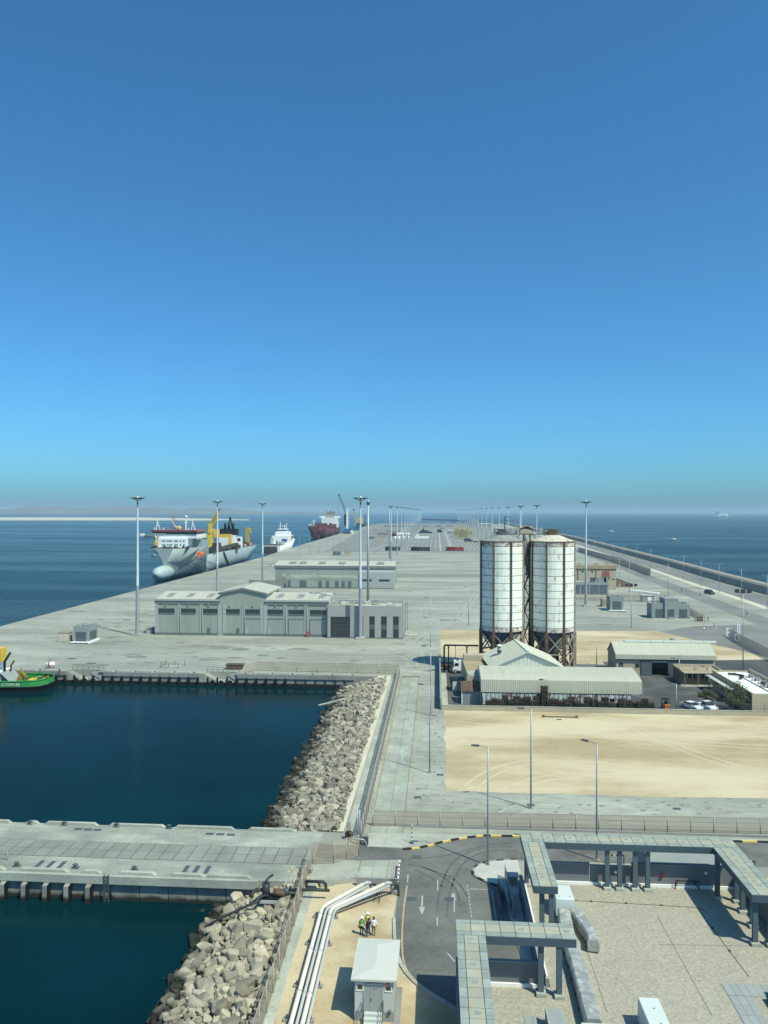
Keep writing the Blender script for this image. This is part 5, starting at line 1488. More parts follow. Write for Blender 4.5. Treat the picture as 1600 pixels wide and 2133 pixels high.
for p0, p1 in wins:
    box('dark_panel', DARKP, office, ox(p0), ox(p1), OY + .06, OY + .24, oz(1285), oz(1276.5), True)
    box('dark_panel', DARKP, office, ox(p0), ox(p1), OY + .06, OY + .24, oz(1311), oz(1301), True)
    for q0, q1 in ((1301, 1285), (1327, 1311)):
        w = box('window', GLASS, office, ox(p0), ox(p1), OY + .12, OY + .2, max(.3, oz(q0)), oz(q1), True)
        MB().box((ox(p0) + ox(p1)) / 2 - .05, (ox(p0) + ox(p1)) / 2 + .05, OY + .08, OY + .119, max(.3, oz(q0)), oz(q1)).build('mullion', GALV_D, w, True)
    box('pier', HALLOFF, office, ox(p0), ox(p1) - .01, OY + .03, OY + .25, oz(1276.5), OT - 3.21 + .005, True)
box('plinth', HALLBASE, office, ox(683), ox(839.6), OY - .05, OY - .01, 0, .35, True)
box('side_plinth', HALLBASE, office, b_ + .01, b_ + .05, OY, OY + OD, 0, .6, True)
lc = MB()
for dy in (2.6, 3.5):
    lc.bar((b_ + .7, OY + dy, 2.0), (b_ + .7, OY + dy, OT + .9), .07); lc.bar((b_ + 1.4, OY + dy, 2.4), (b_ + 1.4, OY + dy, OT + .9), .07)
for k in range(14):
    z = 2.2 + k * .65
    lc.bar((b_ + .7, OY + 2.6, z), (b_ + .7, OY + 3.5, z), .06); lc.bar((b_ + .7, OY + 2.6, z + .2), (b_ + 1.4, OY + 2.6, z + .2), .05); lc.bar((b_ + 1.4, OY + 2.6, z + .2), (b_ + 1.4, OY + 3.5, z + .2), .05)
    if k % 4 == 0: lc.bar((b_, OY + 3, z), (b_ + .7, OY + 3, z), .06)
lc.build('caged_ladder', GALV_D, office, True)
box('side_step', CONC_L, office, b_ + .3, b_ + 4.2, OY + 5.2, OY + 8.5, 0, .35, True)
random.seed(5)
for k, (px, py) in enumerate(((700, 1255), (712, 1252), (718, 1257), (726, 1250), (757, 1254), (770, 1247), (780, 1256), (785, 1251), (812, 1258), (733, 1258), (742, 1253))):
    z = OT - 1.1
    x, y = P(px, py, z + .6); w_, d_, h_ = random.uniform(.6, 1.2), random.uniform(.6, 1.1), random.uniform(.5, 1.2)
    y = min(max(y, OY + 1.6), OY + OD - 1.6)
    t = T('rooftop_unit', f'{ORD[k]} small air handling unit on the office roof, from the left', 'roof unit', (x, y, z), random.uniform(-.05, .05), 'roof units on the office')
    MB().box(-w_, w_, -d_, d_, .12, h_).build('casing', (CONC_L, GREYW, HUTR)[k % 3], t)
    if k % 2: MB().cyl((0, 0, h_), (0, 0, h_ + .12), min(w_, d_) * .7, n=12).build('fan_ring', GALV_D, t)
    else: MB().tube([(w_, 0, h_ * .6), (w_ + .7, 0, h_ * .6), (w_ + .8, .5, h_ * .4), (w_ + .8, .9, 0)], .15, 6).build('pipe', GALV, t)
    MB().box(-w_ * .8, w_ * .8, -d_ * .8, d_ * .8, 0, .12).build('stand', GALV_D, t)
x = hx(642.5); t = T('fire_cabinet', 'red fire cabinet beside the third roller door of the hall', 'fire cabinet', (x, HY - .8, 0))
MB().bevbox(-.5, .5, -.3, .3, 0, 1.5, .05).build('cabinet', RED, t); box('cabinet_door', SHIPRED, t, -.4, .4, -.33, -.305, .15, 1.35)
x = hx(462); t = T('gas_unit', 'small white unit on the ground at the foot of the hall', 'unit', (x, HY - 1.2, 0))
MB().box(-.7, .7, -.4, .4, 0, .7).cyl((.3, 0, .7), (.3, 0, 1.2), .2, n=8).build('unit_body', CONC_L, t)
x, y = P(312, 1319); t = T('concrete_crate', 'grey crate at the left corner of the hall', 'crate', (x, y, 0))
MB().box(-1, 1, -.9, .9, 0, 1.4).build('crate_body', CONC_L, t); box('crate_lid', CONC_D, t, -1.1, 1.1, -1, 1, 1.4, 1.55)
# shadowed lean-to at the left end
# transformer kiosk and beige cabinet by the left mast
def kiosk(label, px, py, w, d, h, mat=GREYW, cab=True, rz=0., wl=0.):
    x, y = P(px, py)
    t = T('transformer_kiosk', label, 'kiosk', (x, y, 0), rz)
    MB().bevbox(-w * .62, w * .62, -d * .75, d * .6, 0, .45, .04).build('pad', WHITE, t)
    box('pad_edge', HALLBASE, t, -w * .62 - .02, w * .62 + .02, -d * .75 - .02, -d * .75, 0, .38)
    box('wall', mat, t, -w / 2, w / 2, -d / 2, d / 2, .45, h)
    m = MB(); e = .15
    m.box(-w / 2, w / 2, -d / 2, -d / 2 + e, h, h + .45).box(-w / 2, w / 2, d / 2 - e, d / 2, h, h + .45).box(-w / 2, -w / 2 + e, -d / 2 + e, d / 2 - e, h, h + .45).box(w / 2 - e, w / 2, -d / 2 + e, d / 2 - e, h, h + .45)
    m.build('parapet', mat, t)
    box('roof', CONC_L, t, -w / 2 + e, w / 2 - e, -d / 2 + e, d / 2 - e, h, h + .06)
    dd = box('louvre_door', LOUV, t, -w * .34, w * .34, -d / 2 - .06, -d / 2 - .01, .5, h * .74)
    m = MB()
    for k in range(10): m.box(-w * .33, w * .33, -d / 2 - .09, -d / 2 - .061, .6 + k * (h * .74 - .7) / 10, .66 + k * (h * .74 - .7) / 10)
    m.build('louvre', DARKP, dd)
    dd = box('louvre_panel', LOUV, t, w / 2 + .01, w / 2 + .06, -d * .38, d * .38, .9, h * .74)
    m = MB()
    for k in range(8): m.box(w / 2 + .061, w / 2 + .09, -d * .37, d * .37, 1.0 + k * (h * .74 - 1.1) / 8, 1.05 + k * (h * .74 - 1.1) / 8)
    m.build('louvre', DARKP, dd)
    m = MB()
    for k in range(4): m.box(-w * .3 + k * w * .2, -w * .3 + k * w * .2 + .2, -d / 2 - .04, -d / 2 - .01, h * .86, h * .86 + .2)
    m.build('vent_hole', LOUV, t)
    m = MB().box(-w * .2, w * .1, -d * .1, d * .2, h + .06, h + .6).box(w * .2, w * .4, -d * .3, d * .1, h + .06, h + .75); m.cyl((-w * .35, -d * .3, h), (-w * .35, -d * .3, h + .8), .2, n=8); m.build('roof_plant', CONC_D, t)
    return t
kiosk('grey transformer kiosk on a white pad near the left mast', 178, 1336, 4.8, 6.0, 4.6)
x, y = P(136, 1337); t = T('switch_cabinet', 'beige double-door cabinet left of the near transformer kiosk', 'cabinet', (x, y, 0))
MB().bevbox(-1.7, 1.7, -1.1, 1.1, .35, 2.9, .04).build('cabinet', BEIGE, t); box('cabinet_top', BEIGE_D, t, -1.8, 1.8, -1.2, 1.2, 2.9, 3.05); box('pad', CONC_L, t, -1.9, 1.9, -1.6, 1.4, 0, .35)
m = MB().box(-1.5, -.05, -1.14, -1.105, .5, 2.6).box(.05, 1.5, -1.14, -1.105, .5, 2.6); m.build('door', SAND_B, t)
kb = kiosk('grey transformer kiosk beside the mast right of the silos', 1281, 1271, 5.2, 7., 5.4)
x, y = P(1259, 1263); t = T('switch_cabinet', 'beige cabinet behind the kiosk right of the silos', 'cabinet', (x, y, 0))
MB().bevbox(-1.2, 1.2, -2., 2., .2, 3.2, .04).build('cabinet', BEIGE_D, t); box('pad', CONC_L, t, -1.5, 1.5, -2.3, 2.3, 0, .2)

# ================================================================== second hall behind
HY2 = 394.
hall2 = T('rear_hall', 'second pale hall with low annex behind the grey hall', 'building', (-50, HY2, 0))
gx = lambda px: X(px, HY2)
gz = lambda py: Q(700, py, HY2)[1]
a, b_ = gx(583), gx(822); ez = gz(1184)
HY3 = HY2 + 12
a3, b3 = X(573, HY3), X(823, HY3); ez3 = Q(700, 1183, HY3)[1]
box('wall', HALL, hall2, a3, b3, HY3, HY3 + 22, 0, ez3, True)
MB().exx([(HY3 - .5, ez3), (HY3 - .5, ez3 + 1.1), (HY3, ez3 + 1.1), (HY3, ez3)], a3 - .3, b3 + .3).build('fascia', FASC, hall2, True)
MB().ribs(a3 - .3, b3 + .3, [(HY3 - .6, ez3 + 1.1), (HY3 + 11, ez3 + 3.1), (HY3 + 22.6, ez3 + 1.1)], 1.5, .1).build('roof', HROOF, hall2, True)
MB().exx([(HY3, ez3), (HY3 + 11, ez3 + 3.0), (HY3 + 22, ez3)], b3 - .3, b3).build('gable_end', HALL2, hall2, True)
for px in (610, 632, 672, 713, 793):
    x = X(px, HY3 + 5)
    MB().add([(x - 2, HY3 + 3, ez3 + 1.1 + .9), (x + 2, HY3 + 3, ez3 + 1.1 + .9), (x + 2, HY3 + 8, ez3 + 1.1 + 1.75), (x - 2, HY3 + 8, ez3 + 1.1 + 1.75)], [(0, 1, 2, 3)]).build('skylight', SKYL, hall2, True)
at = gz(1203)
annex = box('annex', HALL, hall2, gx(596), gx(748), HY2, HY3 - .02, 0, at, True)
box('annex_parapet', CONC_L, hall2, gx(596), gx(748), HY2 - .1, HY2 - .01, at - .8, at + .5, True)
box('bay', HALL2, hall2, gx(748) + .02, gx(821), HY2 - .4, HY3 - .02, 0, gz(1191), True)
for p0, p1, z0, z1 in ((600, 606, 1225, 1209), (625, 639, 1225, 1209.5), (664.5, 671, 1225, 1209.5), (680, 686, 1225, 1210), (699, 706, 1225, 1210), (713, 719, 1225, 1210), (725.5, 732.5, 1225, 1210)):
    w = box('opening', LOUV, hall2, gx(p0), gx(p1), HY2 - .2, HY2 - .101, max(.2, gz(z0)), gz(z1), True)
    MB().box(gx(p0), gx(p1), HY2 - .24, HY2 - .201, gz(z1) - 1.2, gz(z1) - 1.0).build('transom', FASC, w, True)
for p0, p1 in ((755, 775), (790, 812)): box('strip_window', GLASS, hall2, gx(p0), gx(p1), HY2 - .48, HY2 - .41, gz(1210), gz(1206), True)
box('plinth', HALLBASE, hall2, gx(590), gx(821), HY2 - .45, HY2 - .405, 0, .5, True)
box('side_stoop', CONC_L, hall2, b3 + .2, b3 + 5, HY3 - 4, HY3 + 2, 0, .4, True)
for px in (588, 651, 773, 785):
    x, z = gx(px), at; MB().box(x - 1, x + 1, HY2 + 3, HY2 + 5, z, z + 1.4).build('roof_unit', CONC_L, hall2, True)
wl_ = box('side_wall', CONC_D, hall2, gx(510), gx(596) - .1, HY2 + 9, HY2 + 9.4, 0, 3.2, True)
x, y = P(560, 1180); 
def simple_car(label, x, y, rz, mat, scale=1., kind='sedan', group=None):
    t = T('parked_car', label, 'car', (x, y, 0), rz, group)
    L, Wd = 4.6 * scale, 1.8 * scale
    def prof(pts): return [(px * scale, pz * scale) for px, pz in pts]
    body = [(-2.3, .35), (2.25, .35), (2.3, .6), (2.15, .85), (1.2, .95), (-1.6, 1.0), (-2.25, .95), (-2.32, .6)]
    if kind == 'van': body = [(-2.4, .35), (2.4, .35), (2.45, .8), (2.2, 1.1), (1.5, 1.2), (-2.35, 1.25), (-2.42, .7)]
    cab = [(1.15, .94), (.45, 1.42), (-.9, 1.45), (-1.75, .99)] if kind == 'sedan' else [(1.5, 1.19), (.8, 1.95), (-2.2, 1.95), (-2.38, 1.24)]
    if kind == 'pickup': cab = [(1.0, .95), (.45, 1.65), (-.6, 1.68), (-.8, .98)]
    b = MB().exy(prof(body), -Wd / 2, Wd / 2).build('body', mat, t)
    c = prof(cab)
    cx = sum(p[0] for p in c) / 4
    m = MB()
    lo = [(px, s_ * Wd / 2 * .96, pz) for s_ in (-1, 1) for px, pz in c]
    lo = [(px, yy * (.82 if pz > 1.2 * scale else 1), pz) for px, yy, pz in lo]
    m.add(lo, [(0, 1, 2, 3), (7, 6, 5, 4), (0, 4, 5, 1), (1, 5, 6, 2), (2, 6, 7, 3)])
    m.build('windows', GLASS, t)
    zt = c[1][1]
    MB().box(c[2][0] + .02, c[1][0] - .02, -Wd * .4, Wd * .4, zt - .02, zt + .05).build('roof', mat, t)
    for sx in (-1.4, 1.42):
        for sy in (-1, 1):
            w = MB().cyl((sx * scale, sy * (Wd / 2 - .12), .34 * scale), (sx * scale, sy * (Wd / 2 + .02), .34 * scale), .34 * scale, n=14).build('wheel', TYRE, t)
            MB().cyl((sx * scale, sy * (Wd / 2 + .02), .34 * scale), (sx * scale, sy * (Wd / 2 + .035), .34 * scale), .19 * scale, n=10).build('rim', GALV, w)
    for sy in (-1, 1):
        MB().box(2.2 * scale, 2.31 * scale, sy * Wd * .32 - .2, sy * Wd * .32 + .2, .62 * scale, .8 * scale).build('headlight', SHIPW, t)
        MB().box(-2.35 * scale, -2.27 * scale, sy * Wd * .34 - .18, sy * Wd * .34 + .18, .65 * scale, .85 * scale).build('tail_light', RED, t)
        MB().box(.95 * scale, 1.15 * scale, sy * (Wd / 2 + .02), sy * (Wd / 2 + .2), .98 * scale, 1.12 * scale).build('mirror', mat, t)
    return t
x, y = P(561, 1180); simple_car('small white car parked on the quay left of the rear hall', x, y, R(170), CARW)
for k, (px, py, nm) in enumerate(((702, 1157, 'grey louvred twin kiosk behind the rear hall roof'), (774, 1123, 'grey louvred twin kiosk far behind the slim camera mast'))):
    x, y = P(px, py); s_ = 1.
    t = T('twin_kiosk', nm, 'kiosk', (x, y, 0)); MB().box(-4, 4, -2.5, 2.5, 0, .4).build('pad', CONC_D, t)
    for sx in (-2, 2):
        c_ = box('housing', GREYW, t, sx - 1.8, sx + 1.8, -2, 2, .4, 4.2); box('louvre_door', LOUV, c_, sx - 1.3, sx + 1.3, -2.06, -2.01, .6, 3.6)
    x2, y2 = P(px + 23, py); t = T('switch_cabinet', ['beige cabinet beside the twin kiosk behind the rear hall roof', 'beige cabinet beside the far twin kiosk'][k], 'cabinet', (x2, y2, 0))
    MB().bevbox(-3, 3, -1.5, 1.5, .2, 3.4, .05).build('cabinet', BEIGE, t); box('cabinet_top', BEIGE_D, t, -3.2, 3.2, -1.7, 1.7, 3.4, 3.6); box('pad', CONC_L, t, -3.3, 3.3, -2, 1.8, 0, .2)

# ================================================================== silos
SY = 193.
def silo(label, cx, roof_mat, a_rib, top_extra):
    R_ = 5.45; z0, z1 = 10.6, 32.6
    t = T('silo', label, 'silo', (cx, SY, 0))
    rows = [z0, z0 + 1.15] + [z0 + 1.15 + (z1 - z0 - 2.3) * (k + 1) / 11 for k in range(11)] + [z1]
    nrib = 8
    for s_ in range(nrib):
        A0 = a_rib + s_ * math.pi / 4
        nseg = 4
        for k in range(len(rows) - 1):
            zz0, zz1 = rows[k] + .06, rows[k + 1] - .06
            vs = []
            for j in range(nseg + 1):
                a = A0 + .035 + (math.pi / 4 - .07) * j / nseg
                rr = R_ + random.uniform(-.015, .02)
                for z, r_ in ((zz0, rr), (zz1, rr), (zz1, R_ - .12), (zz0, R_ - .12)):
                    vs.append((r_ * math.cos(a), r_ * math.sin(a), z))
            fs = []
            for j in range(nseg):
                b0 = j * 4
                for q in range(4): fs.append((b0 + q, b0 + 4 + q, b0 + 4 + (q + 1) % 4, b0 + (q + 1) % 4))
            fs += [(0, 1, 2, 3), (nseg * 4 + 3, nseg * 4 + 2, nseg * 4 + 1, nseg * 4)]
            m = MB().add(vs, fs); o = m.build('plate', SILO_E if k in (0, len(rows) - 2) else SILO, t)
        x, y = (R_ + .04) * math.cos(A0), (R_ + .04) * math.sin(A0)
        lit = s_ in (5, )
        mt = RUSTP if (s_ + int(cx)) % 3 == 0 else RUST
        MB().bar((x * 1.02, y * 1.02, 10.0), (x * 1.02, y * 1.02, z1 + .15), .34, .42).build('rib', mt, t)
        MB().bar((x * 1.01, y * 1.01, 0), (x * 1.01, y * 1.01, 10.6), .8, .8).build('leg', mt, t)
        MB().box(x * 1.02 - .5, x * 1.02 + .5, y * 1.02 - .5, y * 1.02 + .5, 0, .35).build('footing', CONC_D, t)
    MB().cyl((0, 0, z0 + .1), (0, 0, z1 - .1), R_ - .14, n=32, caps=False).build('inner_shell', RUST, t)
    MB().lathe([(R_ - .2, z0 + .05), (1.0, 4.4), (.7, 3.4)][::-1], n=24).build('hopper', HOPPER, t)
    MB().lathe([(R_ + .05, z1), (1.9, z1 + 1.5), (1.7, z1 + 1.6)], n=24).build('roof', roof_mat, t)
    MB().lathe([(R_ + .12, z1 - .1), (R_ + .12, z1 + .1), (R_ - .3, z1 + .12)], n=24).build('rim', RUST, t)
    for s_ in range(nrib):
        A0, A1 = a_rib + s_ * math.pi / 4, a_rib + (s_ + 1) * math.pi / 4
        p = lambda a, z: ((R_ + .05) * math.cos(a), (R_ + .05) * math.sin(a), z)
        for q0, q1, w_ in ((p(A0, .5), p(A1, 5.2), .26), (p(A1, .5), p(A0, 5.2), .24), (p(A0, 5.4), p(A1, 10.2), .26), (p(A1, 5.4), p(A0, 10.2), .24), (p(A0, 5.3), p(A1, 5.3), .3)):
            MB().bar(q0, q1, w_).build('brace', RUSTP, t)
    m = MB().lathe([(1.4, z1 + 1.4), (1.4, z1 + 2.2), (1.2, z1 + 2.3)], n=14)
    for k in range(12):
        a = k * math.pi / 6; m.bar((1.95 * math.cos(a), 1.95 * math.sin(a), z1 + 1.3), (1.95 * math.cos(a), 1.95 * math.sin(a), z1 + 2.9), .08)
    for z in (z1 + 2.2, z1 + 2.9):
        m.tube([(1.95 * math.cos(k * math.pi / 6), 1.95 * math.sin(k * math.pi / 6), z) for k in range(13)], .05, 5)
    m.box(-.9, .6, -.6, .7, z1 + 2.2, z1 + 3.0); m.box(.2, 1.0, -1, -.3, z1 + 2.2, z1 + 2.8)
    m.build('top_plant', GALV_D if top_extra else RUST, t)
    if top_extra:
        MB().tube([(.8, .8, z1 + 2), (.8, .8, z1 + 6.0), (3.2, .8, z1 + 6.0), (3.2, .8, z1 + 1)], .14, 6).bar((.8, .8, z1 + 5), (3.2, .8, z1 + 5), .1).build('vent_loop', GALV_D, t)
    return t
random.seed(9)
c1, c2 = X(1045.5, SY), X(1150.5, SY)
silo('left white silo with grey cone roof and rusty ribs', c1, SILO_G, R(-90 - 25), True)
silo('right white silo with rust-stained cream cone roof', c2, SILO_T, R(-90 - 22), False)
# lattice stair tower and bridge between the silos
t = T('stair_tower', 'dark lattice stair tower squeezed between the two silos', 'tower', ((c1 + c2) / 2, SY + .3, 0))
m = MB()
for dx in (-.75, .75):
    for dy in (-1.2, 1.2): m.bar((dx, dy, 0), (dx, dy, 34.2), .2)
m.build('corner_post', RUST, t)
m = MB()
for k in range(11):
    z = 3 * k + .5; s_ = 1 if k % 2 else -1
    m.bar((-.75 * s_, -1.2, z), (.75 * s_, -1.2, z + 3), .11); m.bar((-.75, -1.2, z), (.75, -1.2, z), .1); m.bar((-.75, 1.2, z), (.75, 1.2, z), .1); m.bar((-.75 * s_, 1.2, z), (.75 * s_, 1.2, z + 3), .1)
    m.bar((-.6 * s_, -.9, z), (.6 * s_, -.5, z + 3), .5, .12); m.bar((-.6 * s_, -.95, z + .9), (.6 * s_, -.95, z + 3.9), .08)
m.build('stair_flight', HULLD, t)
MB().cyl((.2, .6, 24), (.2, .6, 33.5), .45, n=12).build('riser', GREYW, t)
MB().cyl((-.35, -.6, 28), (-.35, -.6, 34), .28, n=10).build('small_riser', PIPEG, t)
t = T('catwalk', 'railed rusty catwalk linking the tops of both silos', 'catwalk', ((c1 + c2) / 2, SY + 1.5, 34.2))
MB().box(-6.5, 6.8, -.9, .9, 0, .18).build('deck', RUST, t)
m = MB()
for y_ in (-.9, .9):
    for k in range(11): m.bar((-6.5 + k * 1.33, y_, .18), (-6.5 + k * 1.33, y_, 1.3), .07)
    for z in (.7, 1.3): m.bar((-6.5, y_, z), (6.8, y_, z), .06)
m.build('railing', RUSTP, t)
m = MB().exx([(-1.1, .3), (1.1, .3), (1.1, 1.2), (0, 2.0), (-1.1, 1.2)], -1.6, 1.4); m.build('shelter', BEIGE, t)
MB().exy([(-2.3, 1.3), (-.1, 2.4), (2.1, 1.3), (2.1, 1.15), (-.1, 2.2), (-2.3, 1.15)], -1.3, 1.3).build('shelter_roof', RUSTP, t)
m = MB()
for dx in (-1.7, 1.6): m.bar((dx * 1.9, 0, -2.2), (dx, 0, -.05), .12)
m.bar((-5, .4, -2.4), (-5, .4, 0), .12); m.bar((5, .4, -2.4), (5, .4, 0), .12)
m.build('strut', RUST, t)
for dx, h in ((-3.4, 1.6), (-2.6, 2.0), (3.6, 1.7), (4.6, 1.3)): box('dust_filter', PIPEG, t, dx - .3, dx + .3, -.4, .4, .18, h)
# ================================================================== sheds of the silo yard
rt = R(4.6)
gs = T('gabled_shed', 'pale ribbed metal shed with a gable in front of the silos', 'shed', (X(1100, 170), 170, 0), rt)
W2, GD, e_, a_ = 7.6, 15.2, 6.0, 9.3
MB().ribs(-W2, W2, [(0., 0), (0., e_)], .45, .05).build('front_wall', SHEETW, gs)
tri = MB(); n = 34
for k in range(n):
    xa, xb = -W2 + 2 * W2 * k / n, -W2 + 2 * W2 * (k + 1) / n; za = e_ + (a_ - e_) * (1 - abs(xa) / W2); zb = e_ + (a_ - e_) * (1 - abs(xb) / W2)
    o_ = -.05 if k % 2 else 0.
    tri.add([(xa, o_, e_), (xb, o_, e_), (xb, o_, zb), (xa, o_, za)], [(0, 1, 2, 3)])
tri.build('gable_sheet', SHEETW, gs)
box('back_wall', SHEETW, gs, -W2, W2, GD - .1, GD, 0, e_); box('side_wall', SHEETW, gs, -W2, -W2 + .1, .06, GD - .11, 0, e_); box('side_wall', SHEETW, gs, W2 - .1, W2, .06, GD - .11, 0, e_)
for s_ in (-1, 1):
    MB().ribs(-.5, GD + .3, [(s_ * (W2 + .7), e_ - .3), (0, a_ + .06)], .5, .05, 'y').build('roof_slope', SHEET, gs)
    MB().exy([(s_ * (W2 + .7), e_ - .42), (s_ * (W2 + .7), e_ - .3), (0, a_ + .05), (0, a_ - .12)], -.56, -.505).build('barge_board', SHEETW, gs)
MB().box(-.25, .25, -.5, GD + .3, a_ + .08, a_ + .16).build('ridge_cap', SHEETW, gs)
f_ = MB().cyl((-4.9, 8.2, 7.2), (-4.9, 8.2, 9.0), .42, n=12).build('roof_flue', GALV, gs); MB().lathe([(.42, 9.0), (.7, 9.05), (.7, 9.15), (.2, 9.5)], -4.9, 8.2, 12).build('flue_cap', SHEETW, f_); MB().cyl((-4.9, 8.2, 7.7), (-4.9, 8.2, 8.1), .5, n=12).build('flue_collar', HULLB, f_)

LS = R(.6)
ls = T('long_shed', 'long low shed with white ribbed roof over a rust-streaked wall', 'shed', (9.3, 159.2, 0), LS)
LL = 32.2
MB().ribs(-.2, LL, [(-1.0, 3.0), (-1.0, 5.55), (1.2, 6.2), (6.6, 6.9)], .42, .05).build('roof', SHEET, ls)
MB().ribs(-.2, LL, [(6.6, 6.9), (11.5, 5.6)], .42, .05).build('rear_roof', SHEET, ls)
MB().exx([(-.98, 3.0), (-.98, 5.5), (1.2, 6.15), (6.6, 6.85), (11.4, 5.5), (11.4, 0), (.2, 0), (.2, 3.0)], -.15, -.05).build('end_wall', SHEETW, ls)
MB().exx([(-.98, 3.0), (-.98, 5.5), (1.2, 6.15), (6.6, 6.85), (11.4, 5.5), (11.4, 3.0)], LL - .1, LL - .02).build('end_wall', SHEETW, ls)
box('eave_beam', RUST, ls, 0, LL - 2.2, -.86, -.6, 2.8, 3.0)
xx = 0.05; k = 0
while xx < 30:
    wd = .86
    if k in (25, 30):
        box('window_opening', HULLB, ls, xx, xx + wd - .06, -.75, -.7, .9, 2.0); box('sheet', SHEETR, ls, xx, xx + wd - .06, -.9, -.84, .5, .88); box('sheet', SHEETR, ls, xx, xx + wd - .06, -.9, -.84, 2.02, 2.79)
    else:
        MB().ribs(xx, xx + wd - .06, [(-.86, .5), (-.86, 2.79)], .28, .05).build('sheet', SHEETR, ls)
    box('stud', RUST, ls, xx + wd - .06, xx + wd, -.95, -.8, .3, 2.79)
    xx += wd; k += 1
box('wall_base', RUST, ls, 0, 30, -.95, -.8, 0, .5); box('inner_wall', HULLB, ls, 0, 30.0, -.5, -.4, 0, 2.8)
for x_ in (30.0, LL - .3): box('post', RUSTP, ls, x_, x_ + .2, -.8, -.6, 0, 3.0)
# pallet stacks along its foot
def pallet_mesh(seed):
    rnd = random.Random(seed); m = MB()
    for k in range(5): m.box(-.62, .62, -.5 + k * .22, -.36 + k * .22, .11, .14)
    for k in range(3): m.box(-.62 + k * .57, -.52 + k * .57, -.5, .52, .02, .11)
    me = m.mesh('pallet'); me.materials.append(TIMBER); return me
PALS = [pallet_mesh(k) for k in range(2)]
random.seed(31)
hts = [8, 10, 9, 13, 9, 12, 11, 12, 9, 12, 22, 11, 10, 9, 11, 12, 9, 7, 12, 11, 9, 13, 8, 7, 12, 10, 9, 10, 12, 9]
for k, n in enumerate(hts):
    n = int(n * 1.5)
    x = 10.6 + k * 1.11 + random.uniform(-.1, .1); y = 157.0 + random.uniform(-.4, .3) - .003 * k
    t = T('pallet_stack', (f'{ORD[k]} stack of weathered timber pallets before the long shed, from the left' if n < 28 else 'tallest stack of weathered timber pallets before the long shed'), 'pallet stack', (x, y, .012), random.uniform(-.2, .2), 'pallet stacks')
    for j in range(n):
        inst(PALS[j % 2], 'pallet', t, (random.uniform(-.06, .06), random.uniform(-.06, .06), j * .142), (0, random.uniform(-.01, .01), random.uniform(-.06, .06) + (math.pi / 2 if random.random() < .1 else 0)))
# beige block, dark lean-to sheds, truck, gantry
bb = T('plant_block', 'beige stepped block left of the gabled shed', 'building', (8.2, 174, 0), R(2))
box('wall', BEIGE, bb, -2.0, 3.2, -9, 9.5, 0, 4.9); box('upper_wall', BEIGE, bb, -1.6, 3.0, 6.5, 9.4, 4.9, 6.3)
for k in range(3): box('roof_panel', BEIGE_D if k else CONC_L, bb, -1.7, 3.0, -8.8 + k * 5.1, -8.8 + k * 5.1 + 4.9, 4.9, 5.0)
box('parapet', BEIGE_D, bb, -2.0, -1.8, -9, 6.4, 4.9, 5.4)
t = T('lean_to_shed', 'small dark metal lean-to against the left end of the long shed', 'shed', (6.9, 161.6, 0))
MB().ribs(-1.5, 2.3, [(-1.6, 0), (-1.6, 2.8)], .3, .04).build('front_wall', GREYW, t); box('side_wall', SHEETW, t, -1.6, -1.5, -1.6, 2.4, 0, 2.8)
MB().add([(-1.8, -1.9, 2.75), (2.35, -1.9, 2.75), (2.35, 2.6, 3.9), (-1.8, 2.6, 3.9)], [(0, 1, 2, 3)]).build('roof', RUST, t); box('corner_post', WHITE, t, -1.72, -1.61, -1.72, -1.45, 0, 2.7); box('back_wall', GREYW, t, -1.5, 2.3, 2.4, 2.5, 0, 3.7)
t = T('store_cabin', 'small grey cabin with white end in the shaded yard', 'cabin', (4.6, 172.6, 0))
box('cabin_wall', GREYW, t, -.9, 2.2, -1.4, 1.6, 0, 2.5); box('end_panel', SHEETW, t, -1.0, -.1, -1.46, -1.41, .1, 2.3); box('roof', HULLB, t, -1.1, 2.4, -1.6, 1.8, 2.5, 2.62)
def truck(label, x, y, rz):
    t = T('truck_cab', label, 'truck', (x, y, .012), rz)
    MB().exy([(-1.1, .75), (1.15, .75), (1.25, 1.2), (1.15, 2.0), (.85, 2.95), (-.9, 3.1), (-1.1, 2.6)], -1.2, 1.2).build('cab', CARW, t)
    MB().exy([(1.16, 1.95), (.88, 2.75), (.92, 2.78), (1.2, 1.97)], -1.05, 1.05).build('windscreen', GLASS, t)
    for s_ in (-1, 1): MB().exy([(.9, 1.85), (.7, 2.6), (-.2, 2.6), (-.2, 1.85)], s_ * 1.2 - .015 * (s_ < 0), s_ * 1.2 + .015 * (s_ > 0)).build('side_window', GLASS, t)
    MB().box(-4.6, 1.1, -.5, .5, .55, .85).build('chassis', GALV_D, t); MB().box(1.1, 1.35, -1.15, 1.15, .35, .9).build('bumper', GALV, t)
    for sx in (.6, -2.9, -4.1):
        for sy in (-1, 1):
            w = MB().cyl((sx, sy * .85, .52), (sx, sy * 1.2, .52), .52, n=16).build('wheel', TYRE, t); MB().cyl((sx, sy * 1.2, .52), (sx, sy * 1.22, .52), .28, n=10).build('rim', GALV, w)
    MB().box(-.5, .2, -.3, .3, 3.05, 3.3).build('roof_vent', GALV_D, t)
    for s_ in (-1, 1): MB().box(1.0, 1.15, s_ * 1.4 - .1, s_ * 1.4 + .1, 1.7, 2.4).build('mirror', HULLB, t)
    MB().cyl((-3.5, 0, .85), (-3.5, 0, 1.05), .45, n=12).build('fifth_wheel', HULLB, t)
    return t
x, y = P(953, 1403); truck('white truck tractor cab parked left of the beige block', x, y + 1, R(185))
t = T('pipe_gantry', 'dark pipe gantry standing left of the silos', 'gantry', (1.9, SY - 1.5, 0))
z = 6.7
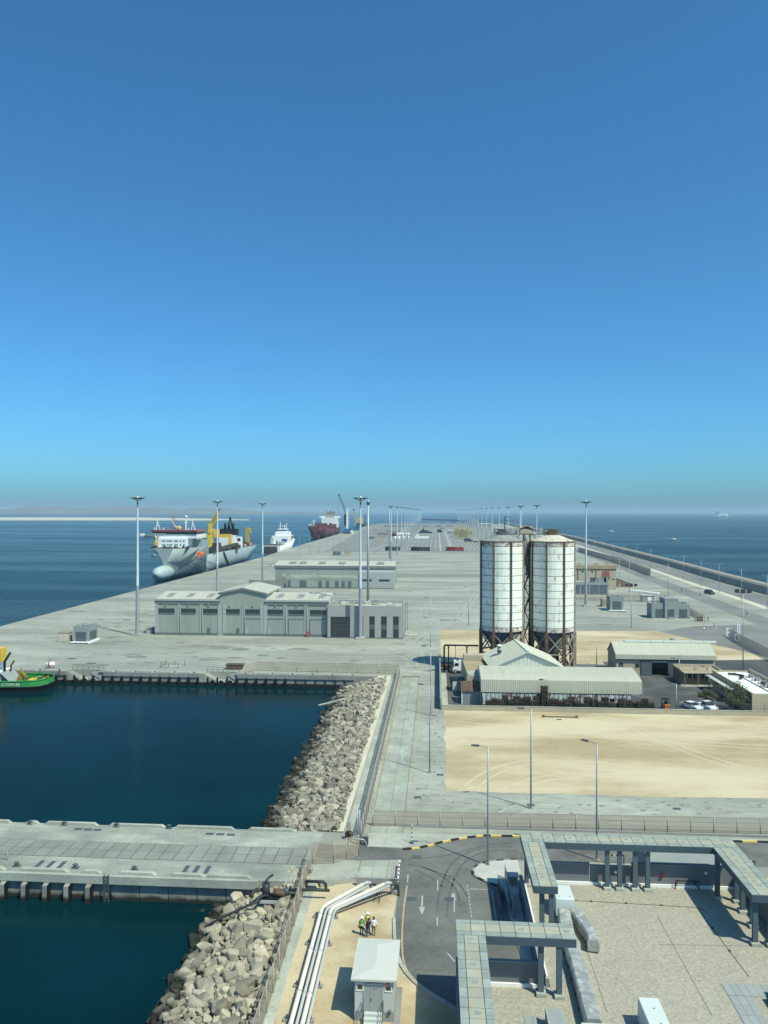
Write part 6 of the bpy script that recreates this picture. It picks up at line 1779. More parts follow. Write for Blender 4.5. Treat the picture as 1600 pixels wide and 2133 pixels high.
MB().tube([(0, 0, 0), (0, 0, z - .3), (.25, 0, z), (8.5, 0, z)], .22, 8).build('main_pipe', HULLB, t)
MB().cyl((1.1, 0, 0), (1.1, 0, z), .18, n=8).build('leg', HULLB, t); MB().cyl((5.6, 0, 0), (5.6, 0, z), .18, n=8).build('leg', HULLB, t)
m = MB()
for dx in (1.1, 5.6): m.box(dx - .3, dx + .3, -.3, .3, z - .35, z - .1)
m.build('clamp', GALV_D, t)
x, y = P(930, 1393); t = T('feed_hopper', 'rusty open hopper at the foot of the pipe gantry', 'hopper', (x, y - 1.5, 0))
MB().add([(-1.2, -.8, 1.3), (1.2, -.8, 1.3), (1.2, .8, 1.3), (-1.2, .8, 1.3), (-.8, -.5, .3), (.8, -.5, .3), (.8, .5, .3), (-.8, .5, .3)], [(0, 1, 5, 4), (1, 2, 6, 5), (2, 3, 7, 6), (3, 0, 4, 7), (4, 5, 6, 7)]).build('hopper_body', RUST, t)
m = MB()
for dx in (-.8, .8):
    for dy in (-.5, .5): m.bar((dx, dy, 0), (dx, dy, .5), .12)
m.build('leg', GALV_D, t)
x, y = P(951, 1400); t = T('thin_pole', 'thin dark pole behind the white truck cab', 'pole', (x - .1, y + 6.5, 0))
MB().cyl((0, 0, 0), (0, 0, 5.2), .06, n=6).build('pole', GALV_D, t); MB().box(-.15, .15, -.15, .15, 5.2, 5.5).build('camera', HULLB, t)
x, y = P(1206, 1398); t = T('tarpaulin_heap', 'bundle under a teal tarpaulin right of the silo legs', 'bundle', (X(1206, 192), 192, 0))
MB().exx([(-1, 0), (-1, .9), (-.6, 1.4), (.5, 1.5), (1, .9), (1, 0)], -2, 2.2).build('cover', TEAL, t); MB().box(-2.2, 2.4, -1.1, 1.1, 0, .3).build('skid', GALV_D, t)
# yard walls
w1 = T('yard_wall', 'low beige wall with wire posts along the sand yard', 'wall', (1.1, 155, 0))
MB().box(1.0, 84, 154.9, 155.2, 0, .95).build('wall_body', BEIGE, w1, True); MB().box(.98, 84, 154.86, 155.24, .95, 1.03).build('coping', CONC_L, w1, True)
pm = MB().cyl((0, 0, .9), (0, 0, 2.5), .035, n=5).mesh('post'); pm.materials.append(GALV_D)
for k in range(28): inst(pm, 'post', w1, (k * 3.0, .05, 0))
m = MB()
for z in (1.5, 2.0, 2.45): m.bar((1.1, 155.05, z), (84, 155.05, z), .015)
m.build('wire', GALV_D, w1, True)
w2 = T('yard_wall', 'tall side wall between the slab lane and the silo yard', 'wall', (1.0, 178, 0))
MB().box(.75, 1.0, 155.25, 202, 0, 2.1).build('wall_body', CONC_L, w2, True); MB().box(1.05, 2.4, 155.4, 190, 0, .1).build('inner_kerb', CONC_L, w2, True); MB().box(.7, 1.05, 155.25, 202, 2.1, 2.2).build('coping', CONC_D, w2, True)
x, y = P(1165, 1499); t = T('steel_beam', 'long thin steel bar lying on the sand yard', 'bar', (X(1168, 151), 151, 0))
MB().bar((-3.2, 0, .15), (3.2, .0, .15), .14).build('bar', RUST, t); MB().ico((-3.2, 0, .25), .3).ico((3.2, 0, .25), .3).build('end_block', BROWN, t)

# ================================================================== beige warehouse and offices on the right
WY = 191.
wx = lambda px: X(px, WY)
wz = lambda py: Q(1380, py, WY)[1]
wh = T('beige_warehouse', 'beige warehouse with ribbed pale roof and grey sliding gate', 'building', (wx(1380), WY, 0))
a, b_ = wx(1284), wx(1490); et = wz(1368.5)
WD = 9.
for p0, p1, z0, z1 in ((1284, 1335, 0, et), (1413, 1490, 0, et), (1335, 1413, wz(1378), et)):
    box('wall', BEIGE, wh, wx(p0), wx(p1), WY, WY + .3, z0, z1, True)
box('back_wall', BEIGE, wh, a, b_, WY + WD - .3, WY + WD, 0, et, True); box('side_wall', BEIGE, wh, a, a + .3, WY + .31, WY + WD - .31, 0, et, True); box('side_wall', BEIGE, wh, b_ - .3, b_, WY + .31, WY + WD - .31, 0, et, True)
box('floor', ASPH_Y, wh, a + .3, b_ - .3, WY + .31, WY + WD - .31, 0, .03, True)
MB().exx([(WY, et), (WY + WD / 2, et + 2.6), (WY + WD, et)], a, a + .3).exx([(WY, et), (WY + WD / 2, et + 2.6), (WY + WD, et)], b_ - .3, b_).build('gable_end', GREYW, wh, True)
MB().ribs(a - .2, b_ + .2, [(WY - .5, et - .55), (WY - .45, et + .55), (WY + WD / 2, et + 2.9)], .42, .05).build('roof', SHEET, wh, True)
MB().ribs(a - .2, b_ + .2, [(WY + WD / 2, et + 2.9), (WY + WD + .5, et - .2)], .42, .05).build('rear_roof', SHEET, wh, True)
for k in range(7):
    xa = a + 3 + k * 3.2; MB().exx([(WY + WD / 2 - .4, et + 2.85), (WY + WD / 2 - .3, et + 3.3), (WY + WD / 2 + .3, et + 3.3), (WY + WD / 2 + .4, et + 2.85)], xa, xa + 3.12).build('ridge_vent', SHEETW, wh, True)
box('painted_eave_shade', BROWN, wh, a, b_, WY - .06, WY - .005, et - .85, et - .5, True)  # brown strip paints in the shade under the eave
for p0, p1 in ((1336, 1358), (1392, 1413)):
    d = box('sliding_gate', LOUV, wh, wx(p0), wx(p1), WY - .2, WY - .1, .1, wz(1377), True)
    m = MB()
    for k in range(1, 7): m.box(wx(p0), wx(p1), WY - .24, WY - .201, wz(1377) * k / 7, wz(1377) * k / 7 + .07)
    m.build('gate_rib', DARKP, d, True)
box('gate_rail', GALV_D, wh, wx(1334), wx(1414), WY - .3, WY - .02, wz(1377) + .02, wz(1377) + .3, True)
box('gate_head', SHEETW, wh, wx(1358), wx(1392), WY - .08, WY - .01, wz(1380), wz(1377), True)
for px, py, s_ in ((1294, 1371.5, .28), (1375, 1372, .28), (1465, 1374, .28), (1294, 1384, .45), (1328, 1386, .5)):
    x, z = Q(px, py, WY); w = box('window', GLASS, wh, x - s_, x + s_, WY - .04, WY - .001, z - s_ * .8, z + s_ * .8, True)
    MB().box(x - s_ - .08, x + s_ + .08, WY - .07, WY - .041, z - s_ * .8 - .1, z - s_ * .8).box(x - s_ - .08, x + s_ + .08, WY - .07, WY - .041, z + s_ * .8, z + s_ * .8 + .1).build('window_frame', BROWN, w, True)
t = T('loading_ramp', 'low dark ramp and trailer bed left of the warehouse', 'ramp', (wx(1268), WY + 1.5, 0)); MB().exx([(-3, 0), (3, 0), (3, 1.0), (-1, .9)], -2, 1.6).build('ramp_body', GALV_D, t); MB().bar((1.6, -2.8, 0), (2.8, -2.8, 2.8), .15).build('brace', GALV, t)
# brown annex in front
AY = 182.
ax = lambda px: X(px, AY)
az = lambda py: Q(1460, py, AY)[1]
an = T('annex_office', 'low brown office with beige roof and canopy before the warehouse', 'building', (ax(1460), AY, 0))
a, b_ = ax(1420), ax(1507)
rt_ = az(1397)
AD = 6.2
box('wall', BROWN, an, a, b_, AY, AY + AD, 0, rt_ - .35, True)
m = MB().box(a, b_, AY, AY + .25, rt_ - .35, rt_).box(a, b_, AY + AD - .25, AY + AD, rt_ - .35, rt_ + .3).box(a, a + .25, AY + .26, AY + AD - .26, rt_ - .35, rt_ + .1).box(b_ - .25, b_, AY + .26, AY + AD - .26, rt_ - .35, rt_ + .1); m.build('parapet', BEIGE, an, True)
box('roof', BEIGE_D, an, a + .26, b_ - .26, AY + .26, AY + AD - .26, rt_ - .35, rt_ - .3, True)
box('canopy', BEIGE, an, a + .2, b_ + .2, AY - 1.3, AY - .01, az(1401), az(1399), True)
for px in (1451, 1477): box('chimney', BEIGE, an, ax(px) - .25, ax(px) + .25, AY + .3, AY + .8, rt_, rt_ + .7, True)
for p0, p1 in ((1428, 1436), (1437, 1449), (1455, 1463), (1464, 1475), (1481, 1487), (1488, 1504)):
    w = box('window', GLASS, an, ax(p0), ax(p1), AY - .08, AY - .001, az(1413), az(1405), True); MB().box((ax(p0) + ax(p1)) / 2 - .06, (ax(p0) + ax(p1)) / 2 + .06, AY - .1, AY - .081, az(1413), az(1405)).build('mullion', SHIPW, w, True)
for px in (1424, 1452, 1478, 1505): box('pillar', BROWN, an, ax(px) - .12, ax(px) + .12, AY - 1.2, AY - 1.0, 0, az(1401), True)
box('forecourt', CONC_L, an, a - .5, b_ + .3, AY - 2.2, AY - .01, 0, .06, True)
t = T('roof_bush', 'leafless grey shrub growing behind the brown office roof', 'shrub', (ax(1436), AY + AD + 1.5, 0))
random.seed(77)
m = MB()
for k in range(16):
    a0 = random.uniform(0, 6.28); m.cyl((0, 0, 1), (1.2 * math.cos(a0) * random.random(), .8 * math.sin(a0), random.uniform(4, 5.9)), .05, .015, n=4)
m.build('branches', TRUNK, t)
# white-roofed office at far right
oo = T('white_roof_office', 'beige office with white flat roof and rooftop coolers at the right edge', 'building', (68, 163, 0), R(0))
OX0, OX1, OY0, OY1, OT2 = 62.3, 70.5, 152.5 + 4, 178.5, 3.7
box('wall', BEIGE, oo, OX0, OX1, OY0, OY1, 0, OT2, True)
m = MB().box(OX0, OX0 + .25, OY0, OY1, OT2, OT2 + .45).box(OX1 - .25, OX1, OY0, OY1, OT2, OT2 + .9).box(OX0 + .26, OX1 - .26, OY1 - .25, OY1, OT2, OT2 + .45).box(OX0 + .26, OX1 - .26, OY0, OY0 + .25, OT2, OT2 + .35); m.build('parapet', BEIGE, oo, True)
box('roof', WHITE, oo, OX0 + .26, OX1 - .26, OY0 + .26, OY1 - .26, OT2, OT2 + .08, True)
box('roof_gutter', HULLB, oo, OX0 + 4.2, OX0 + 4.6, OY0 + 1, OY1 - 1, OT2 + .08, OT2 + .12, True)
box('side_canopy', PAVE_W, oo, OX0 - 1.6, OX0 - .01, OY0 + 8, OY1, 2.9, 3.1, True)
for k in range(5):
    y_ = OY0 + 3 + k * 3.2; c_ = box('cooler', CONC_D, oo, OX1 - 2.4, OX1 - 1.5, y_, y_ + .9, OT2 + .08, OT2 + .8, True); MB().tube([(OX1 - 2.4, y_ + .4, OT2 + .5), (OX1 - 3, y_ + .4, OT2 + .5), (OX1 - 3.2, y_ + .4, OT2 + .1)], .12, 6).build('cooler_duct', GALV, c_, True)
MB().tube([(OX0 + 3, OY1 - 8, OT2 + .4), (OX0 + 4.5, OY1 - 6, OT2 + .5), (OX0 + 3.6, OY1 - 4.5, OT2 + .5), (OX0 + 2.2, OY1 - 3.4, OT2 + .4)], .22, 8).build('roof_hose', HULLB, oo, True)
for k in range(6):
    y_ = OY0 + 1.2 + k * 3.5; MB().box(OX0 - .06, OX0 - .005, y_, y_ + 1.3, .9, 2.2).build('window', GLASS, oo, True)
for k, (x_, y_, z_) in enumerate(((69.6, 154.9, 3.4), (67.0, 154.6, .0))):
    t = T('water_tank', ['white cylindrical water tank on a frame at the office end', 'white water tank on the ground beside the low wall'][k], 'water tank', (x_, y_, 0))
    zb = 2.6 if k == 0 else .15
    MB().lathe([(1.0, zb), (1.02, zb + .5), (1.0, zb + .9), (1.02, zb + 1.4), (.9, zb + 1.75), (.35, zb + 2.0), (.3, zb + 2.1)], n=20).build('tank', SHIPW, t)
    m = MB()
    for q in range(4):
        a0 = q * math.pi / 2 + .78; m.bar((.8 * math.cos(a0), .8 * math.sin(a0), 0), (.8 * math.cos(a0), .8 * math.sin(a0), zb), .12)
    m.box(-.9, .9, -.9, .9, zb - .12, zb - .005) if k == 0 else m.box(-1, 1, -1, 1, 0, .14)
    m.build('frame', BROWN, t)
# vehicles in the yard
x, y = P(1446, 1481); simple_car('white saloon car parked behind the low wall', x, y + 1.6, R(-62), CARW)
x, y = P(1478, 1481); simple_car('white pickup car parked half under a tree', x, y + 1.4, R(-70), CARW, kind='pickup')
x, y = P(1390, 1482); t = T('forklift', 'orange forklift with black guard roof by the low wall', 'forklift', (x, y + 1.2, 0), R(95))
MB().bevbox(-1.2, .7, -.6, .6, .35, 1.15, .05).build('body', ORANGE, t); MB().bevbox(-1.35, -.7, -.6, .6, .4, 1.35, .06).build('counterweight', ORANGE, t)
m = MB()
for dx in (-.8, .6):
    for dy in (-.52, .52): m.bar((dx, dy, 1.1), (dx * .85, dy, 2.25), .08)
m.box(-.9, .7, -.6, .6, 2.25, 2.33); m.build('overhead_guard', HULLB, t)
MB().box(-.4, .1, -.3, .3, 1.15, 1.5).box(-.5, -.35, -.3, .3, 1.3, 1.9).build('seat', HULLB, t)
m = MB()
for dy in (-.35, .35): m.bar((.85, dy, .1), (.85, dy, 2.3), .12); m.bar((.9, dy, .1), (2.0, dy, .1), .12, .05)
m.build('mast_and_forks', GALV_D, t)
for sx in (-.85, .5):
    for sy in (-1, 1): MB().cyl((sx, sy * .45, .32), (sx, sy * .68, .32), .32, n=12).build('wheel', TYRE, t)
x, y = P(1478, 1238); simple_car('dark van driving along the sea road', x, y, R(-72), CARK, 1.15, 'van')
x, y = P(1408, 1328); t = T('sign_post', 'round red and white road sign at the yard entrance', 'road sign', P(1467, 1323))
MB().cyl((0, 0, 0), (0, 0, 2.4), .05, n=6).build('pole', GALV, t); MB().cyl((0, -.08, 2.3), (0, -.05, 2.3), .55, n=16).build('disc', RED, t); MB().cyl((0, -.085, 2.3), (0, -.081, 2.3), .36, n=16).build('disc_face', WHITE, t)
x, y = P(1408, 1340); t = T('fuel_tank', 'small pale horizontal tank on the verge behind the warehouse', 'tank', (x, y, 0))
MB().cyl((-1.6, 0, .9), (1.6, 0, .9), .7, n=14).build('tank', CONC_L, t); MB().box(-1.3, -1.0, -.6, .6, 0, .5).box(1.0, 1.3, -.6, .6, 0, .5).build('saddle', GREYW, t)

# ---- buildings behind the silos on the right
BY = 330.
def facade(name, label, px0, px1, ytop, Y, depth, mat, cat='building'):
    t = T(name, label, cat, (X((px0 + px1) / 2, Y), Y, 0)); zt = Q((px0 + px1) / 2, ytop, Y)[1]
    box('wall', mat, t, X(px0, Y), X(px1, Y), Y, Y + depth, 0, zt, True)
    return t, zt
Yb = 400.
t, zt = facade('beige_substation', 'beige two-storey block with brown cornice right of the silos', 1188, 1284, 1185, Yb, 14, BEIGE)
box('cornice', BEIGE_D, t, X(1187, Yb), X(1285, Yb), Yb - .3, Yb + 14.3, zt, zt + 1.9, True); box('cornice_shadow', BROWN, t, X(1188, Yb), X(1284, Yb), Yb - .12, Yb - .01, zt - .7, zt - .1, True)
for px in (1204, 1242, 1262): box('rib', BROWN, t, X(px, Yb) - .2, X(px, Yb) + .2, Yb - .2, Yb - .01, 0, zt - .7, True)
for px, py in ((1214, 1190.5), (1233.5, 1190.5), (1278, 1206.5)): x, z = Q(px, py, Yb); box('window', GLASS, t, x - .5, x + .5, Yb - .1, Yb - .005, z - .3, z + .3, True)
for p0, p1 in ((1255, 1262), (1264, 1270)): box('red_shutter', SHIPRED, t, X(p0, Yb), X(p1, Yb), Yb - .15, Yb - .01, Q(1260, 1200, Yb)[1], Q(1260, 1190, Yb)[1], True)
box('balcony', BROWN, t, X(1252, Yb), X(1271, Yb), Yb - 1.6, Yb - .01, Q(1260, 1204, Yb)[1], Q(1260, 1201, Yb)[1], True)
for k, px in enumerate((1196, 1208, 1226, 1243, 1268)): x = X(px, Yb + 6); box('roof_unit', CONC_L, t, x - .8, x + .8, Yb + 5, Yb + 7, zt + 1.9, zt + 2.5, True)
Yg = 372.
t, zt = facade('grey_substation', 'low grey block with a row of dark louvred doors right of the silos', 1188, 1268, 1214, Yg, 10, GREYW)
box('parapet', GREYW, t, X(1188, Yg), X(1268, Yg), Yg - .15, Yg - .01, zt - 1, zt + .4, True); box('roof', CONC_L, t, X(1188, Yg) + .2, X(1268, Yg) - .2, Yg + .1, Yg + 9.8, zt, zt + .08, True)
for p0, p1 in ((1190, 1208), (1212, 1227), (1231, 1247), (1250, 1265)): box('louvre_door', DARKP, t, X(p0, Yg), X(p1, Yg), Yg - .22, Yg - .155, .6, Q(1230, 1219.5, Yg)[1], True)
box('plinth', HALLBASE, t, X(1188, Yg), X(1268, Yg), Yg - .3, Yg - .225, 0, .5, True); box('ledge', SAND_B, t, X(1186, Yg), X(1272, Yg), Yg - 8, Yg - .31, 0, .25, True)
for px in (1235, 1250, 1258, 1262): x = X(px, Yg + 4); box('roof_plant', GALV_D if px < 1240 else GREYW, t, x - 1, x + 1, Yg + 3, Yg + 5, zt + .08, zt + 2.2, True)
x, y = P(1262, 1176); t = T('cement_mixer_truck', 'grey and orange machinery parked behind the beige block', 'truck', (X(1262, 420), 420, 0), R(6))
MB().box(-5, 5, -1.4, 1.4, .7, 1.2).build('chassis', GALV_D, t); MB().box(-5, -1, -1.4, 1.4, 1.2, 3.8).build('tank', PIPED, t); MB().cyl((-.5, 0, 2.3), (2.4, 0, 2.7), 1.2, .9, n=14).build('drum', CONC_L, t); MB().bevbox(2.6, 5, -1.3, 1.3, 1.0, 4.0, .1).build('cab', YEL, t)
for sx in (-3.8, -2.4, 3.8):
    for sy in (-1, 1): MB().cyl((sx, sy * 1.0, .55), (sx, sy * 1.4, .55), .55, n=12).build('wheel', TYRE, t)
x, y = P(1297, 1223); t = T('covered_ramp', 'brown sloping ramp wall right of the beige block', 'ramp', (x, y, 0))
MB().exy([(-6, 0), (5, 0), (5, 2.0), (-6, 6.0)], 0, .4).build('ramp_wall', BROWN, t); MB().bar((-6, .2, 6.1), (5, .2, 2.1), .5, .2).build('coping', WHITE, t); MB().box(-2.5, -2.1, -3, -2.6, 0, 2).build('post', WHITE, t)
# triple kiosk
x, y = P(1396, 1289); t = T('pump_house', 'grey pump house with taller middle bay and three dark doors', 'pump house', (x, y, 0))
box('left_bay', GREYW, t, -6.6, -2.05, .3, 7, 0, 5.4); box('middle_bay', GREYW, t, -2.0, 3.0, -.3, 7, 0, 7.6); box('right_bay', GREYW, t, 3.05, 7.3, .3, 7, 0, 4.9)
for a, b_, z, y_ in ((-6.6, -2.05, 5.4, .3), (3.05, 7.3, 4.9, .3)):
    MB().box(a, b_, y_, y_ + .2, z, z + .5).box(a, b_, 6.8, 7, z, z + .5).build('parapet', GREYW, t); box('roof', CONC_L, t, a + .05, b_ - .05, y_ + .21, 6.79, z, z + .05)
for a, b_, y_ in ((-5.2, -2.4, .3), (-.9, 1.4, -.3), (3.5, 6.3, .3)): 
    d = box('louvre_door', LOUV, t, a, b_, y_ - .1, y_ - .01, .7, 3.6); m = MB()
    for k in range(8): m.box(a, b_, y_ - .14, y_ - .101, .8 + .35 * k, .86 + .35 * k)
    m.build('louvre', DARKP, d)
m = MB()
for k in range(7): m.box(-1.6 + k * .62, -1.35 + k * .62, -.36, -.305, 7.0, 7.3)
m.build('vent_hole', LOUV, t); box('plinth', HALLBASE, t, -6.7, 7.4, .1, .29, 0, .5); box('apron', CONC_L, t, -7, 8, -3, .05, 0, .12)
m = MB()
for dx, dz in ((-5.6, 5.5), (-3.6, 5.5), (4.2, 5), (5.6, 5), (6.4, 5)): m.box(dx - .4, dx + .4, 2, 3, dz, dz + 1.1)
m.build('roof_plant', CONC_D, t); MB().box(-1, 1, -1.6, -.35, .12, .7).build('step', GREYW, t)
fence('short brown mesh fence right of the pump house', [P(1436, 1277), P(1452, 1287), P(1464, 1294)], 2.4, 1.5, MESHB, 2)
x, y = P(1458, 1294); t = T('steel_gateway', 'small beige cage beside the pump house fence', 'cage', (x, y, 0)); m = MB()
for dx in (-1.4, 1.4):
    for dy in (-1, 1): m.bar((dx, dy, 0), (dx, dy, 2.5), .15)
for dx in (-1.4, 1.4): m.bar((dx, -1, 2.5), (dx, 1, 2.5), .12)
for dy in (-1, 1): m.bar((-1.4, dy, 2.5), (1.4, dy, 2.5), .12); m.bar((-1.4, dy, 1.2), (1.4, dy, 1.2), .1)
m.build('cage_frame', BEIGE_D, t); MB().box(-.9, .9, -.6, .6, 0, 1.7).build('valve_box', BROWN, t)
x, y = P(1348, 1253); t = T('store_cabin', 'small pale cabin at the fence behind the kiosks', 'cabin', (x, y, 0)); box('cabin_wall', GREYW, t, -2.6, 2.6, -2, 2, 0, 2.7); box('roof', CONC_L, t, -2.8, 2.8, -2.2, 2.2, 2.7, 2.9); box('door', SHIPW, t, -.2, 1.4, -2.06, -2.01, .1, 2.3)
fence('beige mesh fence behind the kiosks right of the silos', [P(1200, 1249), P(1340, 1254)], 3, 4, MESHB, 2)
fence('beige mesh fence from the small cabin to the pump house', [P(1356, 1253), P(1384, 1252), P(1398, 1262)], 3, 4, MESHB, 2)
fence('grey mesh security fence at the right edge by the yard entrance', [P(1520, 1327), P(1545, 1343), P(1640, 1393)], 3.0, 2.2, MESHG, 3)
x, y = P(1518, 1325); t = T('steel_gateway', 'white steel gate posts at the yard entrance', 'gate', (x, y, 0)); m = MB()
for dx, dy, h in ((-.6, 0, 2.6), (.9, .5, 2.6), (3.6, 2.2, 4.4), (4.3, 2.4, 3.6)): m.bar((dx, dy, 0), (dx, dy, h), .3)
m.bar((-.6, 0, 2.4), (.9, .5, 2.4), .2); m.bar((-.6, 0, 1.2), (.9, .5, 1.2), .2)
m.build('gate_post', SHIPW, t)
x, y = P(1535, 1337); t = T('gate_cabinet', 'white framed cabinet on the security fence', 'cabinet', (x, y, 0)); MB().box(-.6, .6, -.2, .2, .3, 2.3).build('frame', SHIPW, t); MB().box(-.4, .4, -.24, -.201, .6, 2.0).build('panel', GREYW, t)
fence('brown mesh fence along the sea road in the distance', [P(1205, 1149), P(1290, 1174), P(1355, 1199)], 4.5, 9, MESHD, 1)
x, y = P(1475, 1290)
for k, (px, py) in enumerate(((1475, 1294), (1488, 1308), (1459, 1242), (1420, 1234), (1556, 1283))):
    x, y = P(px, py); t = T('marker_post', f'small post standing alone on the right apron, {ORD[k]} from the camera side', 'post', (x, y, 0), 0, 'posts on the right apron'); MB().cyl((0, 0, 0), (0, 0, 1.8 + .5 * (k % 2)), .16, n=8).build('post', GALV_D if k != 1 else GALV, t); MB().box(-.9, .9, -.7, .7, 0, .12).build('base', CONC_L, t)
# white dots row (low blocks) on the apron
for k in range(12):
    a = P(1316 + 5 * k, 1231.5 + .55 * k); o = MB().bevbox(a[0] - .8, a[0] + .8, a[1] - .7, a[1] + .7, 0, .7, .08).build('white_block', WHITE); tag(o, f'{ORD[k]} low white block in the row behind the kiosks, from the left', 'concrete block', 'row of white blocks')
for k, (px, py) in enumerate(((297, 1277), (264, 1290), (241, 1298), (292, 1294))):
    a = P(px, py); o = MB().bevbox(a[0] - (1.4 if k < 3 else .8), a[0] + (1.4 if k < 3 else .8), a[1] - .8, a[1] + .8, 0, .5, .08).build('concrete_sleeper', CONC_L); tag(o, ['pale concrete sleeper nearest the hall corner on the left apron', 'middle pale concrete sleeper on the left apron', 'pale concrete sleeper nearest the kiosk on the left apron', 'small concrete sleeper beside the mast'][k], 'concrete sleeper', 'sleepers on the left apron')

# ================================================================== trees
def tree(label, x, y, h, cr, n, leaf, seed, lean=0., squash=.8, ls=.16):
    rnd = random.Random(seed); t = T('tree', label, 'tree', (x, y, 0))
    m = MB(); tips = []
    for k in range(5):
        a = k * 1.256 + rnd.random(); b0 = (rnd.uniform(-.1, .1), rnd.uniform(-.1, .1), 0); b1 = (.35 * cr * math.cos(a) * .5, .35 * cr * math.sin(a) * .5, h * .4); b2 = (cr * .6 * math.cos(a), cr * .6 * math.sin(a), h * rnd.uniform(.65, .85))
        m.cyl(b0, b1, .09, .06, n=6); m.cyl(b1, b2, .06, .02, n=5); tips.append(b2)
    m.build('trunk', TRUNK, t)
    c_ = MB(); clumps = []
    for k in range(26):
        a, u = rnd.uniform(0, 6.28), rnd.random() ** .5; z = rnd.uniform(.38, 1.0)
        rr = cr * (1 - abs(z - .62) * 1.1); clumps.append((rr * u * math.cos(a), rr * u * math.sin(a), h * z, cr * rnd.uniform(.16, .34)))
    for k in range(n):
        cx, cy, cz, r_ = rnd.choice(clumps)
        d = Vector((rnd.gauss(0, 1), rnd.gauss(0, 1), rnd.gauss(0, squash))) * r_ * .6
        p = Vector((cx, cy, cz)) + d
        u = Vector((rnd.gauss(0, 1), rnd.gauss(0, 1), rnd.gauss(0, 1))).normalized(); v = u.orthogonal().normalized() * ls * rnd.uniform(.5, 1.1); u = u * ls * rnd.uniform(.6, 1.3)
        c_.add([p - u, p + v * .6, p + u, p - v * .6], [(0, 1, 2, 3)])
    c_.build('crown', leaf, t)
x, y = P(1480, 1480); tree('thin grey-green tree beside the parked cars', x + .6, y + 3.0, 3.2, 1.9, 1500, LEAF, 4)
x, y = P(1540, 1484); tree('grey-green tree in front of the white-roofed office', x, y + 1, 5.4, 2.9, 2600, LEAF, 5)
x, y = P(1592, 1470); tree('thin tree at the right edge beside the water tank', x + 1, y + .5, 4.6, 1.9, 1300, LEAF, 8)
tree('dark green tree behind the white-roofed office at the right edge', 76.0, 171.5, 5.6, 3.6, 5200, LEAFD, 6, ls=.2)
# ================================================================== ships
def hull(name, mat, root, st, z0):
    # st: (y, half beam at waterline, half beam at deck, keel z, deck z)
    m = MB(); n = 7
    vs = []
    for y, w0, w1, kz, dz in st:
        mid = (w0 * .86 + w1 * .14)
        vs += [(-w1, y, dz), (-mid, y, kz + (dz - kz) * .6), (-w0, y, kz + (dz - kz) * .25), (0, y, kz), (w0, y, kz + (dz - kz) * .25), (mid, y, kz + (dz - kz) * .6), (w1, y, dz)]
    fs = [(k * n + i, (k + 1) * n + i, (k + 1) * n + i + 1, k * n + i + 1) for k in range(len(st) - 1) for i in range(n - 1)]
    fs += [(k * n, k * n + 6, (k + 1) * n + 6, (k + 1) * n) for k in range(len(st) - 1)]
    e = (len(st) - 1) * n
    fs += [tuple(range(n)), tuple(e + i for i in range(n))[::-1]]
    m.add(vs, fs)
    m.sm = [i < (len(st) - 1) * (n - 1) for i in range(len(m.f))]
    return m.build(name, mat, root)
# ---- grey dredger, bow towards the camera
DRX, DRY = -168.5, 466.
dr = T('dredger', 'large grey dredger with bulbous bow and yellow cranes moored at the left quay', 'ship', (DRX, DRY, SEA_Z))
D0 = -SEA_Z
hull('hull', HULLG, dr, [(0, .3, 5.5, -2, 19), (5, 1.6, 10, -2, 19), (14, 4.6, 13.6, -2, 19), (26, 9, 15, -2, 19), (40, 14.2, 15.0, -2, 19)], 0)
hull('aft_hull', HULLG, dr, [(40, 14.2, 15.0, -2, 13.4), (60, 14.8, 15, -2, 13.4), (150, 14.8, 15, -2, 13.2), (172, 13, 14.6, 2.5, 13.2), (188, 10, 13.6, 8.2, 13.2)], 0)
m = MB()
prof = [(.3, -14), (2.6, -13), (3.9, -11), (4.5, -8), (4.6, -3), (4.5, 2), (3.4, 8), (1.2, 18)]
vs = []
for r_, y in prof:
    for i in range(18):
        a = 2 * math.pi * i / 18; vs.append((r_ * math.cos(a), y, 4.2 + r_ * math.sin(a)))
m.add(vs, [(k * 18 + i, k * 18 + (i + 1) % 18, (k + 1) * 18 + (i + 1) % 18, (k + 1) * 18 + i) for k in range(len(prof) - 1) for i in range(18)], True)
m.build('bulbous_bow', M('bulb_paint', (.47, .56, .56), .5, .04), dr)
for yy, rr in ((-10.2, 4.1), (-3, 4.62), (1.5, 4.53)): MB().tube([(rr * math.cos(q * math.pi / 12), yy + .06 * q * 0, 4.2 + rr * math.sin(q * math.pi / 12)) for q in range(25)], .09, 5).build('bulb_seam', GREYW, dr)
MB().box(-9.5, 9.0, 14, 40, 19, 25.0).build('deckhouse', SHIPW, dr)
MB().box(-12, 15.2, 17, 36, 25, 27.6).build('bridge_deck', SHIPW, dr)
m = MB().box(-14.2, 15, 16.5, 33, 27.6, 29.2); w = m.build('bridge_windows', GLASS, dr)
MB().exx([(16, 29.2), (15.6, 30.3), (34, 30.3), (33.6, 29.2)], -14.8, 15.6).build('bridge_rim', SHIPRED, dr)
MB().box(-14.4, -5, 16.4, 16.49, 27.6, 28.2).build('window_band', GREYW, w)
for z in (20.4, 22.9):
    for x in (-6.2, -4.9, -2.9, -1.6, -.4, 1.9, 3.1, 5.4, 7.6): box('cabin_window', GLASS, dr, x - .4, x + .4, 13.9, 13.99, z, z + .9)
MB().exx([(15, 27.0), (17, 27.0), (17, 25.0)], -19.4, -11.9).build('bridge_wing', SHIPW, dr); MB().box(-21.5, -19.2, 14.5, 17, 26.4, 28.0).build('wing_cabin', SHIPW, dr)
m = MB()
